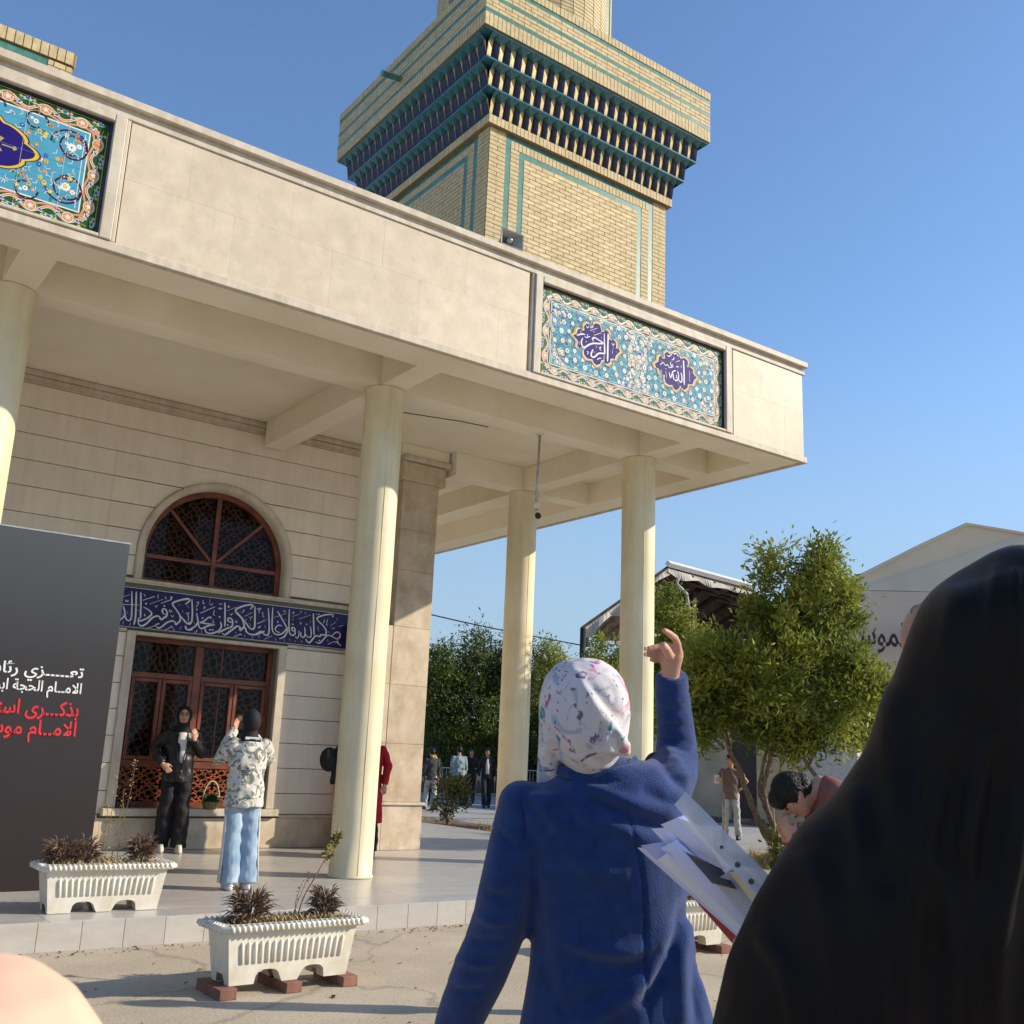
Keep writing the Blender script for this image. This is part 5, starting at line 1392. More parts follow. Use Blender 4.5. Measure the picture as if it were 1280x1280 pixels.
bo = remeshed(bg_, 'shoulder_bag', M['black_cloth'], None, .012, 3); tag(bo, 'round black shoulder bag sticking out left of the middle column', 'bag')
# ---- people in the courtyard
def exg(t, U, Hd, s):
    MB().bevbox(-.33, -.22, -.12, -.11, 1.10, 1.27, .002).build('paper', K['white'], t)
person((17.25, 15.57, .004), (-.80, -.60), 1.73, 'man in grey brown t-shirt and pale trousers standing under the trees, hand on hip', K['brown'], K['ltgrey'], K['blackshoe'],
       ((-.25, .0, 1.15), (-.26, -.12, 1.16), (.2, -.6, .2)), ((.33, .05, 1.16), (.19, -.02, 1.0), (-.8, 0, -.4)), feet=((-.13, 0), (.14, .03)), hair='bun', sleeves='short', turn=-.8, loose=.08, extra=exg)
FG = 'people standing at the crowd barriers'
person((16.05, 25.6, .004), (.2, .98), 1.66, 'man in dark grey jacket and light trousers walking away beside the pilaster', K['charcoal'], K['ltgrey'], K['blackshoe'], down(-1), down(1), hair=True, feet=((-.1, .18), (.1, -.16)), face_on=False, group=FG, loose=.05, vox=.018)
person((18.95, 28.6, .004), (.25, .97), 1.78, 'broad man in pale blue grey shirt seen from behind at the barrier', K['bluegrey'], K['dark'], K['blackshoe'], down(-1), down(1), hair=True, feet=((-.13, 0), (.16, .0)), face_on=False, group=FG, build=1.15, loose=.15, vox=.018)
person((18.35, 29.2, .004), (.5, .9), 1.76, 'man in black left of the man in the pale blue grey shirt', K['black'], K['dark'], K['blackshoe'], down(-1), down(1), hair=True, face_on=False, group=FG, vox=.02)
person((19.9, 29.3, .004), (-.5, -.9), 1.74, 'man in black right of the man in the pale blue grey shirt, facing the camera', K['black'], K['dark'], K['blackshoe'], down(-1), down(1), hair=True, group=FG, vox=.02)
def exm(t, U, Hd, s):
    MB().tube([U((0, -.122, .95)), U((0, -.128, 1.2)), U((0, -.08, 1.38))], [(.045, .015), (.05, .015), (.03, .02)], 8, side=(1, 0, 0)).build('white_shirt', K['white'], t, True)
person((18.66, 26.6, .004), (-.5, -.86), 1.75, 'man in open black jacket over white shirt walking behind the back column', K['black'], K['dark'], K['blackshoe'], down(-1), down(1), hair=True, feet=((-.07, -.25), (.1, .2)), group=FG, vox=.018, extra=exm)
yb = MB().tube([(17.0, 27.0, .75), (17.0, 27.0, 1.0), (17.0, 27.0, 1.3), (17.0, 27.0, 1.5)], [(.15, .06), (.2, .1), (.17, .1), (.04, .04)], 10, side=(.8, -.6, 0))
tag(yb.build('yellow_bag', K['yellow'], None, True), 'yellow cloth bag hanging between the man in dark grey and the barrier', 'bag')
person((4.70, 4.86, 0), (.5, .86), 1.52, 'person with patterned brown sleeve, all but an arm hidden behind the woman in blue', K['snake'], K['dark'], K['blackshoe'], down(-1), down(1), scarf=K['black'], face_on=False, vox=.016)
# ---- the young man bending over a camera
def exc(t, U, Hd, s):
    b = MB(); b.bevbox(-.065, .065, -.62, -.55, 1.06, 1.16, .01); b.cyl((0, 0), .001, 0, .001, 6)
    b.build('camera', M['black'], t)
    MB().tube([(0, -.61, 1.11), (0, -.70, 1.07)], .032, 12).build('camera_lens', M['black'], t, True)
    MB().tube([U((-.075, -.05, 1.44)), U((-.085, .02, 1.455)), U((-.04, .075, 1.465)), U((.04, .075, 1.465)), U((.085, .02, 1.455)), U((.075, -.05, 1.44))], [.020]*6, 8).build('white_collar', K['white'], t, True)
    for z in (1.30, 1.15): 
        MB().tube([U((-.17, -.03, z)), U((-.12, .10, z+.01)), U((0, .135, z+.02)), U((.12, .10, z+.01)), U((.17, -.03, z))], .004, 6).build('piping', K['white'], t, True)
person((5.15, 3.53, 0), (-.80, .60), 1.80, 'young man in dusty rose sweater bending low over a black camera', K['pink'], K['dark'], K['blackshoe'],
       ((-.22, -.32, 1.0), (-.07, -.50, 1.02), (.25, -.4, .9)), ((.22, -.32, 1.0), (.07, -.50, 1.02), (-.25, -.4, .9)), lean=math.radians(42), hair='fringe', nod=.45, head_off=(0, -.02, -.16), loose=.12, vox=.010)
# ================================================================ planters, banner, speaker, camera
def planter_parts(t):
    L, Wd, Hh = .98, .34, .34
    b = MB()
    # tapered trough with legs and two arched openings on each long side
    def ring(z, gx, gy): return [(-L/2+gx, -Wd/2+gy, z), (L/2-gx, -Wd/2+gy, z), (L/2-gx, Wd/2-gy, z), (-L/2+gx, Wd/2-gy, z)]
    def gx(z): return .048*(1-z/Hh)+.02
    for sy in (-1, 1):
        # long side as a strip with arches cut from its lower edge
        cols = []
        n = 60
        for i in range(n+1):
            x = -1+2*i/n
            zb = 0
            for c in (-.38, .38):
                u = (x-c)/.22
                if abs(u) < 1: zb = max(zb, .085*min(1, (1-abs(u)**3.0)**.45))
            cols.append((x, zb))
        rows = [[], []]
        for x, zb in cols:
            for r_, z in ((0, zb), (1, Hh)):
                g = gx(z)
                rows[r_].append((x*(L/2-g), sy*(Wd/2-g*.6), z))
        b.grid(rows)
        b.grid([rows[0], [(x, y-sy*.10, z) for x, y, z in rows[0]]])
    for sx in (-1, 1):
        rows = [[], []]
        for i in range(13):
            y = -1+2*i/12
            zb = .06 if abs(y) < .5 else 0
            for r_, z in ((0, zb), (1, Hh)):
                g = gx(z); rows[r_].append((sx*(L/2-g), y*(Wd/2-g*.6), z))
        b.grid(rows)
    b.poly(ring(.09, .09, .06))
    b.build('trough', M['white_plastic'], t, False)
    # flutes
    fl = MB()
    nf = 17
    for sy in (-1, 1):
      pass
      for i in range(nf):
            u = -.80+1.60*i/(nf-1)
            za, zb_ = .125, .265
            p = []
            for z in (za, za+.012, (za+zb_)/2, zb_-.012, zb_):
                g = gx(z); p.append((u*(L/2-g), sy*(Wd/2-g*.6+.001), z))
            MB().tube(p, [.004, .013, .0145, .013, .004], 8).build('flute', M['white_plastic'], t, True)
    # rim: gadrooned roll
    rim = MB()
    zr = Hh
    o = rim.grid([[(x, y, z) for x, y, z in [(-L/2-ox, -Wd/2-oy, z), (L/2+ox, -Wd/2-oy, z), (L/2+ox, Wd/2+oy, z), (-L/2-ox, Wd/2+oy, z)]] for ox, oy, z in ((-.03, -.03, zr-.02), (.012, .012, zr-.018), (.042, .04, zr+.005), (.035, .033, zr+.03), (-.02, -.015, zr+.038), (-.035, -.03, zr+.01))], 0, True)
    nb = 26
    for sy in (-1, 1):
        for i in range(nb):
            x = -L/2+(i+.5)*L/nb
            rim.tube([(x-.004, sy*(Wd/2+.010), zr+.034), (x+.006, sy*(Wd/2+.040), zr+.016), (x+.010, sy*(Wd/2+.036), zr-.004)], .0135, 6)
    for sx in (-1, 1):
        for i in range(8):
            y = -Wd/2+(i+.5)*Wd/8
            rim.tube([(sx*(L/2+.010), y, zr+.034), (sx*(L/2+.040), y, zr+.016), (sx*(L/2+.037), y, zr-.004)], .0135, 6)
    rim.build('rim', M['white_plastic'], t, True)
    b = MB()
    n1, n2 = 24, 8
    rs = [[(-L/2+.04+(L-.08)*i/n1, -Wd/2+.03+(Wd-.06)*j/n2, zr+.004+random.uniform(-.012, .012)) for i in range(n1+1)] for j in range(n2+1)]
    b.grid(rs)
    b.build('soil', M['soil'], t)

dry = mat('dry purple brown twigs', (.17, .105, .075), rough=.9, var=.3, scale=25, col2=(.32, .21, .14))
drygreen = mat('yellow green leaves', (.20, .17, .035), rough=.7, var=.3, scale=18, col2=(.32, .26, .06))
strawm = mat('dry straw', (.34, .26, .13), rough=.9, var=.2, scale=20)
fresh = mat('fresh green leaves', (.06, .11, .022), rough=.6, var=.3, scale=18, col2=(.13, .20, .045))
def spiky(t, c, r, h, n, rs, m=dry, wid=.006, name='dry_foliage'):
    b = MB()
    R = random.Random(rs)
    for i in range(n):
        a = R.uniform(0, 2*PI); q = R.random()**.6
        base = Vector((c[0]+.35*r*q*math.cos(a), c[1]+.35*r*q*math.sin(a), c[2]+R.uniform(.0, h*.75)))
        a2 = a+R.uniform(-.6, .6); ln = R.uniform(.4, 1.0)*r
        el = R.uniform(-.15, 1.25)
        d = Vector((math.cos(a2)*math.cos(el), math.sin(a2)*math.cos(el), math.sin(el)))
        e = base+d*ln; mid = base+d*ln*.55+Vector((0, 0, .10*ln)); e.z -= .12*ln
        sd_ = d.orthogonal().normalized()*wid*R.uniform(.7, 1.3)
        b.poly([base-sd_*.5, mid-sd_, e, mid+sd_]); 
        sd_ = d.cross(sd_).normalized()*wid*.8
        b.poly([base-sd_*.5, mid-sd_, e, mid+sd_])
    for i in range(5):
        a = R.uniform(0, 6.3)
        b.tube([(c[0], c[1], c[2]-.03), (c[0]+.25*r*math.cos(a), c[1]+.25*r*math.sin(a), c[2]+h*.8)], .004, 5)
    return b.build(name, m, t)
def low_growth(t, x0, x1, rs, n=500, w=.12, z=.36, m=strawm, h=.09):
    R = random.Random(rs)
    b = MB()
    for i in range(n):
        x = R.uniform(x0, x1); y = R.uniform(-w, w)
        a = R.uniform(0, 2*PI); ln = R.uniform(.3, 1)*h
        d = Vector((math.cos(a)*.6, math.sin(a)*.6, R.uniform(.3, 1.1))).normalized()
        s_ = d.orthogonal().normalized()*.004
        p = Vector((x, y, z-.01)); b.poly([p-s_, p+d*ln*.6-s_*1.4, p+d*ln, p+d*ln*.6+s_*1.4])
    return b.build('low_growth', m, t, kind='stuff')
def sprig(t, pts, rs, n=60, ll=.03, m=drygreen, spread=.03, r=.004, z0=.3):
    R = random.Random(rs)
    P = catmull(pts, 5)
    MB().tube(P, [r*(1-.6*i/len(P)) for i in range(len(P))], 6).build('stem', dry, t, True)
    b = MB()
    for i in range(n):
        k = R.uniform(z0, 1)*(len(P)-1); j = int(k); p = P[j].lerp(P[min(j+1, len(P)-1)], k-j)
        d = Vector((R.gauss(0, 1), R.gauss(0, 1), R.gauss(.3, .7))).normalized()
        l = ll*R.uniform(.6, 1.3); sd_ = d.orthogonal().normalized()*l*.3
        p = p+d*spread*R.random()*.4
        b.poly([p, p+d*l*.5+sd_, p+d*l, p+d*l*.5-sd_])
    b.build('foliage', m, t)
def planter(loc, rz, label):
    t = empty('planter', loc, label, 'planter', 'white fluted planter boxes', rz)
    planter_parts(t)
    t.scale = (.95, .95, .93)
    return t
def plants(name, loc, rz, label):
    t = empty(name, loc, label, 'plant', 'dry plants in the white planters', rz)
    t.scale = (.95, .95, .93)
    return t
def supports(loc, rz, xs, label0):
    for i, (x, lab) in enumerate(zip(xs, label0)):
        c = Vector((math.cos(rz)*x, math.sin(rz)*x, 0))
        b = MB().bevbox(-.055, .055, -.19, .0, 0, .062, .004); b.bevbox(-.055, .055, .004, .19, 0, .062, .004)
        o = b.build('red_brick', M['red_brick'], None)
        o.location = (loc[0]+c.x, loc[1]+c.y, 0); o.rotation_euler = (0, 0, rz+random.uniform(-.06, .06))
        tag(o, lab, 'brick', 'red bricks under the planters')
# near planter on the pavement, standing on red bricks
P2 = (3.04, 6.50, .064); r2 = math.radians(3)
planter(P2, r2, 'white fluted planter standing on red bricks on the pavement at the front')
supports(P2, r2, (-.42, 0, .40), ('red brick under the left end of the front planter', 'red brick under the middle of the front planter', 'red brick under the right end of the front planter'))
q = plants('dry_plants', P2, r2, 'dry purple brown spiky plants and a tall yellow green sprig in the front planter')
spiky(q, (-.26, .0, .37), .18, .17, 300, 1); spiky(q, (.30, .02, .37), .14, .17, 230, 2)
low_growth(q, -.42, .42, 3); low_growth(q, -.38, .30, 4, 260, m=drygreen, h=.07)
sprig(q, [(.10, .03, .34), (.14, .02, .50), (.22, .0, .66), (.32, .0, .84), (.36, .0, .92)], 5, 150, .035, z0=.6, spread=.05, r=.006)
sprig(q, [(.05, .02, .34), (.10, .02, .48), (.17, .02, .66)], 6, 12, .02, dry, z0=.3); sprig(q, [(.12, .05, .34), (.08, .02, .46), (.12, .02, .60)], 7, 10, .02, dry, z0=.3)
# planter on the platform in front of the banner
P1 = (2.50, 8.66, PZ+.004); r1 = math.radians(-1)
planter(P1, r1, 'white fluted planter standing on the platform edge beside the black banner')
q = plants('dry_plants', P1, r1, 'dry brown spiky plants and thin green stems in the planter by the black banner')
spiky(q, (-.34, .0, .37), .18, .16, 280, 11); spiky(q, (-.16, .02, .37), .16, .16, 220, 14); spiky(q, (.29, .02, .37), .16, .20, 260, 12)
low_growth(q, -.42, .42, 13)
for k, (x, hh) in enumerate(((.0, .80), (.06, .62), (.11, .86), (-.03, .5))): sprig(q, [(x*.8, .0, .34), (x, .0, .34+hh*.4), (x*1.2+.01, .0, .34+hh*.8), (x*1.3, 0, .34+hh)], 20+k, 55, .018, drygreen if k % 2 else strawm, z0=.05, spread=.04, r=.003)
# planter seen past the woman in blue
P3 = (6.36, 6.36, .064); r3 = math.radians(-2)
planter(P3, r3, 'white fluted planter on a red brick seen between the woman in blue and the papers')
supports(P3, r3, (-.40, .0, .40), ('red brick under the hidden left end of the far planter', 'red brick under the middle of the far planter', 'red brick under the right end of the far planter'))
q = plants('dry_plants', P3, r3, 'dry plants in the planter behind the woman in blue')
spiky(q, (.20, .0, .37), .17, .15, 300, 31); spiky(q, (-.28, .0, .37), .17, .15, 300, 32); low_growth(q, -.42, .42, 33)
# bare post on the platform edge
# ---- banner
BY = 9.9
bn = empty('mourning_banner', (2.0, BY, PZ), 'tall dark grey banner board with white and red Arabic text, leaning by the planter', 'banner')
def _bn(mb, name, m): return mb.build(name, m, bn)
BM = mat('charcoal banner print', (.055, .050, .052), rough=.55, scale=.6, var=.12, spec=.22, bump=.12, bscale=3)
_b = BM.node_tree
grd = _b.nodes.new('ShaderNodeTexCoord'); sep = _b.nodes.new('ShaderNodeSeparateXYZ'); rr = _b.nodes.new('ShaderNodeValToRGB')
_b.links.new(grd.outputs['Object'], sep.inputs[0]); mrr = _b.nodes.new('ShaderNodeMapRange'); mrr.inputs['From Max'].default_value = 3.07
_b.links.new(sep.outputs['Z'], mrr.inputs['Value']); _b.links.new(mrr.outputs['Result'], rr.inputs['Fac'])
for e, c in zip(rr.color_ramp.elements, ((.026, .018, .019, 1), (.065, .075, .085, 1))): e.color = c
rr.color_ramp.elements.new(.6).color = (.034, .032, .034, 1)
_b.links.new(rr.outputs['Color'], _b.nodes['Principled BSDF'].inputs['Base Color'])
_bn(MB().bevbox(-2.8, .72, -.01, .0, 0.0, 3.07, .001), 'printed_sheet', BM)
_bn(MB().box(-2.8, .715, .001, .04, .01, 3.06), 'board', M['steel'])
_bn(MB().box(-2.8, .725, -.014, .045, 3.071, 3.085), 'top_rail', M['steel'])
TW, TR = mat('white print', (.72, .72, .72), rough=.6), mat('red print', (.62, .035, .045), rough=.6)
TD = mat('dark red print', (.16, .01, .012), rough=.6)
for s_, z, sz, w, m in (('تعـــــزي رئاســــة', 1.805, .135, 1.03, TW), ('الامــام الحجة ابن', 1.665, .128, .74, TW), ('بذكـــرى استشهاد', 1.465, .172, .98, TR), ('الامــام موسى', 1.295, .172, .82, TR)):
    if m is TR: lettering(s_, 'lettering', TD, bn, (.465, -.0112, z-.006), sz, .026, w)
    lettering(s_, 'lettering', m, bn, (.46, -.0125, z), sz, .016, w)
# ---- horn loudspeaker on the parapet
hs = empty('horn_loudspeaker', (6.08, 8.78, 6.96), 'small grey horn loudspeaker on the parapet below the tall tower', 'loudspeaker', rz=math.radians(0))
b = MB()
b.grid([[(x*sx, y, .14+z*sz) for x, z in ((-1, -1), (1, -1), (1, 1), (-1, 1))] for y, sx, sz in ((-.14, .15, .095), (-.135, .14, .087), (-.05, .075, .05), (.06, .035, .03))], 0, True, False, True)
b.grid([[(x*sx, y, .14+z*sz) for x, z in ((-1, -1), (-1, 1), (1, 1), (1, -1))] for y, sx, sz in ((-.14, .152, .097), (-.12, .148, .093), (-.04, .08, .055), (.08, .04, .035))], 0, True, False, True)
b.build('horn', M['grey_metal'], hs)
MB().ball((0, -.08, .14), (.032, .05, .032), 8).build('phase_plug', M['steel'], hs, True)
MB().tube([(0, .05, .14), (0, .16, .14)], .06, 12).build('driver', M['grey_metal'], hs, True)
MB().box(-.02, .02, -.01, .03, 0, .08).build('bracket', M['grey_metal'], hs)
# ---- security camera on a drop rod
sc_ = empty('security_camera', (7.68, 10.11, H), 'white security camera hanging on a rod from the ceiling beam', 'camera')
MB().tube([(0, 0, 0), (-.01, 0, -.55), (-.02, 0, -.92)], .016, 8).build('drop_rod', M['steel'], sc_, True)
MB().cyl((0, 0), .045, -.025, -.0005, 12).build('ceiling_plate', M['white_plastic'], sc_)
MB().ball((-.02, 0, -.95), (.055, .055, .05), 8).build('mount', M['white_plastic'], sc_, True)
MB().tube([(.03, .05, -1.0), (-.06, -.10, -1.10)], .036, 12).build('camera_body', M['white_plastic'], sc_, True)
MB().tube([(-.058, -.097, -1.098), (-.075, -.125, -1.118)], .038, 12).build('lens_hood', M['black'], sc_, True)
wr = MB().tube([(5.75, 10.35, 5.42), (6.6, 10.32, 5.49), (7.0, 10.29, 5.50)], .006, 6)
tag(wr.build('thin_wire', M['black']), 'thin black wire hanging between column top and ceiling beam', 'wire')
# ---- flower basket on the sill
bk = empty('flower_basket', (5.02, 13.20, .69), 'green flower basket with a tall cream handle on the window sill', 'basket')
b = MB().grid([[(q*math.cos(2*PI*i/16), q*.75*math.sin(2*PI*i/16), z) for i in range(16)] for q, z in ((.08, .001), (.10, .04), (.12, .09))], 0, True, True, False)
b.build('basket', mat('woven straw', (.25, .20, .09), scale=40, var=.3, bump=.5), bk)
pts = [(.11*math.cos(a), 0, .08+.26*math.sin(a)) for a in [PI*i/12 for i in range(13)]]
MB().tube(pts, .008, 6).build('handle', mat('cream cane', (.6, .5, .32)), bk, True)
spiky(bk, (0, 0, .08), .12, .05, 260, 50, fresh, .012, 'foliage')
R = random.Random(5)
for i in range(14): MB().ball((R.uniform(-.09, .09), R.uniform(-.07, .02), .12+R.uniform(0, .03)), .012, 5).build('flower', TW, bk, True)
# ================================================================ figures close to the camera
FP = 1297.36
EYE = Vector((0, 0, 1.45))
def at(x, y, d):
    """point at depth d metres in front of the lens, on the sight line of photograph pixel (x, y)"""
    return EYE + (CF + CR*((x-640)/FP) - CU*((y-640)/FP))*d
def folds(co, no, F):
    """press creases and ridges (polyline, width, height in metres) into cloth"""
    d = co-np.array(EYE)
    z = d@np.array(CF)
    px = 640+FP*(d@np.array(CR))/z; py = 640-FP*(d@np.array(CU))/z
    facing = (no@np.array(CF)) < .25
    tot = np.zeros(len(co))
    for pts, w, amp in F:
        P = np.array([[p.x, p.y] for p in catmull([(a, b, 0) for a, b in pts], 5)])
        best = np.full(len(co), 1e9); tt = np.zeros(len(co))
        n = len(P)-1
        for i in range(n):
            a, b = P[i], P[i+1]; ab = b-a; L = ab@ab+1e-9
            t = np.clip(((px-a[0])*ab[0]+(py-a[1])*ab[1])/L, 0, 1)
            dd = np.hypot(px-a[0]-t*ab[0], py-a[1]-t*ab[1])
            m = dd < best; best[m] = dd[m]; tt[m] = (i+t[m])/n
        fade = np.sin(np.pi*np.clip(tt, 0, 1))**.6
        tot += amp*np.exp(-(best/w)**2)*fade
    return co+no*(tot*facing)[:, None]
LAT = Vector((CR.x, CR.y, 0)).normalized()
FWD = Vector((CF.x, CF.y, 0)).normalized()
# ---------------- woman in the blue coat, pointing up
bw = empty('person', (1.75, 2.0, 0), 'woman in blue wool coat and floral white headscarf seen from behind, right arm raised pointing', 'person')
bwi = Matrix.Translation(-Vector(bw.location))
def fix(o, e):
    o.matrix_parent_inverse = Matrix.Translation(-Vector(e.location)); return o
D0 = 2.42
b = MB()
b.ball(at(732, 890, 2.42), (.075, .088, .105), 10)
b.tube([at(735, 915, 2.43), at(738, 960, 2.44), at(742, 985, 2.44)], [.055, .052, .06], 10)
b.tube([at(745, 985, D0), at(757, 1090, D0), at(765, 1250, D0), at(768, 1400, D0)], [(.15, .06), (.13, .07), (.15, .09), (.13, .09)], 12, side=LAT)
b.tube([at(818, 1000, 2.44), at(845, 958, 2.59), at(841, 880, 2.585), at(838, 846, 2.57)], [.045, .032, .025, .022], 8)
# right hand: palm, pointing index finger, three fingers folded, thumb across them
b.tube([at(838, 858, 2.57), at(838, 846, 2.57), at(838.5, 833, 2.565), at(841, 819, 2.56), at(843, 810, 2.56)], [(.021, .017), (.0225, .017), (.0255, .017), (.0275, .016), (.023, .013)], 12, side=LAT)
b.tube([at(848, 814, 2.555), at(846.5, 804, 2.55), at(843.5, 797.5, 2.535), at(836, 791.5, 2.515), at(828.5, 787, 2.50)], [.0105, .0098, .0095, .0088, .0066], 10)
b.tube([at(838, 822, 2.54), at(833, 812, 2.52), at(828.5, 806.5, 2.51), at(823.5, 806.5, 2.515)], [.0125, .0115, .0110, .0075], 10)
b.tube([at(841, 810, 2.56), at(829, 807.5, 2.57), at(818, 809.5, 2.56), at(808.5, 811.5, 2.55)], [.010, .0092, .0088, .0068], 9)
b.tube([at(838, 817, 2.57), at(828, 815.5, 2.575), at(817, 818, 2.565), at(808, 818.5, 2.555)], [.010, .0092, .0086, .0066], 9)
b.tube([at(836, 824, 2.575), at(828, 823, 2.58), at(819, 825.5, 2.575), at(812.5, 824.5, 2.57)], [.009, .0084, .0076, .006], 9)
# left arm and hand hanging below the frame
b.tube([at(652, 1010, D0), at(630, 1130, D0), at(572, 1290, 2.46), at(560, 1350, 2.5)], [.045, .042, .034, .028], 8)
hand_geo(b, at(560, 1350, 2.5), CU*-1+CF*.3, LAT*-1, CF, .165, .6)
fix(remeshed(b, 'body', M['skin'], bw, .0042, 4), bw)
nails = mat('fingernail', (.62, .36, .30), rough=.3)
for p, n_ in ((at(806.8, 811, 2.545), 0), (at(806.3, 818, 2.55), 1)):
    fix(MB().ball(p, (.004, .0045, .005), 6).build('fingernail', nails, bw, True), bw)
# legs and shoes under the coat
b = MB()
for s_ in (-1, 1):
    c = Vector((at(771, 1300, D0).x, at(771, 1300, D0).y, 0))+LAT*(s_*.085)
    b.tube([c+Vector((0, 0, .80)), c+Vector((0, 0, .5)), c+Vector((0, 0, .07))], [.085, .07, .055], 12)
    o = MB(); o.tube([c+FWD*-.08+Vector((0, 0, .045)), c+FWD*.06+Vector((0, 0, .045)), c+FWD*.15+Vector((0, 0, .035))], [(.038, .045), (.045, .045), (.03, .028)], 10, side=LAT)
    fix(o.build('shoe', K['blackshoe'], bw, True), bw)
fix(b.build('trousers', K['dark'], bw, True), bw)
wool = mat('blue wool cloth', (.008, .033, .142), rough=.95, var=.10, scale=30, bump=.35, bscale=320, sheen=.25, col2=(.011, .042, .172))
b = MB()
rings = [(948, 739, 34, .050), (958, 741, 46, .060), (970, 744, 78, .075), (985, 746, 104, .088), (1005, 744, 116, .096), (1045, 752, 106, .105), (1090, 758, 100, .108), (1150, 761, 98, .108), (1210, 766, 108, .118), (1280, 770, 121, .13), (1360, 773, 132, .14), (1480, 776, 142, .15)]
b.tube([at(c, y, D0) for y, c, h, q in rings], [(h*D0/FP, q) for y, c, h, q in rings], 28, side=LAT)
b.tube([at(655, 1008, D0), at(649, 1040, D0), at(640, 1095, D0), at(627, 1150, 2.43), at(600, 1216, 2.45), at(573, 1280, 2.48), at(556, 1335, 2.51)], [.062, .068, .071, .069, .064, .058, .052], 18)
b.ball(at(655, 1010, D0), .064, 10)
b.tube([at(806, 1006, 2.44), at(826, 986, 2.49), at(842, 962, 2.57), at(846, 942, 2.60), at(845, 915, 2.60), at(842, 880, 2.59), at(840, 852, 2.58), at(840, 843, 2.575)], [.078, .074, .062, .053, .0475, .0445, .0415, .040], 18)
b.ball(at(845, 954, 2.59), .053, 10)
CF1 = [([(650, 998), (654, 1015), (656, 1040), (652, 1062)], 3, -.010), ([(662, 995), (676, 1004), (692, 1024), (700, 1042)], 9, .010), ([(690, 1000), (712, 1018), (730, 1042)], 9, -.008),
       ([(712, 974), (745, 986), (790, 1004), (850, 1020)], 8, .010), ([(716, 992), (756, 1008), (800, 1028), (852, 1044)], 9, -.012), ([(722, 1010), (760, 1030), (800, 1046), (850, 1058)], 10, .009),
       ([(800, 985), (830, 1000), (858, 1010)], 7, -.008), ([(780, 1000), (792, 1045), (803, 1100), (806, 1170), (808, 1225), (813, 1285)], 2.2, -.007),
       ([(704, 1166), (716, 1178), (745, 1188), (785, 1190), (820, 1180), (846, 1156)], 12, .010), ([(712, 1192), (750, 1208), (790, 1210), (830, 1190)], 16, -.012),
       ([(725, 1285), (765, 1258), (800, 1232), (838, 1192)], 12, .010), ([(700, 1270), (740, 1250), (780, 1226)], 12, -.008), ([(856, 1120), (845, 1175), (822, 1230), (800, 1262)], 8, -.014), ([(858, 1150), (852, 1210), (856, 1285)], 9, .014),
       ([(872, 1190), (872, 1285)], 6, -.012), ([(664, 1060), (668, 1120), (676, 1190), (690, 1260)], 14, -.008), ([(700, 1060), (740, 1085), (790, 1095)], 14, .006),
       ([(614, 1030), (632, 1050), (650, 1060)], 6, -.006), ([(600, 1110), (620, 1120), (640, 1122)], 6, -.006), ([(592, 1140), (615, 1152), (642, 1150)], 6, .007), ([(580, 1170), (605, 1178), (630, 1172)], 6, -.007), ([(570, 1195), (595, 1206), (620, 1204)], 6, .006), ([(555, 1230), (580, 1240), (606, 1236)], 6, -.006),
       ([(690, 962), (720, 968), (760, 966), (795, 955)], 3, .006), ([(696, 976), (730, 980), (772, 976), (800, 964)], 3, -.005)]
for k_, y in enumerate((866, 878, 888, 898, 907, 916, 925, 934, 944)):
    CF1.append(([(821, y+3-k_), (842, y+1), (866, y-4+k_*.8)], 3.2, .0032 if k_ % 2 else -.0036))
CF1 += [([(822, 850), (840, 853), (860, 850)], 2, -.003), ([(846, 960), (862, 950), (872, 935)], 4, -.005), ([(835, 965), (858, 972), (870, 965)], 4, .005), ([(815, 940), (830, 955), (850, 985)], 6, -.009), ([(822, 930), (845, 950), (862, 985)], 5, .007)]
def coat_sculpt(co, no):
    co = folds(co, no, CF1)
    return co + no*((np.sin(co[:, 2]*19+co[:, 0]*23)*np.sin(co[:, 0]*31-co[:, 1]*17))*.0028)[:, None]
co_ = fix(remeshed(b, 'coat', wool, bw, .006, 5, coat_sculpt), bw)
# collar
b = MB(); b.tube([at(696, 962, 2.40), at(712, 967, 2.365), at(738, 970, 2.352), at(766, 966, 2.36), at(788, 958, 2.39), at(797, 950, 2.43)], [(.0045, .015)]*6, 10)
fix(remeshed(b, 'collar', wool, bw, .0045, 3), bw)
# headscarf: print of flowers on white, twisted and tucked under the right ear
fl = printed('floral headscarf', (.60, .56, .57), [((.66, .60, .60), 5, .55), ((.36, .42, .50), 12, .60), ((.42, .10, .26), 17, .625), ((.55, .24, .36), 14, .64), ((.05, .22, .27), 15, .65), ((.16, .12, .20), 30, .63)], rough=.75)
b = MB()
hc = at(731, 889, 2.41)
rows = []
for y, c, h, q in ((823, 731, 2, .01), (826, 731, 22, .05), (834, 731, 38, .085), (848, 730, 49, .108), (868, 730, 55.5, .122), (892, 730.5, 57.5, .125), (915, 731, 55, .115), (935, 733, 48, .10), (950, 732, 36, .082), (960, 731, 22, .06)):
    rows.append((at(c, y, 2.41), (h*2.41/FP, q)))
b.tube([r[0] for r in rows], [r[1] for r in rows], 30, side=LAT)
b.tube([at(690, 880, 2.44), at(688, 920, 2.44), at(690, 965, 2.46), at(690, 985, 2.47)], [(.030, .04), (.028, .05), (.036, .05), (.036, .04)], 12, side=LAT)
b.tube([at(742, 893, 2.315), at(758, 906, 2.305), at(772, 920, 2.31), at(780, 932, 2.33), at(784, 942, 2.35)], [.010, .014, .017, .016, .009], 10)
b.tube([at(762, 908, 2.31), at(754, 920, 2.30), at(760, 934, 2.31), at(776, 940, 2.34)], [.010, .013, .015, .012], 10)
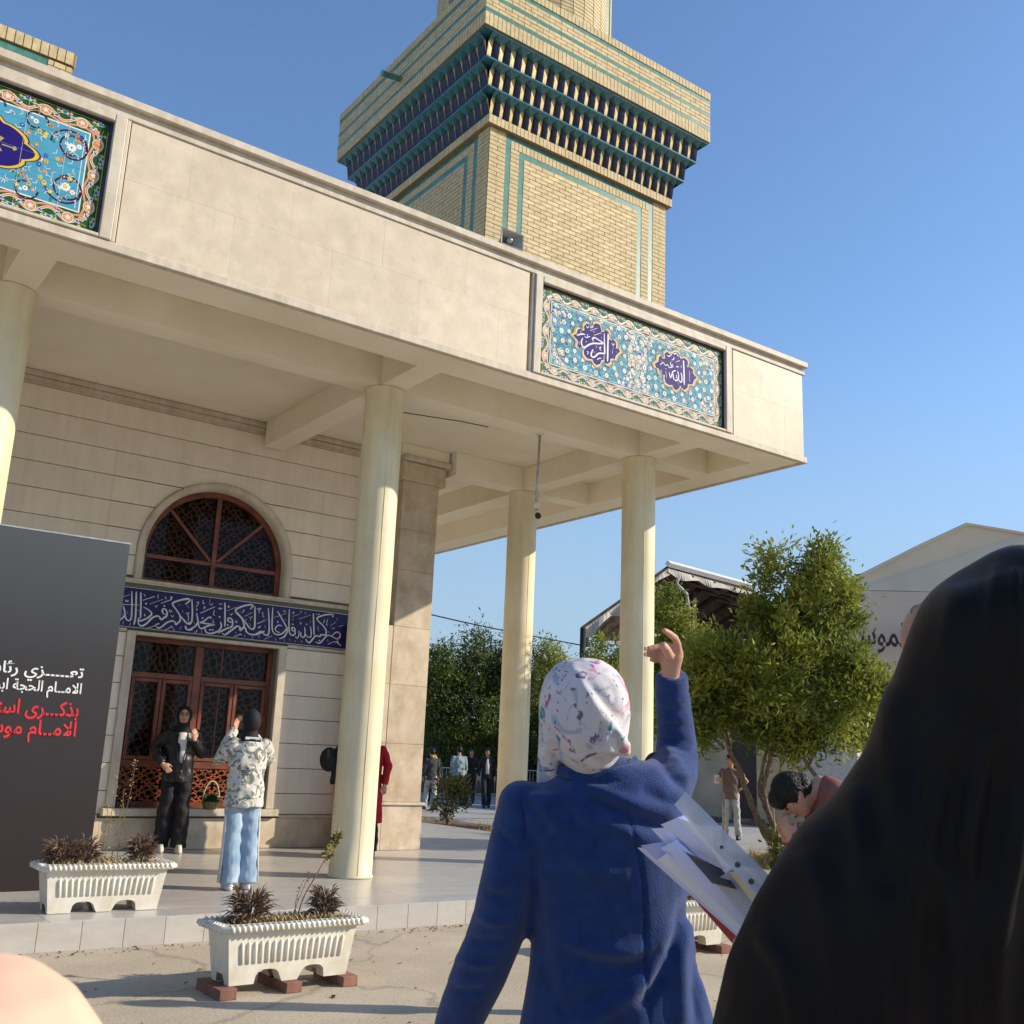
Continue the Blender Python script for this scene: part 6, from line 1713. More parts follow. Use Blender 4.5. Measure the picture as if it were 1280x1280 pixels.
SF = [([(712, 830), (727, 850), (738, 872), (752, 893), (770, 908)], 7, .007), ([(728, 848), (748, 868), (766, 890), (782, 905)], 6, -.007), ([(700, 832), (706, 860), (712, 890), (722, 920)], 9, -.005), ([(693, 925), (700, 942), (715, 955), (735, 962)], 4, -.006),
      ([(684, 905), (692, 928), (694, 950)], 4, -.008), ([(750, 902), (752, 918), (748, 932)], 4, -.009), ([(730, 912), (742, 932), (760, 945)], 5, .006), ([(720, 925), (738, 948), (756, 954)], 5, -.006), ([(755, 838), (772, 862), (780, 895)], 5, .005),
      ([(766, 912), (772, 924), (774, 936)], 3, -.009), ([(690, 850), (710, 840), (745, 834), (765, 845)], 3, -.003), ([(678, 880), (686, 900), (684, 930), (676, 955)], 4, .004)]
fix(remeshed(b, 'headscarf', fl, bw, .0048, 3, lambda co, no: folds(co, no, SF)), bw)

# ---------------- woman in the black chador, holding papers
cw = empty('person', (1.35, .85, 0), 'woman wrapped in a long black chador close to the camera at right, glasses glimpsed', 'person')
DC = 1.42
chad = mat('black chador cloth', (.0065, .0055, .006), rough=.50, var=.2, scale=6, spec=.15, bump=.05, bscale=300, sheen=.03)
chad.node_tree.nodes['Principled BSDF'].inputs['Sheen Roughness'].default_value = .5
chad.node_tree.nodes['Principled BSDF'].inputs['Specular Tint'].default_value = (1, .90, .84, 1)
chad.node_tree.nodes['Principled BSDF'].inputs['Sheen Tint'].default_value = (1, .86, .76, 1)
b = MB()
prof = [(698, 1240, 12, .02), (701, 1243, 38, .05), (708, 1247, 62, .08), (722, 1252, 84, .105), (745, 1258, 101, .122), (780, 1262, 117, .13), (825, 1266, 137, .132), (872, 1268, 157, .13), (943, 1270, 186, .135), (1008, 1270, 225, .15), (1050, 1268, 264, .155), (1097, 1266, 291, .17), (1158, 1262, 320, .18), (1219, 1258, 348, .19), (1300, 1258, 368, .20)]
P_ = [at(c, y, DC) for y, c, h, q in prof]; R_ = [(h*DC/FP, q) for y, c, h, q in prof]
base = P_[-1]
P_ += [Vector((base.x-.02, base.y-.03, .7)), Vector((base.x-.02, base.y-.03, .02))]; R_ += [(.43, .23), (.46, .28)]
b.tube(P_, R_, 40, side=LAT)
HF = [([(1200, 870), (1178, 950), (1160, 1040), (1140, 1150), (1130, 1330)], 18, .022), ([(1238, 905), (1222, 980), (1208, 1060), (1212, 1130)], 15, .020), ([(1262, 860), (1278, 960), (1266, 1070), (1246, 1180), (1238, 1330)], 19, .022),
      ([(1166, 1070), (1184, 1140), (1190, 1220), (1184, 1340)], 12, .014), ([(1112, 1110), (1104, 1200), (1108, 1340)], 11, .012), ([(1216, 1120), (1212, 1200), (1216, 1330)], 12, .012),
      ([(1005, 1060), (1034, 1140), (1046, 1220), (1050, 1330)], 20, .012), ([(1066, 980), (1080, 1080), (1086, 1180), (1086, 1330)], 16, .011), ([(945, 1160), (985, 1220), (1006, 1330)], 14, .010), ([(1112, 850), (1120, 980), (1124, 1080)], 20, .010),
      ([(1248, 704), (1243, 745), (1236, 800), (1226, 880)], 7, .006), ([(1270, 708), (1270, 760), (1276, 860)], 7, .007), ([(1196, 730), (1182, 820), (1160, 920)], 15, .006)]
def chs(co, no):
    co = folds(co, no, HF)
    ang = np.arctan2((co-np.array(base))@np.array(FWD), (co-np.array(base))@np.array(LAT))
    low = np.clip((1.1-co[:, 2])/.8, 0, 1)
    return co+no*(low*.012*np.sin(ang*14+np.sin(co[:, 2]*4)))[:, None]
fix(remeshed(b, 'chador', chad, cw, .0085, 6, chs), cw)
b = MB()
b.ball(at(1240, 800, 1.50), (.085, .085, .11), 10)
b.ball(at(1184, 800, 1.53), (.066, .066, .066), 10)
b.ball(at(1174, 838, 1.53), (.052, .052, .050), 8)
b.tube([at(1140, 765, 1.56), at(1131, 790, 1.565), at(1140, 797, 1.56)], [.007, .010, .008], 7)
b.tube([at(1240, 860, 1.5), at(1262, 960, 1.5), at(1262, 1150, 1.5), at(1262, 1500, 1.5)], [.06, .12, .14, .13], 10)
b.tube([at(1180, 980, 1.46), at(1060, 1180, 1.46), at(980, 1212, 1.50), at(958, 1208, 1.51)], [.045, .040, .028, .024], 8)
b.tube([at(960, 1212, 1.51), at(945, 1203, 1.512), at(934, 1196, 1.512)], [(.024, .015), (.028, .014), (.024, .012)], 10, side=CU)
for k_, (x, y) in enumerate(((921, 1176), (918, 1188), (916, 1200), (915, 1212))):
    b.tube([at(938, y+6, 1.50), at(x+6, y+4, 1.485), at(x, y+1, 1.50), at(x+3, y-3, 1.525)], [.0085, .008, .0078, .0065], 8)
fix(remeshed(b, 'body', M['skin'], cw, .006, 4), cw)
for s_ in (-1, 1):
    c = Vector((1.33, .83, 0))+LAT*(s_*.09)
    o = MB(); o.tube([c+FWD*-.06+Vector((0, 0, .045)), c+FWD*.08+Vector((0, 0, .045)), c+FWD*.30+Vector((0, 0, .03))], [(.038, .045), (.045, .045), (.03, .02)], 10, side=LAT)
    fix(o.build('shoe', K['blackshoe'], cw, True), cw)
g = MB()
for cx in (1146, 1176):
    pts = [at(cx+8*math.cos(a), 766+9*math.sin(a), 1.535-.0006*(cx-1146)) for a in [2*PI*i/14 for i in range(15)]]
    g.tube(pts, .0014, 5)
g.tube([at(1153, 762, 1.53), at(1168, 762, 1.50), at(1200, 764, 1.45)], .0014, 5)
fix(g.build('glasses', M['grey_metal'], cw, True), cw)

# ---------------- bundle of papers in plastic sleeves
pf = empty('paper_bundle', at(905, 1110, 1.50), 'bundle of papers and clear plastic sleeves held in front of the blue coat', 'papers')
lil = mat('pale lilac paper', (.60, .65, .92), rough=.55, scale=4, var=.06)
lil2 = mat('blue violet paper', (.40, .43, .76), rough=.5, scale=4, var=.08)
wht = mat('white paper', (.74, .77, .90), rough=.6, scale=4, var=.04)
crm = mat('cream card', (.62, .54, .38), rough=.6)
dkp = mat('dark photo print', (.10, .10, .13), rough=.4, scale=3, var=.5)
slv = mat('clear plastic sleeve', (.60, .70, .88), rough=.28, spec=.6, scale=5, var=.1, trans=.0)
slv.node_tree.nodes['Principled BSDF'].inputs['Alpha'].default_value = .62
redm = mat('red folder', (.42, .04, .05), rough=.5)
news = mat('printed page', (.50, .50, .52), rough=.7)
_n = news.node_tree; _w = _n.nodes.new('ShaderNodeTexWave'); _w.inputs['Scale'].default_value = 160; _w.inputs['Distortion'].default_value = 1.0; _w.inputs['Detail'].default_value = 4; _w.inputs['Detail Scale'].default_value = 9
_r = _n.nodes.new('ShaderNodeValToRGB'); _r.color_ramp.elements[0].position = .28; _r.color_ramp.elements[0].color = (.36, .36, .42, 1); _r.color_ramp.elements[1].position = .5; _r.color_ramp.elements[1].color = (.52, .53, .60, 1)
_tc2 = _n.nodes.new('ShaderNodeTexCoord'); _n.links.new(_tc2.outputs['Object'], _w.inputs['Vector']); _n.links.new(_w.outputs['Fac'], _r.inputs['Fac']); _n.links.new(_r.outputs['Color'], _n.nodes['Principled BSDF'].inputs['Base Color'])
def sheet(q, d, m, name='sheet', bow=.012, th=.0009, dd=.04, nu=12, nv=4):
    d = 1.58+(d-1.30)*2.3
    """q: tip-left, tip-right, base-right, base-left; leans away by dd towards the tip, bowed across its width"""
    b = MB(); top, bot = [], []
    for i in range(nu+1):
        u = i/nu
        rt, rb = [], []
        for j in range(nv+1):
            v = j/nv
            x = (1-u)*((1-v)*q[0][0]+v*q[1][0])+u*((1-v)*q[3][0]+v*q[2][0])
            y = (1-u)*((1-v)*q[0][1]+v*q[1][1])+u*((1-v)*q[3][1]+v*q[2][1])
            z = d+dd*(1-u)-.022*(v-.5)-bow*math.sin(PI*v)*(1-.3*u)+.006*math.sin(u*5+q[0][0])
            p = at(x, y, z); rt.append(p); rb.append(p+CF*th)
        top.append(rt); bot.append(rb)
    b.grid(top); b.grid([r[::-1] for r in bot])
    b.grid([[r[0] for r in top], [r[0] for r in bot]]); b.grid([[r[-1] for r in top], [r[-1] for r in bot]]); b.grid([top[0], bot[0]])
    return fix(b.build(name, m, pf, True), pf)
sheet([(850, 1104), (862, 1098), (962, 1190), (930, 1196)], 1.335, redm, bow=.004, dd=.02)
sheet([(797, 1060), (826, 1058), (960, 1160), (934, 1182)], 1.325, lil, bow=.010)
sheet([(801, 1057), (833, 1052), (965, 1160), (938, 1180)], 1.318, lil2, bow=.012)
sheet([(822, 1075), (834, 1066), (962, 1168), (940, 1184)], 1.310, wht, bow=.006)
sheet([(826, 1060), (846, 1050), (970, 1158), (945, 1176)], 1.303, lil, bow=.010)
sheet([(814, 1036), (842, 1034), (972, 1140), (948, 1172)], 1.312, lil, bow=.014)
sheet([(838, 1042), (872, 1032), (975, 1130), (952, 1166)], 1.298, lil2, bow=.012)
sheet([(855, 1064), (902, 1086), (922, 1112), (890, 1104)], 1.287, dkp, bow=.004, dd=.01)
sheet([(892, 1102), (916, 1086), (974, 1150), (950, 1168)], 1.282, news, 'printed_page', bow=.006, dd=.01)
sheet([(826, 1031), (857, 1018), (935, 1100), (905, 1090)], 1.290, lil, bow=.015)
sheet([(846, 1022), (866, 1028), (938, 1096), (914, 1094)], 1.280, wht, bow=.008)
sheet([(911, 1090), (921, 1090), (974, 1146), (962, 1156)], 1.272, crm, 'card', bow=.003, dd=.01)
sheet([(843, 1006), (857, 990), (985, 1118), (956, 1132)], 1.262, slv, 'plastic_sleeve', bow=.008)
for x, y in ((902, 1059), (922, 1081), (939, 1102)):
    fix(MB().tube([at(x, y, 1.480), at(x, y, 1.478)], .0042 if x > 910 else .0028, 12).build('punched_hole', dkp, pf), pf)

# ---------------- girl in a peach headscarf, only the crown of her head in view
girl = at(-48, 1392, .47)
person((girl.x, girl.y, 0), (.58, .81), at(-35, 1190, .47).z/1.013, 'person in plain peach headscarf, only the top of the head in the lower left corner', K['charcoal'], K['dark'], K['blackshoe'],
       down(-1), down(1), scarf=K['peach'], face_on=False, vox=.008)
# ================================================================ trees, far buildings, barriers
def leaf_mat(name):
    m = bpy.data.materials.new(name); m.use_nodes = True
    n = m.node_tree.nodes; l = m.node_tree.links
    b = n['Principled BSDF']; b.inputs['Roughness'].default_value = .55; b.inputs['Specular IOR Level'].default_value = .35
    a = n.new('ShaderNodeVertexColor'); a.layer_name = 'tint'
    l.new(a.outputs['Color'], b.inputs['Base Color'])
    t = n.new('ShaderNodeBsdfTranslucent'); l.new(a.outputs['Color'], t.inputs['Color'])
    mx = n.new('ShaderNodeMixShader'); mx.inputs[0].default_value = .35
    l.new(b.outputs[0], mx.inputs[1]); l.new(t.outputs[0], mx.inputs[2]); l.new(mx.outputs[0], n['Material Output'].inputs['Surface'])
    return m
LEAF = leaf_mat('leaves')
BARK = mat('pale brown bark', (.23, .165, .105), rough=.95, scale=30, var=.3, bump=.6, bscale=50)
def crown(clumps, n, ll, lw, cols, seed, parent, name='crown', sub=26, tight=.17, down_=.0):
    """clumps: (centre, (rx, ry, rz)); leaves gather on many small twigs inside each clump"""
    R = np.random.RandomState(seed)
    vol = np.array([r[0]*r[1]*r[2] for _, r in clumps])**.75
    cnt = (vol/vol.sum()*n).astype(int)
    pos, axis, tone = [], [], []
    for (c, r), k in zip(clumps, cnt):
        ns = max(6, int(sub*(r[0]*r[2])**.5*2.2))
        d = R.normal(size=(ns, 3)); d /= np.linalg.norm(d, axis=1)[:, None]
        q = R.rand(ns, 1)**.42
        sc_ = np.array(c)+d*q*np.array(r)
        idx = R.randint(ns, size=k)
        rr = tight*(.6+.8*R.rand(ns))
        p = sc_[idx]+R.normal(size=(k, 3))*rr[idx][:, None]*np.array([1, 1, 1.15])*.62
        pos.append(p)
        o = (p-np.array(c))/np.array(r)
        a = o*.5+R.normal(size=(k, 3))*.75+np.array([0, 0, .35-down_]); a /= np.linalg.norm(a, axis=1)[:, None]
        axis.append(a)
        tone.append((R.rand(ns)[idx]*.6+R.rand(k)*.4))
    p = np.vstack(pos); a = np.vstack(axis); t = np.concatenate(tone); n = len(p)
    s = np.cross(a, R.normal(size=(n, 3))); s /= np.linalg.norm(s, axis=1)[:, None]
    L = ll*(.6+.8*R.rand(n, 1)); W = lw*(.7+.6*R.rand(n, 1))
    v = np.stack([p, p+a*L*.5+s*W, p+a*L, p+a*L*.5-s*W], axis=1).reshape(-1, 3)
    me = bpy.data.meshes.new(name)
    me.vertices.add(4*n); me.vertices.foreach_set('co', v.reshape(-1).astype(np.float32))
    me.loops.add(4*n); me.loops.foreach_set('vertex_index', np.arange(4*n, dtype=np.int32))
    me.polygons.add(n); me.polygons.foreach_set('loop_start', np.arange(0, 4*n, 4, dtype=np.int32)); me.polygons.foreach_set('loop_total', np.full(n, 4, dtype=np.int32))
    me.update(calc_edges=True)
    c0, c1, c2 = [np.array(c) for c in cols]
    col = np.where(t[:, None] < .5, c0+(c1-c0)*(t[:, None]*2), c1+(c2-c1)*(t[:, None]*2-1))
    at_ = me.color_attributes.new('tint', 'FLOAT_COLOR', 'CORNER')
    full = np.ones((4*n, 4), dtype=np.float32); full[:, :3] = np.repeat(col, 4, axis=0)
    at_.data.foreach_set('color', full.reshape(-1))
    me.materials.append(LEAF)
    o = link(bpy.data.objects.new(name, me))
    if parent: o.parent = parent; o.matrix_parent_inverse = Matrix.Translation(-Vector(parent.location))
    return o
GR = ((.07, .105, .018), (.21, .25, .035), (.44, .45, .085))
GD = ((.038, .058, .014), (.09, .125, .022), (.20, .23, .045))
def cl(L, d, k=1.0):
    out = []
    for x, y, rx, ry in L:
        c = at(x, y, d+random.uniform(-.5, .5)*k); s = d/FP
        out.append((c, (rx*s, (rx+ry)*.5*s, ry*s)))
    return out
def limbs(t, paths, name='trunk'):
    b = MB()
    for pts, r0, r1 in paths:
        P = catmull(pts, 6); n = len(P)
        P = [p+Vector((random.uniform(-1, 1), random.uniform(-1, 1), 0))*.012 for p in P]
        b.tube(P, [r0+(r1-r0)*i/(n-1) for i in range(n)], 9)
    o = b.build(name, BARK, t, True); o.matrix_parent_inverse = Matrix.Translation(-Vector(t.location)); return o
# the tree in the garden bed at the right
TA = Vector((13.32, 11.04, 0)); dA = 16.45
t = empty('tree', TA, 'bushy olive green tree with forked pale trunk growing in the garden bed', 'tree')
def A_(x, y): return at(x, y, dA)
limbs(t, [([TA, A_(972, 1060), A_(963, 1045), A_(948, 1025)], .085, .06), ([A_(972, 1062), A_(955, 1040), A_(940, 1005), A_(925, 965), A_(910, 930), A_(900, 880)], .06, .03),
          ([A_(974, 1060), A_(968, 1035), A_(958, 1010), A_(955, 980), A_(963, 945), A_(960, 880), A_(975, 800)], .055, .02), ([A_(957, 1010), A_(950, 985), A_(956, 950), A_(985, 860)], .04, .02),
          ([A_(910, 930), A_(890, 850), A_(880, 800)], .03, .012), ([A_(963, 945), A_(1010, 850), A_(1025, 740)], .035, .012), ([A_(963, 940), A_(1050, 880), A_(1075, 850)], .03, .012), ([A_(905, 935), A_(870, 900), A_(850, 860)], .025, .01)])
crown(cl([(1026, 694, 17, 34), (1028, 735, 38, 40), (1062, 740, 18, 26), (966, 706, 17, 28), (968, 760, 44, 50), (1010, 790, 68, 48), (908, 818, 38, 34), (895, 858, 60, 46), (965, 850, 70, 52), (1045, 850, 58, 62), (930, 900, 62, 40), (1000, 905, 62, 36), (1075, 900, 34, 42), (1072, 835, 22, 36), (865, 880, 40, 48), (985, 935, 40, 18)], dA),
      50000, .115, .018, GR, 3, t, tight=.17, sub=17)
# slender trunk and crown just behind it to the right
TB = Vector((16.6, 11.4, 0)); dB = 18.6
t = empty('tree', TB, 'small leafy tree with thin stem between the big tree and the beige hall', 'tree')
limbs(t, [([TB, at(1012, 960, dB), at(1008, 930, dB), at(1020, 880, dB)], .05, .02), ([at(1012, 955, dB), at(1035, 910, dB), at(1060, 870, dB)], .03, .012)])
crown(cl([(1060, 880, 46, 40), (1096, 872, 26, 32), (1095, 910, 30, 34)], dB), 9000, .11, .017, GR, 5, t)
# tree behind the right column
TC = at(835, 1000, 24); TC.z = 0; dC = 22.5
t = empty('tree', TC, 'dense olive green tree right behind the right hand column, under the shed roof', 'tree')
limbs(t, [([TC, at(838, 950, dC), at(846, 880, dC), at(845, 790, dC)], .12, .04)])
crown(cl([(832, 765, 22, 30), (846, 820, 40, 42), (842, 870, 46, 46), (848, 915, 36, 28), (880, 850, 30, 60), (812, 840, 30, 50)], dC), 26000, .11, .019, GR, 7, t)
TD = at(750, 990, 27); TD.z = 0; dD = 26
t = empty('tree', TD, 'tree seen between the two right hand columns beside the shed post', 'tree')
limbs(t, [([TD, at(752, 920, dD), at(755, 840, dD)], .12, .05)])
crown(cl([(756, 822, 26, 26), (755, 860, 34, 34), (760, 900, 36, 36), (775, 840, 22, 40)], dD), 12000, .11, .018, GR, 9, t)
# row of dark trees beyond the barriers
for i, (x, top, w, lab) in enumerate(((548, 800, 30, 'dark tree right behind the corner pilaster, leftmost of the row beyond the barriers'), (596, 785, 36, 'dark green tree above the man in the pale blue grey shirt'), (640, 790, 34, 'dark green tree mostly behind the back column'), (684, 800, 30, 'dark green tree between the back column and the floral headscarf'), (725, 850, 30, 'low dark tree right of the floral headscarf, last of the row'))):
    dd_ = 42+i*.8
    B_ = at(x, 985, dd_); B_.z = 0
    t = empty('tree', B_, lab, 'tree', 'row of dark trees beyond the barriers')
    limbs(t, [([B_, at(x+3, 940, dd_), at(x-2, 860, dd_)], .2, .07), ([at(x+2, 960, dd_), at(x+12, 900, dd_)], .1, .05)])
    h_ = 945-top
    crown(cl([(x, top+h_*.2, w*.55, h_*.2), (x-w*.35, top+h_*.45, w*.7, h_*.27), (x+w*.4, top+h_*.42, w*.65, h_*.3), (x, top+h_*.72, w*1.0, h_*.28), (x+w*.3, top+h_*.88, w*.8, h_*.14)], dd_), 15000, .17, .03, GD if i < 3 else GR, 20+i, t, tight=.3)
# brown undergrowth and fence behind the barriers
R = random.Random(8)
b = MB()
a0_, a1_ = at(500, 985, 44), at(780, 985, 46)
for i in range(2600):
    p = a0_.lerp(a1_, R.random()); p.z = 0; p += Vector((R.uniform(-.5, .5), R.uniform(-.8, .8), 0))
    h = R.uniform(.5, 2.6); q = p+Vector((R.uniform(-.3, .3), R.uniform(-.3, .3), h)); s = Vector((.8, -.6, 0))*R.uniform(.01, .035)
    b.poly([p-s, p+s, q+s*.4, q-s*.4])
tag(b.build('dry_stalks', mat('dry brown stalks', (.14, .085, .045), rough=.95, var=.4, scale=3)), 'thicket of dry brown stalks under the far trees', 'undergrowth', kind='stuff')
# ---- crowd barriers
def barrier(p, ang, lab):
    t = empty('crowd_barrier', p, lab, 'barrier', 'galvanised crowd barriers in the courtyard', ang)
    w, h, lo = 2.2, 1.08, .22
    c = .12
    pts = [(-w/2, 0, lo), (-w/2, 0, h-c), (-w/2+c*.3, 0, h-c*.3), (-w/2+c, 0, h), (w/2-c, 0, h), (w/2-c*.3, 0, h-c*.3), (w/2, 0, h-c), (w/2, 0, lo), (-w/2, 0, lo)]
    MB().tube(pts, .021, 6).build('frame', M['steel'], t, True)
    for i in range(1, 15):
        x = -w/2+w*i/15
        MB().tube([(x, 0, lo), (x, 0, h-.02)], .010, 5).build('bar', M['steel'], t, True)
    for x in (-.75, .75):
        MB().tube([(x, -.28, 0), (x, 0, .10), (x, .28, 0)], .014, 5).build('foot', M['steel'], t, True)
        MB().tube([(x, 0, .08), (x, 0, lo)], .012, 5).build('stub', M['steel'], t, True)
for p, a, lab in (((16.6, 30.2, .004), -.05, 'crowd barrier at the left behind the man in dark grey'), ((19.2, 31.0, .004), -.08, 'crowd barrier behind the group of men'), ((21.7, 31.2, .004), -.1, 'crowd barrier just left of the back column'), ((24.2, 31.4, .004), -.1, 'crowd barrier hidden by the back column')):
    barrier(p, a, lab)
# ---- garden beds, kerbs and low plants
tag(MB().box(11.15, 15.4, 9.75, 12.3, 0, .05).build('garden_soil', M['soil']), kind='structure')
tag(MB().box(11.12, 13.6, 13.9, 22, .006, .05).build('garden_soil', M['soil']), kind='structure')
kb = empty('garden_kerb', (13.2, 9.7, 0), 'pale concrete kerb round the garden bed at the right', 'kerb')
for x in np.arange(11.1, 15.4, .62): 
    o = MB().bevbox(-.305, .305, -.06, .06, 0, .13, .01).build('kerb_stone', M['marble'], kb); o.location = (x+.31-13.2, 0, 0)
kb = empty('garden_kerb', (13.2, 12.36, 0), 'concrete kerb behind the garden bed, towards the courtyard', 'kerb')
for x in np.arange(11.1, 15.4, .62): 
    o = MB().bevbox(-.305, .305, -.05, .05, 0, .11, .01).build('kerb_stone', M['concrete'], kb); o.location = (x+.31-13.2, 0, 0)
def ground_growth(x0, x1, y0, y1, n, h, m, seed, lab, w=.006):
    R = random.Random(seed); b = MB()
    cs = [(R.uniform(x0, x1), R.uniform(y0, y1)) for _ in range(max(4, n//60))]
    for i in range(n):
        c = R.choice(cs); x = c[0]+R.gauss(0, .12); y = c[1]+R.gauss(0, .12)
        ln = R.uniform(.4, 1)*h; d = Vector((R.gauss(0, .45), R.gauss(0, .45), 1)).normalized(); s = d.orthogonal().normalized()*w
        p = Vector((x, y, .04)); b.poly([p-s*.6, p+d*ln*.6-s, p+d*ln, p+d*ln*.6+s])
    tag(b.build('grass', m), lab, 'grass', kind='stuff')
ground_growth(11.3, 15.2, 9.9, 12.1, 5200, .22, fresh, 61, 'patchy green grass in the garden bed under the big tree')
ground_growth(11.3, 15.2, 9.9, 12.1, 2600, .30, strawm, 62, 'dry straw coloured stalks in the garden bed')
ground_growth(11.3, 13.4, 14.2, 21, 1500, .22, strawm, 63, 'dry stalks in the bed beyond the platform')
def bush(p, r, h, n, seed, lab, cols, ll=.09, lw=.02, grp='low shrubs in the bed beyond the platform'):
    t = empty('shrub', p, lab, 'shrub', grp)
    P = Vector(p)
    o = crown([(P+Vector((0, 0, h*.55)), (r, r, h*.5)), (P+Vector((r*.4, -r*.3, h*.8)), (r*.5, r*.5, h*.3))], n, ll, lw, cols, seed, t, 'foliage', tight=.12)
    b = MB()
    for k in range(5):
        a = k*1.3; b.tube([P, P+Vector((r*.5*math.cos(a), r*.5*math.sin(a), h*.8))], .010, 5)
    o = b.build('stem', BARK, t, True); o.matrix_parent_inverse = Matrix.Translation(-P)
GY = ((.05, .055, .015), (.13, .13, .03), (.26, .22, .07))
bush((12.5, 19.2, .05), .42, 1.05, 1500, 71, 'tall leafy shrub in front of the man in the pale blue grey shirt', GY)
bush((13.3, 17.4, .05), .40, .35, 700, 72, 'low pale green shrub beside the back column', GY)
bush((12.1, 20.6, .05), .28, .45, 500, 73, 'thin low shrub next to the corner pilaster', GY)
bush((12.0, 9.9, .05), .28, .45, 600, 74, 'low shrub at the near edge of the right garden bed', GY, grp='low shrubs in the right garden bed')
bush((14.3, 10.3, .05), .25, .70, 600, 75, 'small shrub with orange tips left of the chador', ((.10, .07, .02), (.20, .14, .03), (.36, .18, .05)), grp='low shrubs in the right garden bed')
for i, (x, y, h) in enumerate(((12.2, 10.2, 1.15), (12.9, 11.8, 1.4), (14.2, 11.6, .9), (11.9, 11.5, .7))):
    sk = MB().tube([(x, y, .04), (x+.02, y, h*.5), (x-.01, y+.02, h)], .011, 6)
    tag(sk.build('stake', strawm), ['thin cane stake at the near end of the right garden bed', 'tallest thin cane stake in front of the man under the trees', 'short cane stake beside the forked trunk', 'shortest cane stake in the bed, behind the papers'][i], 'stake', 'cane stakes in the garden bed')
# ---- long low wall with a dark gate behind the trees
wa, wb_ = at(700, 1000, 33), at(1075, 1030, 27)
wa.z = wb_.z = 0
wd_ = (wb_-wa); wl_ = wd_.length; ang = math.atan2(wd_.y, wd_.x)
cwl = empty('courtyard_wall', wa, 'tan rendered courtyard wall with a dark gate behind the trees', 'wall', rz=ang)
tanw = mat('tan render', (.60, .44, .27), rough=.9, scale=1, var=.1, bump=.15, stain=(.5, .37, .23), sscale=.8)
MB().box(0, wl_*.62, 0, .3, 0, 2.55).build('wall', mat('shaded brown cladding', (.50, .40, .29), rough=.8, scale=1.2, var=.12), cwl)  # stretch in shade; the shade is put into this browner tone
MB().box(wl_*.621, wl_*.70, .06, .3, 0, 2.6).build('gate', mat('dark brown gate', (.06, .045, .04), rough=.6), cwl)
MB().box(wl_*.701, wl_*.84, 0, .3, 0, 2.6).build('wall', tanw, cwl)
MB().box(wl_*.841, wl_, -.02, .3, 0, 2.7).build('wall', mat('white rendered wall', (.52, .50, .46), rough=.85), cwl)
b = MB(); R = random.Random(4)
for i in range(60):
    x = R.uniform(wl_*.3, wl_*.95); s = R.uniform(.08, .35); b.box(x-s, x+s, -.9+R.uniform(-.3, .3), -.6, 0, R.uniform(.04, .16))
b.build('kerb_rubble', mat('red and grey rubble', (.22, .15, .11), var=.4, scale=2), cwl, kind='stuff')
tag(cwl, None)
# ---- open sided shed with corrugated roof
sh = empty('open_shed', at(800, 960, 31), 'open sided shed with dark corrugated roof behind the trees', 'shed')
sh.location.z = 0
def sx(o): o.matrix_parent_inverse = Matrix.Translation(-Vector(sh.location)); return o
rust = mat('dark weathered roofing', (.075, .05, .036), rough=.8, scale=6, var=.35, bump=.2)
pale = mat('pale sunlit sheeting', (.60, .60, .60), rough=.6)
cloth_w = mat('torn white lining', (.48, .45, .42), rough=.9, scale=3, var=.15)
E0, PK, E1 = at(726, 788, 29), at(836, 710, 30.5), at(942, 740, 33.5)
back = at(1010, 742, 50)-at(836, 710, 30.5)
bk_ = Vector((back.x, back.y, 0)).normalized()*9
def slab3(p, q, th, name, m, lift=0):
    b = MB(); u = [p+Vector((0, 0, lift)), q+Vector((0, 0, lift)), q+bk_+Vector((0, 0, lift)), p+bk_+Vector((0, 0, lift))]
    v = [x+Vector((0, 0, th)) for x in u]
    b.poly(u[::-1]); b.poly(v)
    for i in range(4): j = (i+1) % 4; b.poly([u[i], u[j], v[j], v[i]])
    return sx(b.build(name, m, sh))
slab3(E0, PK, .10, 'roof_slope', rust); slab3(PK, E1, .07, 'roof_slope', rust)
b = MB(); b.tube([PK+Vector((0, 0, .12))-bk_*.01, E1+Vector((0, 0, .17))-bk_*.01], (.10), 4); sx(b.build('sunlit_roof_strip', pale, sh))  # bright strip for the sunlit roof top; the light is in its pale colour
for k in range(1, 6):
    o = bk_*(k/5.5)
    sx(MB().tube([E0+o+Vector((0, 0, -.1)), PK+o+Vector((0, 0, -.12)), E1+o+Vector((0, 0, -.12))], .09, 4).build('rafter', rust, sh))
for f_ in (.25, .5, .75):
    p = PK.lerp(E1, f_)+Vector((0, 0, -.06)); sx(MB().tube([p, p+bk_], .07, 4).build('purlin', BARK, sh))
# lining torn into scallops along the gable
b = MB(); n = 30
for a_, c_, drop in ((E0, PK, .45), (PK, E1, .30)):
    top, bot = [], []
    for i in range(n+1):
        u = i/n; p = a_.lerp(c_, u)+Vector((0, 0, -.02))-bk_*.004; dz = drop*(.35+.5*abs(math.sin(u*9.5))*(.5+.5*math.sin(u*3+1)))
        top.append(p); bot.append(p+Vector((0, 0, -dz))+bk_*.02*math.sin(u*20))
    b.grid([top, bot])
sx(b.build('torn_lining', cloth_w, sh))
g0, g1 = E0+Vector((0, 0, -.55)), at(840, 790, 30.5)
sx(MB().tube([g0, g0.lerp(g1, .5), g1], .05, 6).build('tie_beam', pale, sh))
for x, d_, yb_ in ((729, 29, 785), (733, 29.6, 785), (866, 32, 740), (940, 33.4, 745)):
    top = at(x, yb_, d_); bot = Vector((top.x, top.y, 0))
    sx(MB().tube([bot, top], .085 if x < 800 else .11, 8).build('post', M['black'] if x < 800 else rust, sh, True))
sx(MB().tube([at(862, 766, 30.4), at(858, 742, 30.4), at(846, 730, 30.4), at(848, 722, 30.4)], .05, 6).build('bent_pipe', cloth_w, sh, True))
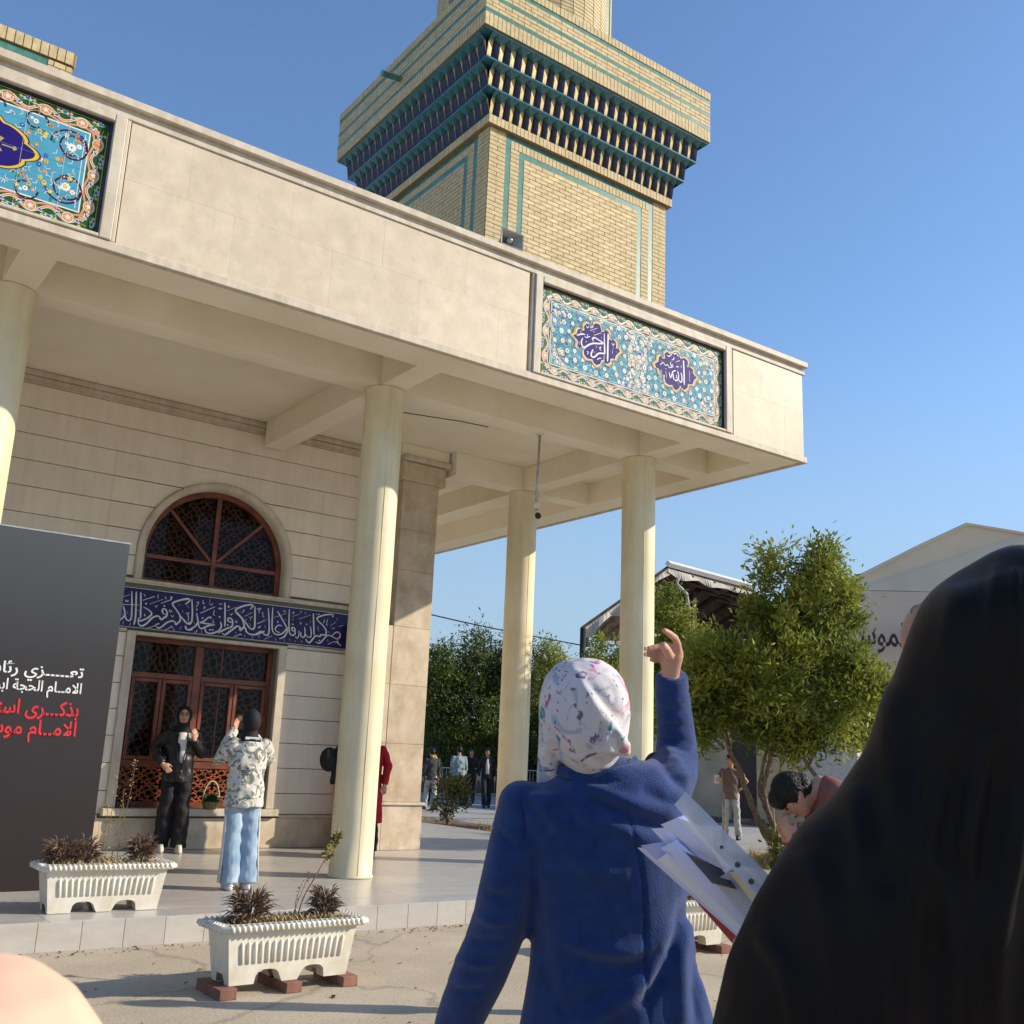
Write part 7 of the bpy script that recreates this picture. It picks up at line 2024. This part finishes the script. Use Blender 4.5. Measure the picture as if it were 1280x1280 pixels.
b = MB(); q0, q1 = E0+bk_, E1+bk_
b.poly([Vector((q0.x, q0.y, 0)), Vector((q1.x, q1.y, 0)), q1, PK+bk_, q0]); sx(b.build('back_wall', rust, sh))
# ---- beige hall at the right
hd = 37
hp = lambda x, y: at(x, y, hd)
g = [hp(1000, 756), hp(1080, 717), hp(1150, 682), hp(1208, 655), hp(1280, 667), hp(1500, 705)]
bh = empty('beige_hall', Vector((hp(1208, 900).x, hp(1208, 900).y, 0)), 'large beige gabled hall with dark lettering behind the right tree', 'building')
def bx_(o): o.matrix_parent_inverse = Matrix.Translation(-Vector(bh.location)); return o
fabric = mat('taut beige cladding', (.66, .57, .45), rough=.85, scale=.5, var=.06, bump=.3, bscale=1.2)
wallm = mat('pinkish beige wall', (.62, .50, .40), rough=.85, scale=.6, var=.05)
dz_ = FWD*14
seam = [Vector((p.x, p.y, at(1140, 741, hd).z)) for p in g]
lowp = [Vector((p.x, p.y, 0)) for p in g]
b = MB(); b.poly(g[::-1]+seam); bx_(b.build('gable_cladding', fabric, bh))
b = MB(); L = [p-FWD*.12 for p in seam]; b.grid([lowp, [p-Vector((0, 0, .02)) for p in seam]]); bx_(b.build('wall', wallm, bh))
b = MB(); b.tube([seam[0]-FWD*.05, seam[-1]-FWD*.05], .05, 4); bx_(b.build('seam_rail', fabric, bh))
b = MB(); b.grid([g, [p+dz_ for p in g]]); bx_(b.build('roof', fabric, bh))
b = MB(); b.poly([g[0], seam[0], seam[0]+dz_, g[0]+dz_]); b.poly([seam[0], lowp[0], lowp[0]+dz_, seam[0]+dz_]); b.poly([g[-1], g[-1]+dz_, lowp[-1]+dz_, lowp[-1]]); bx_(b.build('side_wall', wallm, bh))
b = MB(); b.tube([p-FWD*.05 for p in g], .06, 4); bx_(b.build('verge', fabric, bh))
tx = lettering('\u0627\u0644\u0645\u0648\u0633\u0640\u0640\u0640', 'lettering', mat('dark brown letters', (.05, .03, .04)), None, (0, 0, 0), 1.1, .02, 2.4)
pt = at(1138, 808, hd-1.3)
tx.location = pt; tx.rotation_euler = (PI/2, 0, -YAW); tx.parent = bh; tx.matrix_parent_inverse = Matrix.Translation(-Vector(bh.location))
# ---- overhead cable
cb = MB().tube(catmull([at(470, 752, 27), at(600, 782, 27.6), at(729, 807, 29)], 6), .018, 5)
tag(cb.build('overhead_cable', M['black']), 'black overhead cable running from behind the portico to the shed post', 'cable')
# ---- far town edge that closes the horizon
b = MB(); R = random.Random(12)
for k in range(26):
    a = math.radians(-35+k*5.2); d_ = R.uniform(95, 130); w_ = R.uniform(8, 16); h_ = R.uniform(3, 6)
    c = Vector((d_*math.sin(a+YAW), d_*math.cos(a+YAW), 0))
    T = Matrix.Translation(c) @ Matrix.Rotation(-a-YAW, 4, 'Z'); o = MB().box(-w_/2, w_/2, -4, 4, 0, h_).box(-w_/2-.2, w_/2+.2, -4.2, 4.2, h_+.01, h_+.3)
    n0 = len(b.v); b.v += [tuple(T @ Vector(v)) for v in o.v]; b.f += [[i+n0 for i in f] for f in o.f]; b.m += o.m; b.c += o.c
tag(b.build('far_town', tanw), 'low flat roofed houses of the far town edge, all but hidden by trees', 'houses', kind='stuff')
# leaf litter and small stones on the pavement
R = random.Random(77); b = MB()
for i in range(900):
    if i < 500: x, y = R.uniform(0, 11), 8.17-abs(R.gauss(0, .10))
    else: x, y = R.uniform(0, 11), R.uniform(3.5, 8.1)
    r = R.uniform(.004, .014) if i % 5 else R.uniform(.012, .028); a = R.uniform(0, 6.3)
    p = Vector((x, y, .003)); u = Vector((math.cos(a), math.sin(a), R.uniform(.0, .5)))*r; v = Vector((-math.sin(a), math.cos(a), R.uniform(0, .4)))*r*.55
    b.poly([p-u, p+v+Vector((0, 0, r*.4)), p+u, p-v+Vector((0, 0, r*.3))])
tag(b.build('litter', mat('dry leaf litter', (.20, .13, .07), rough=.95, var=.4, scale=3)), 'dry leaf bits and grit scattered along the step and pavement', 'litter', kind='stuff')
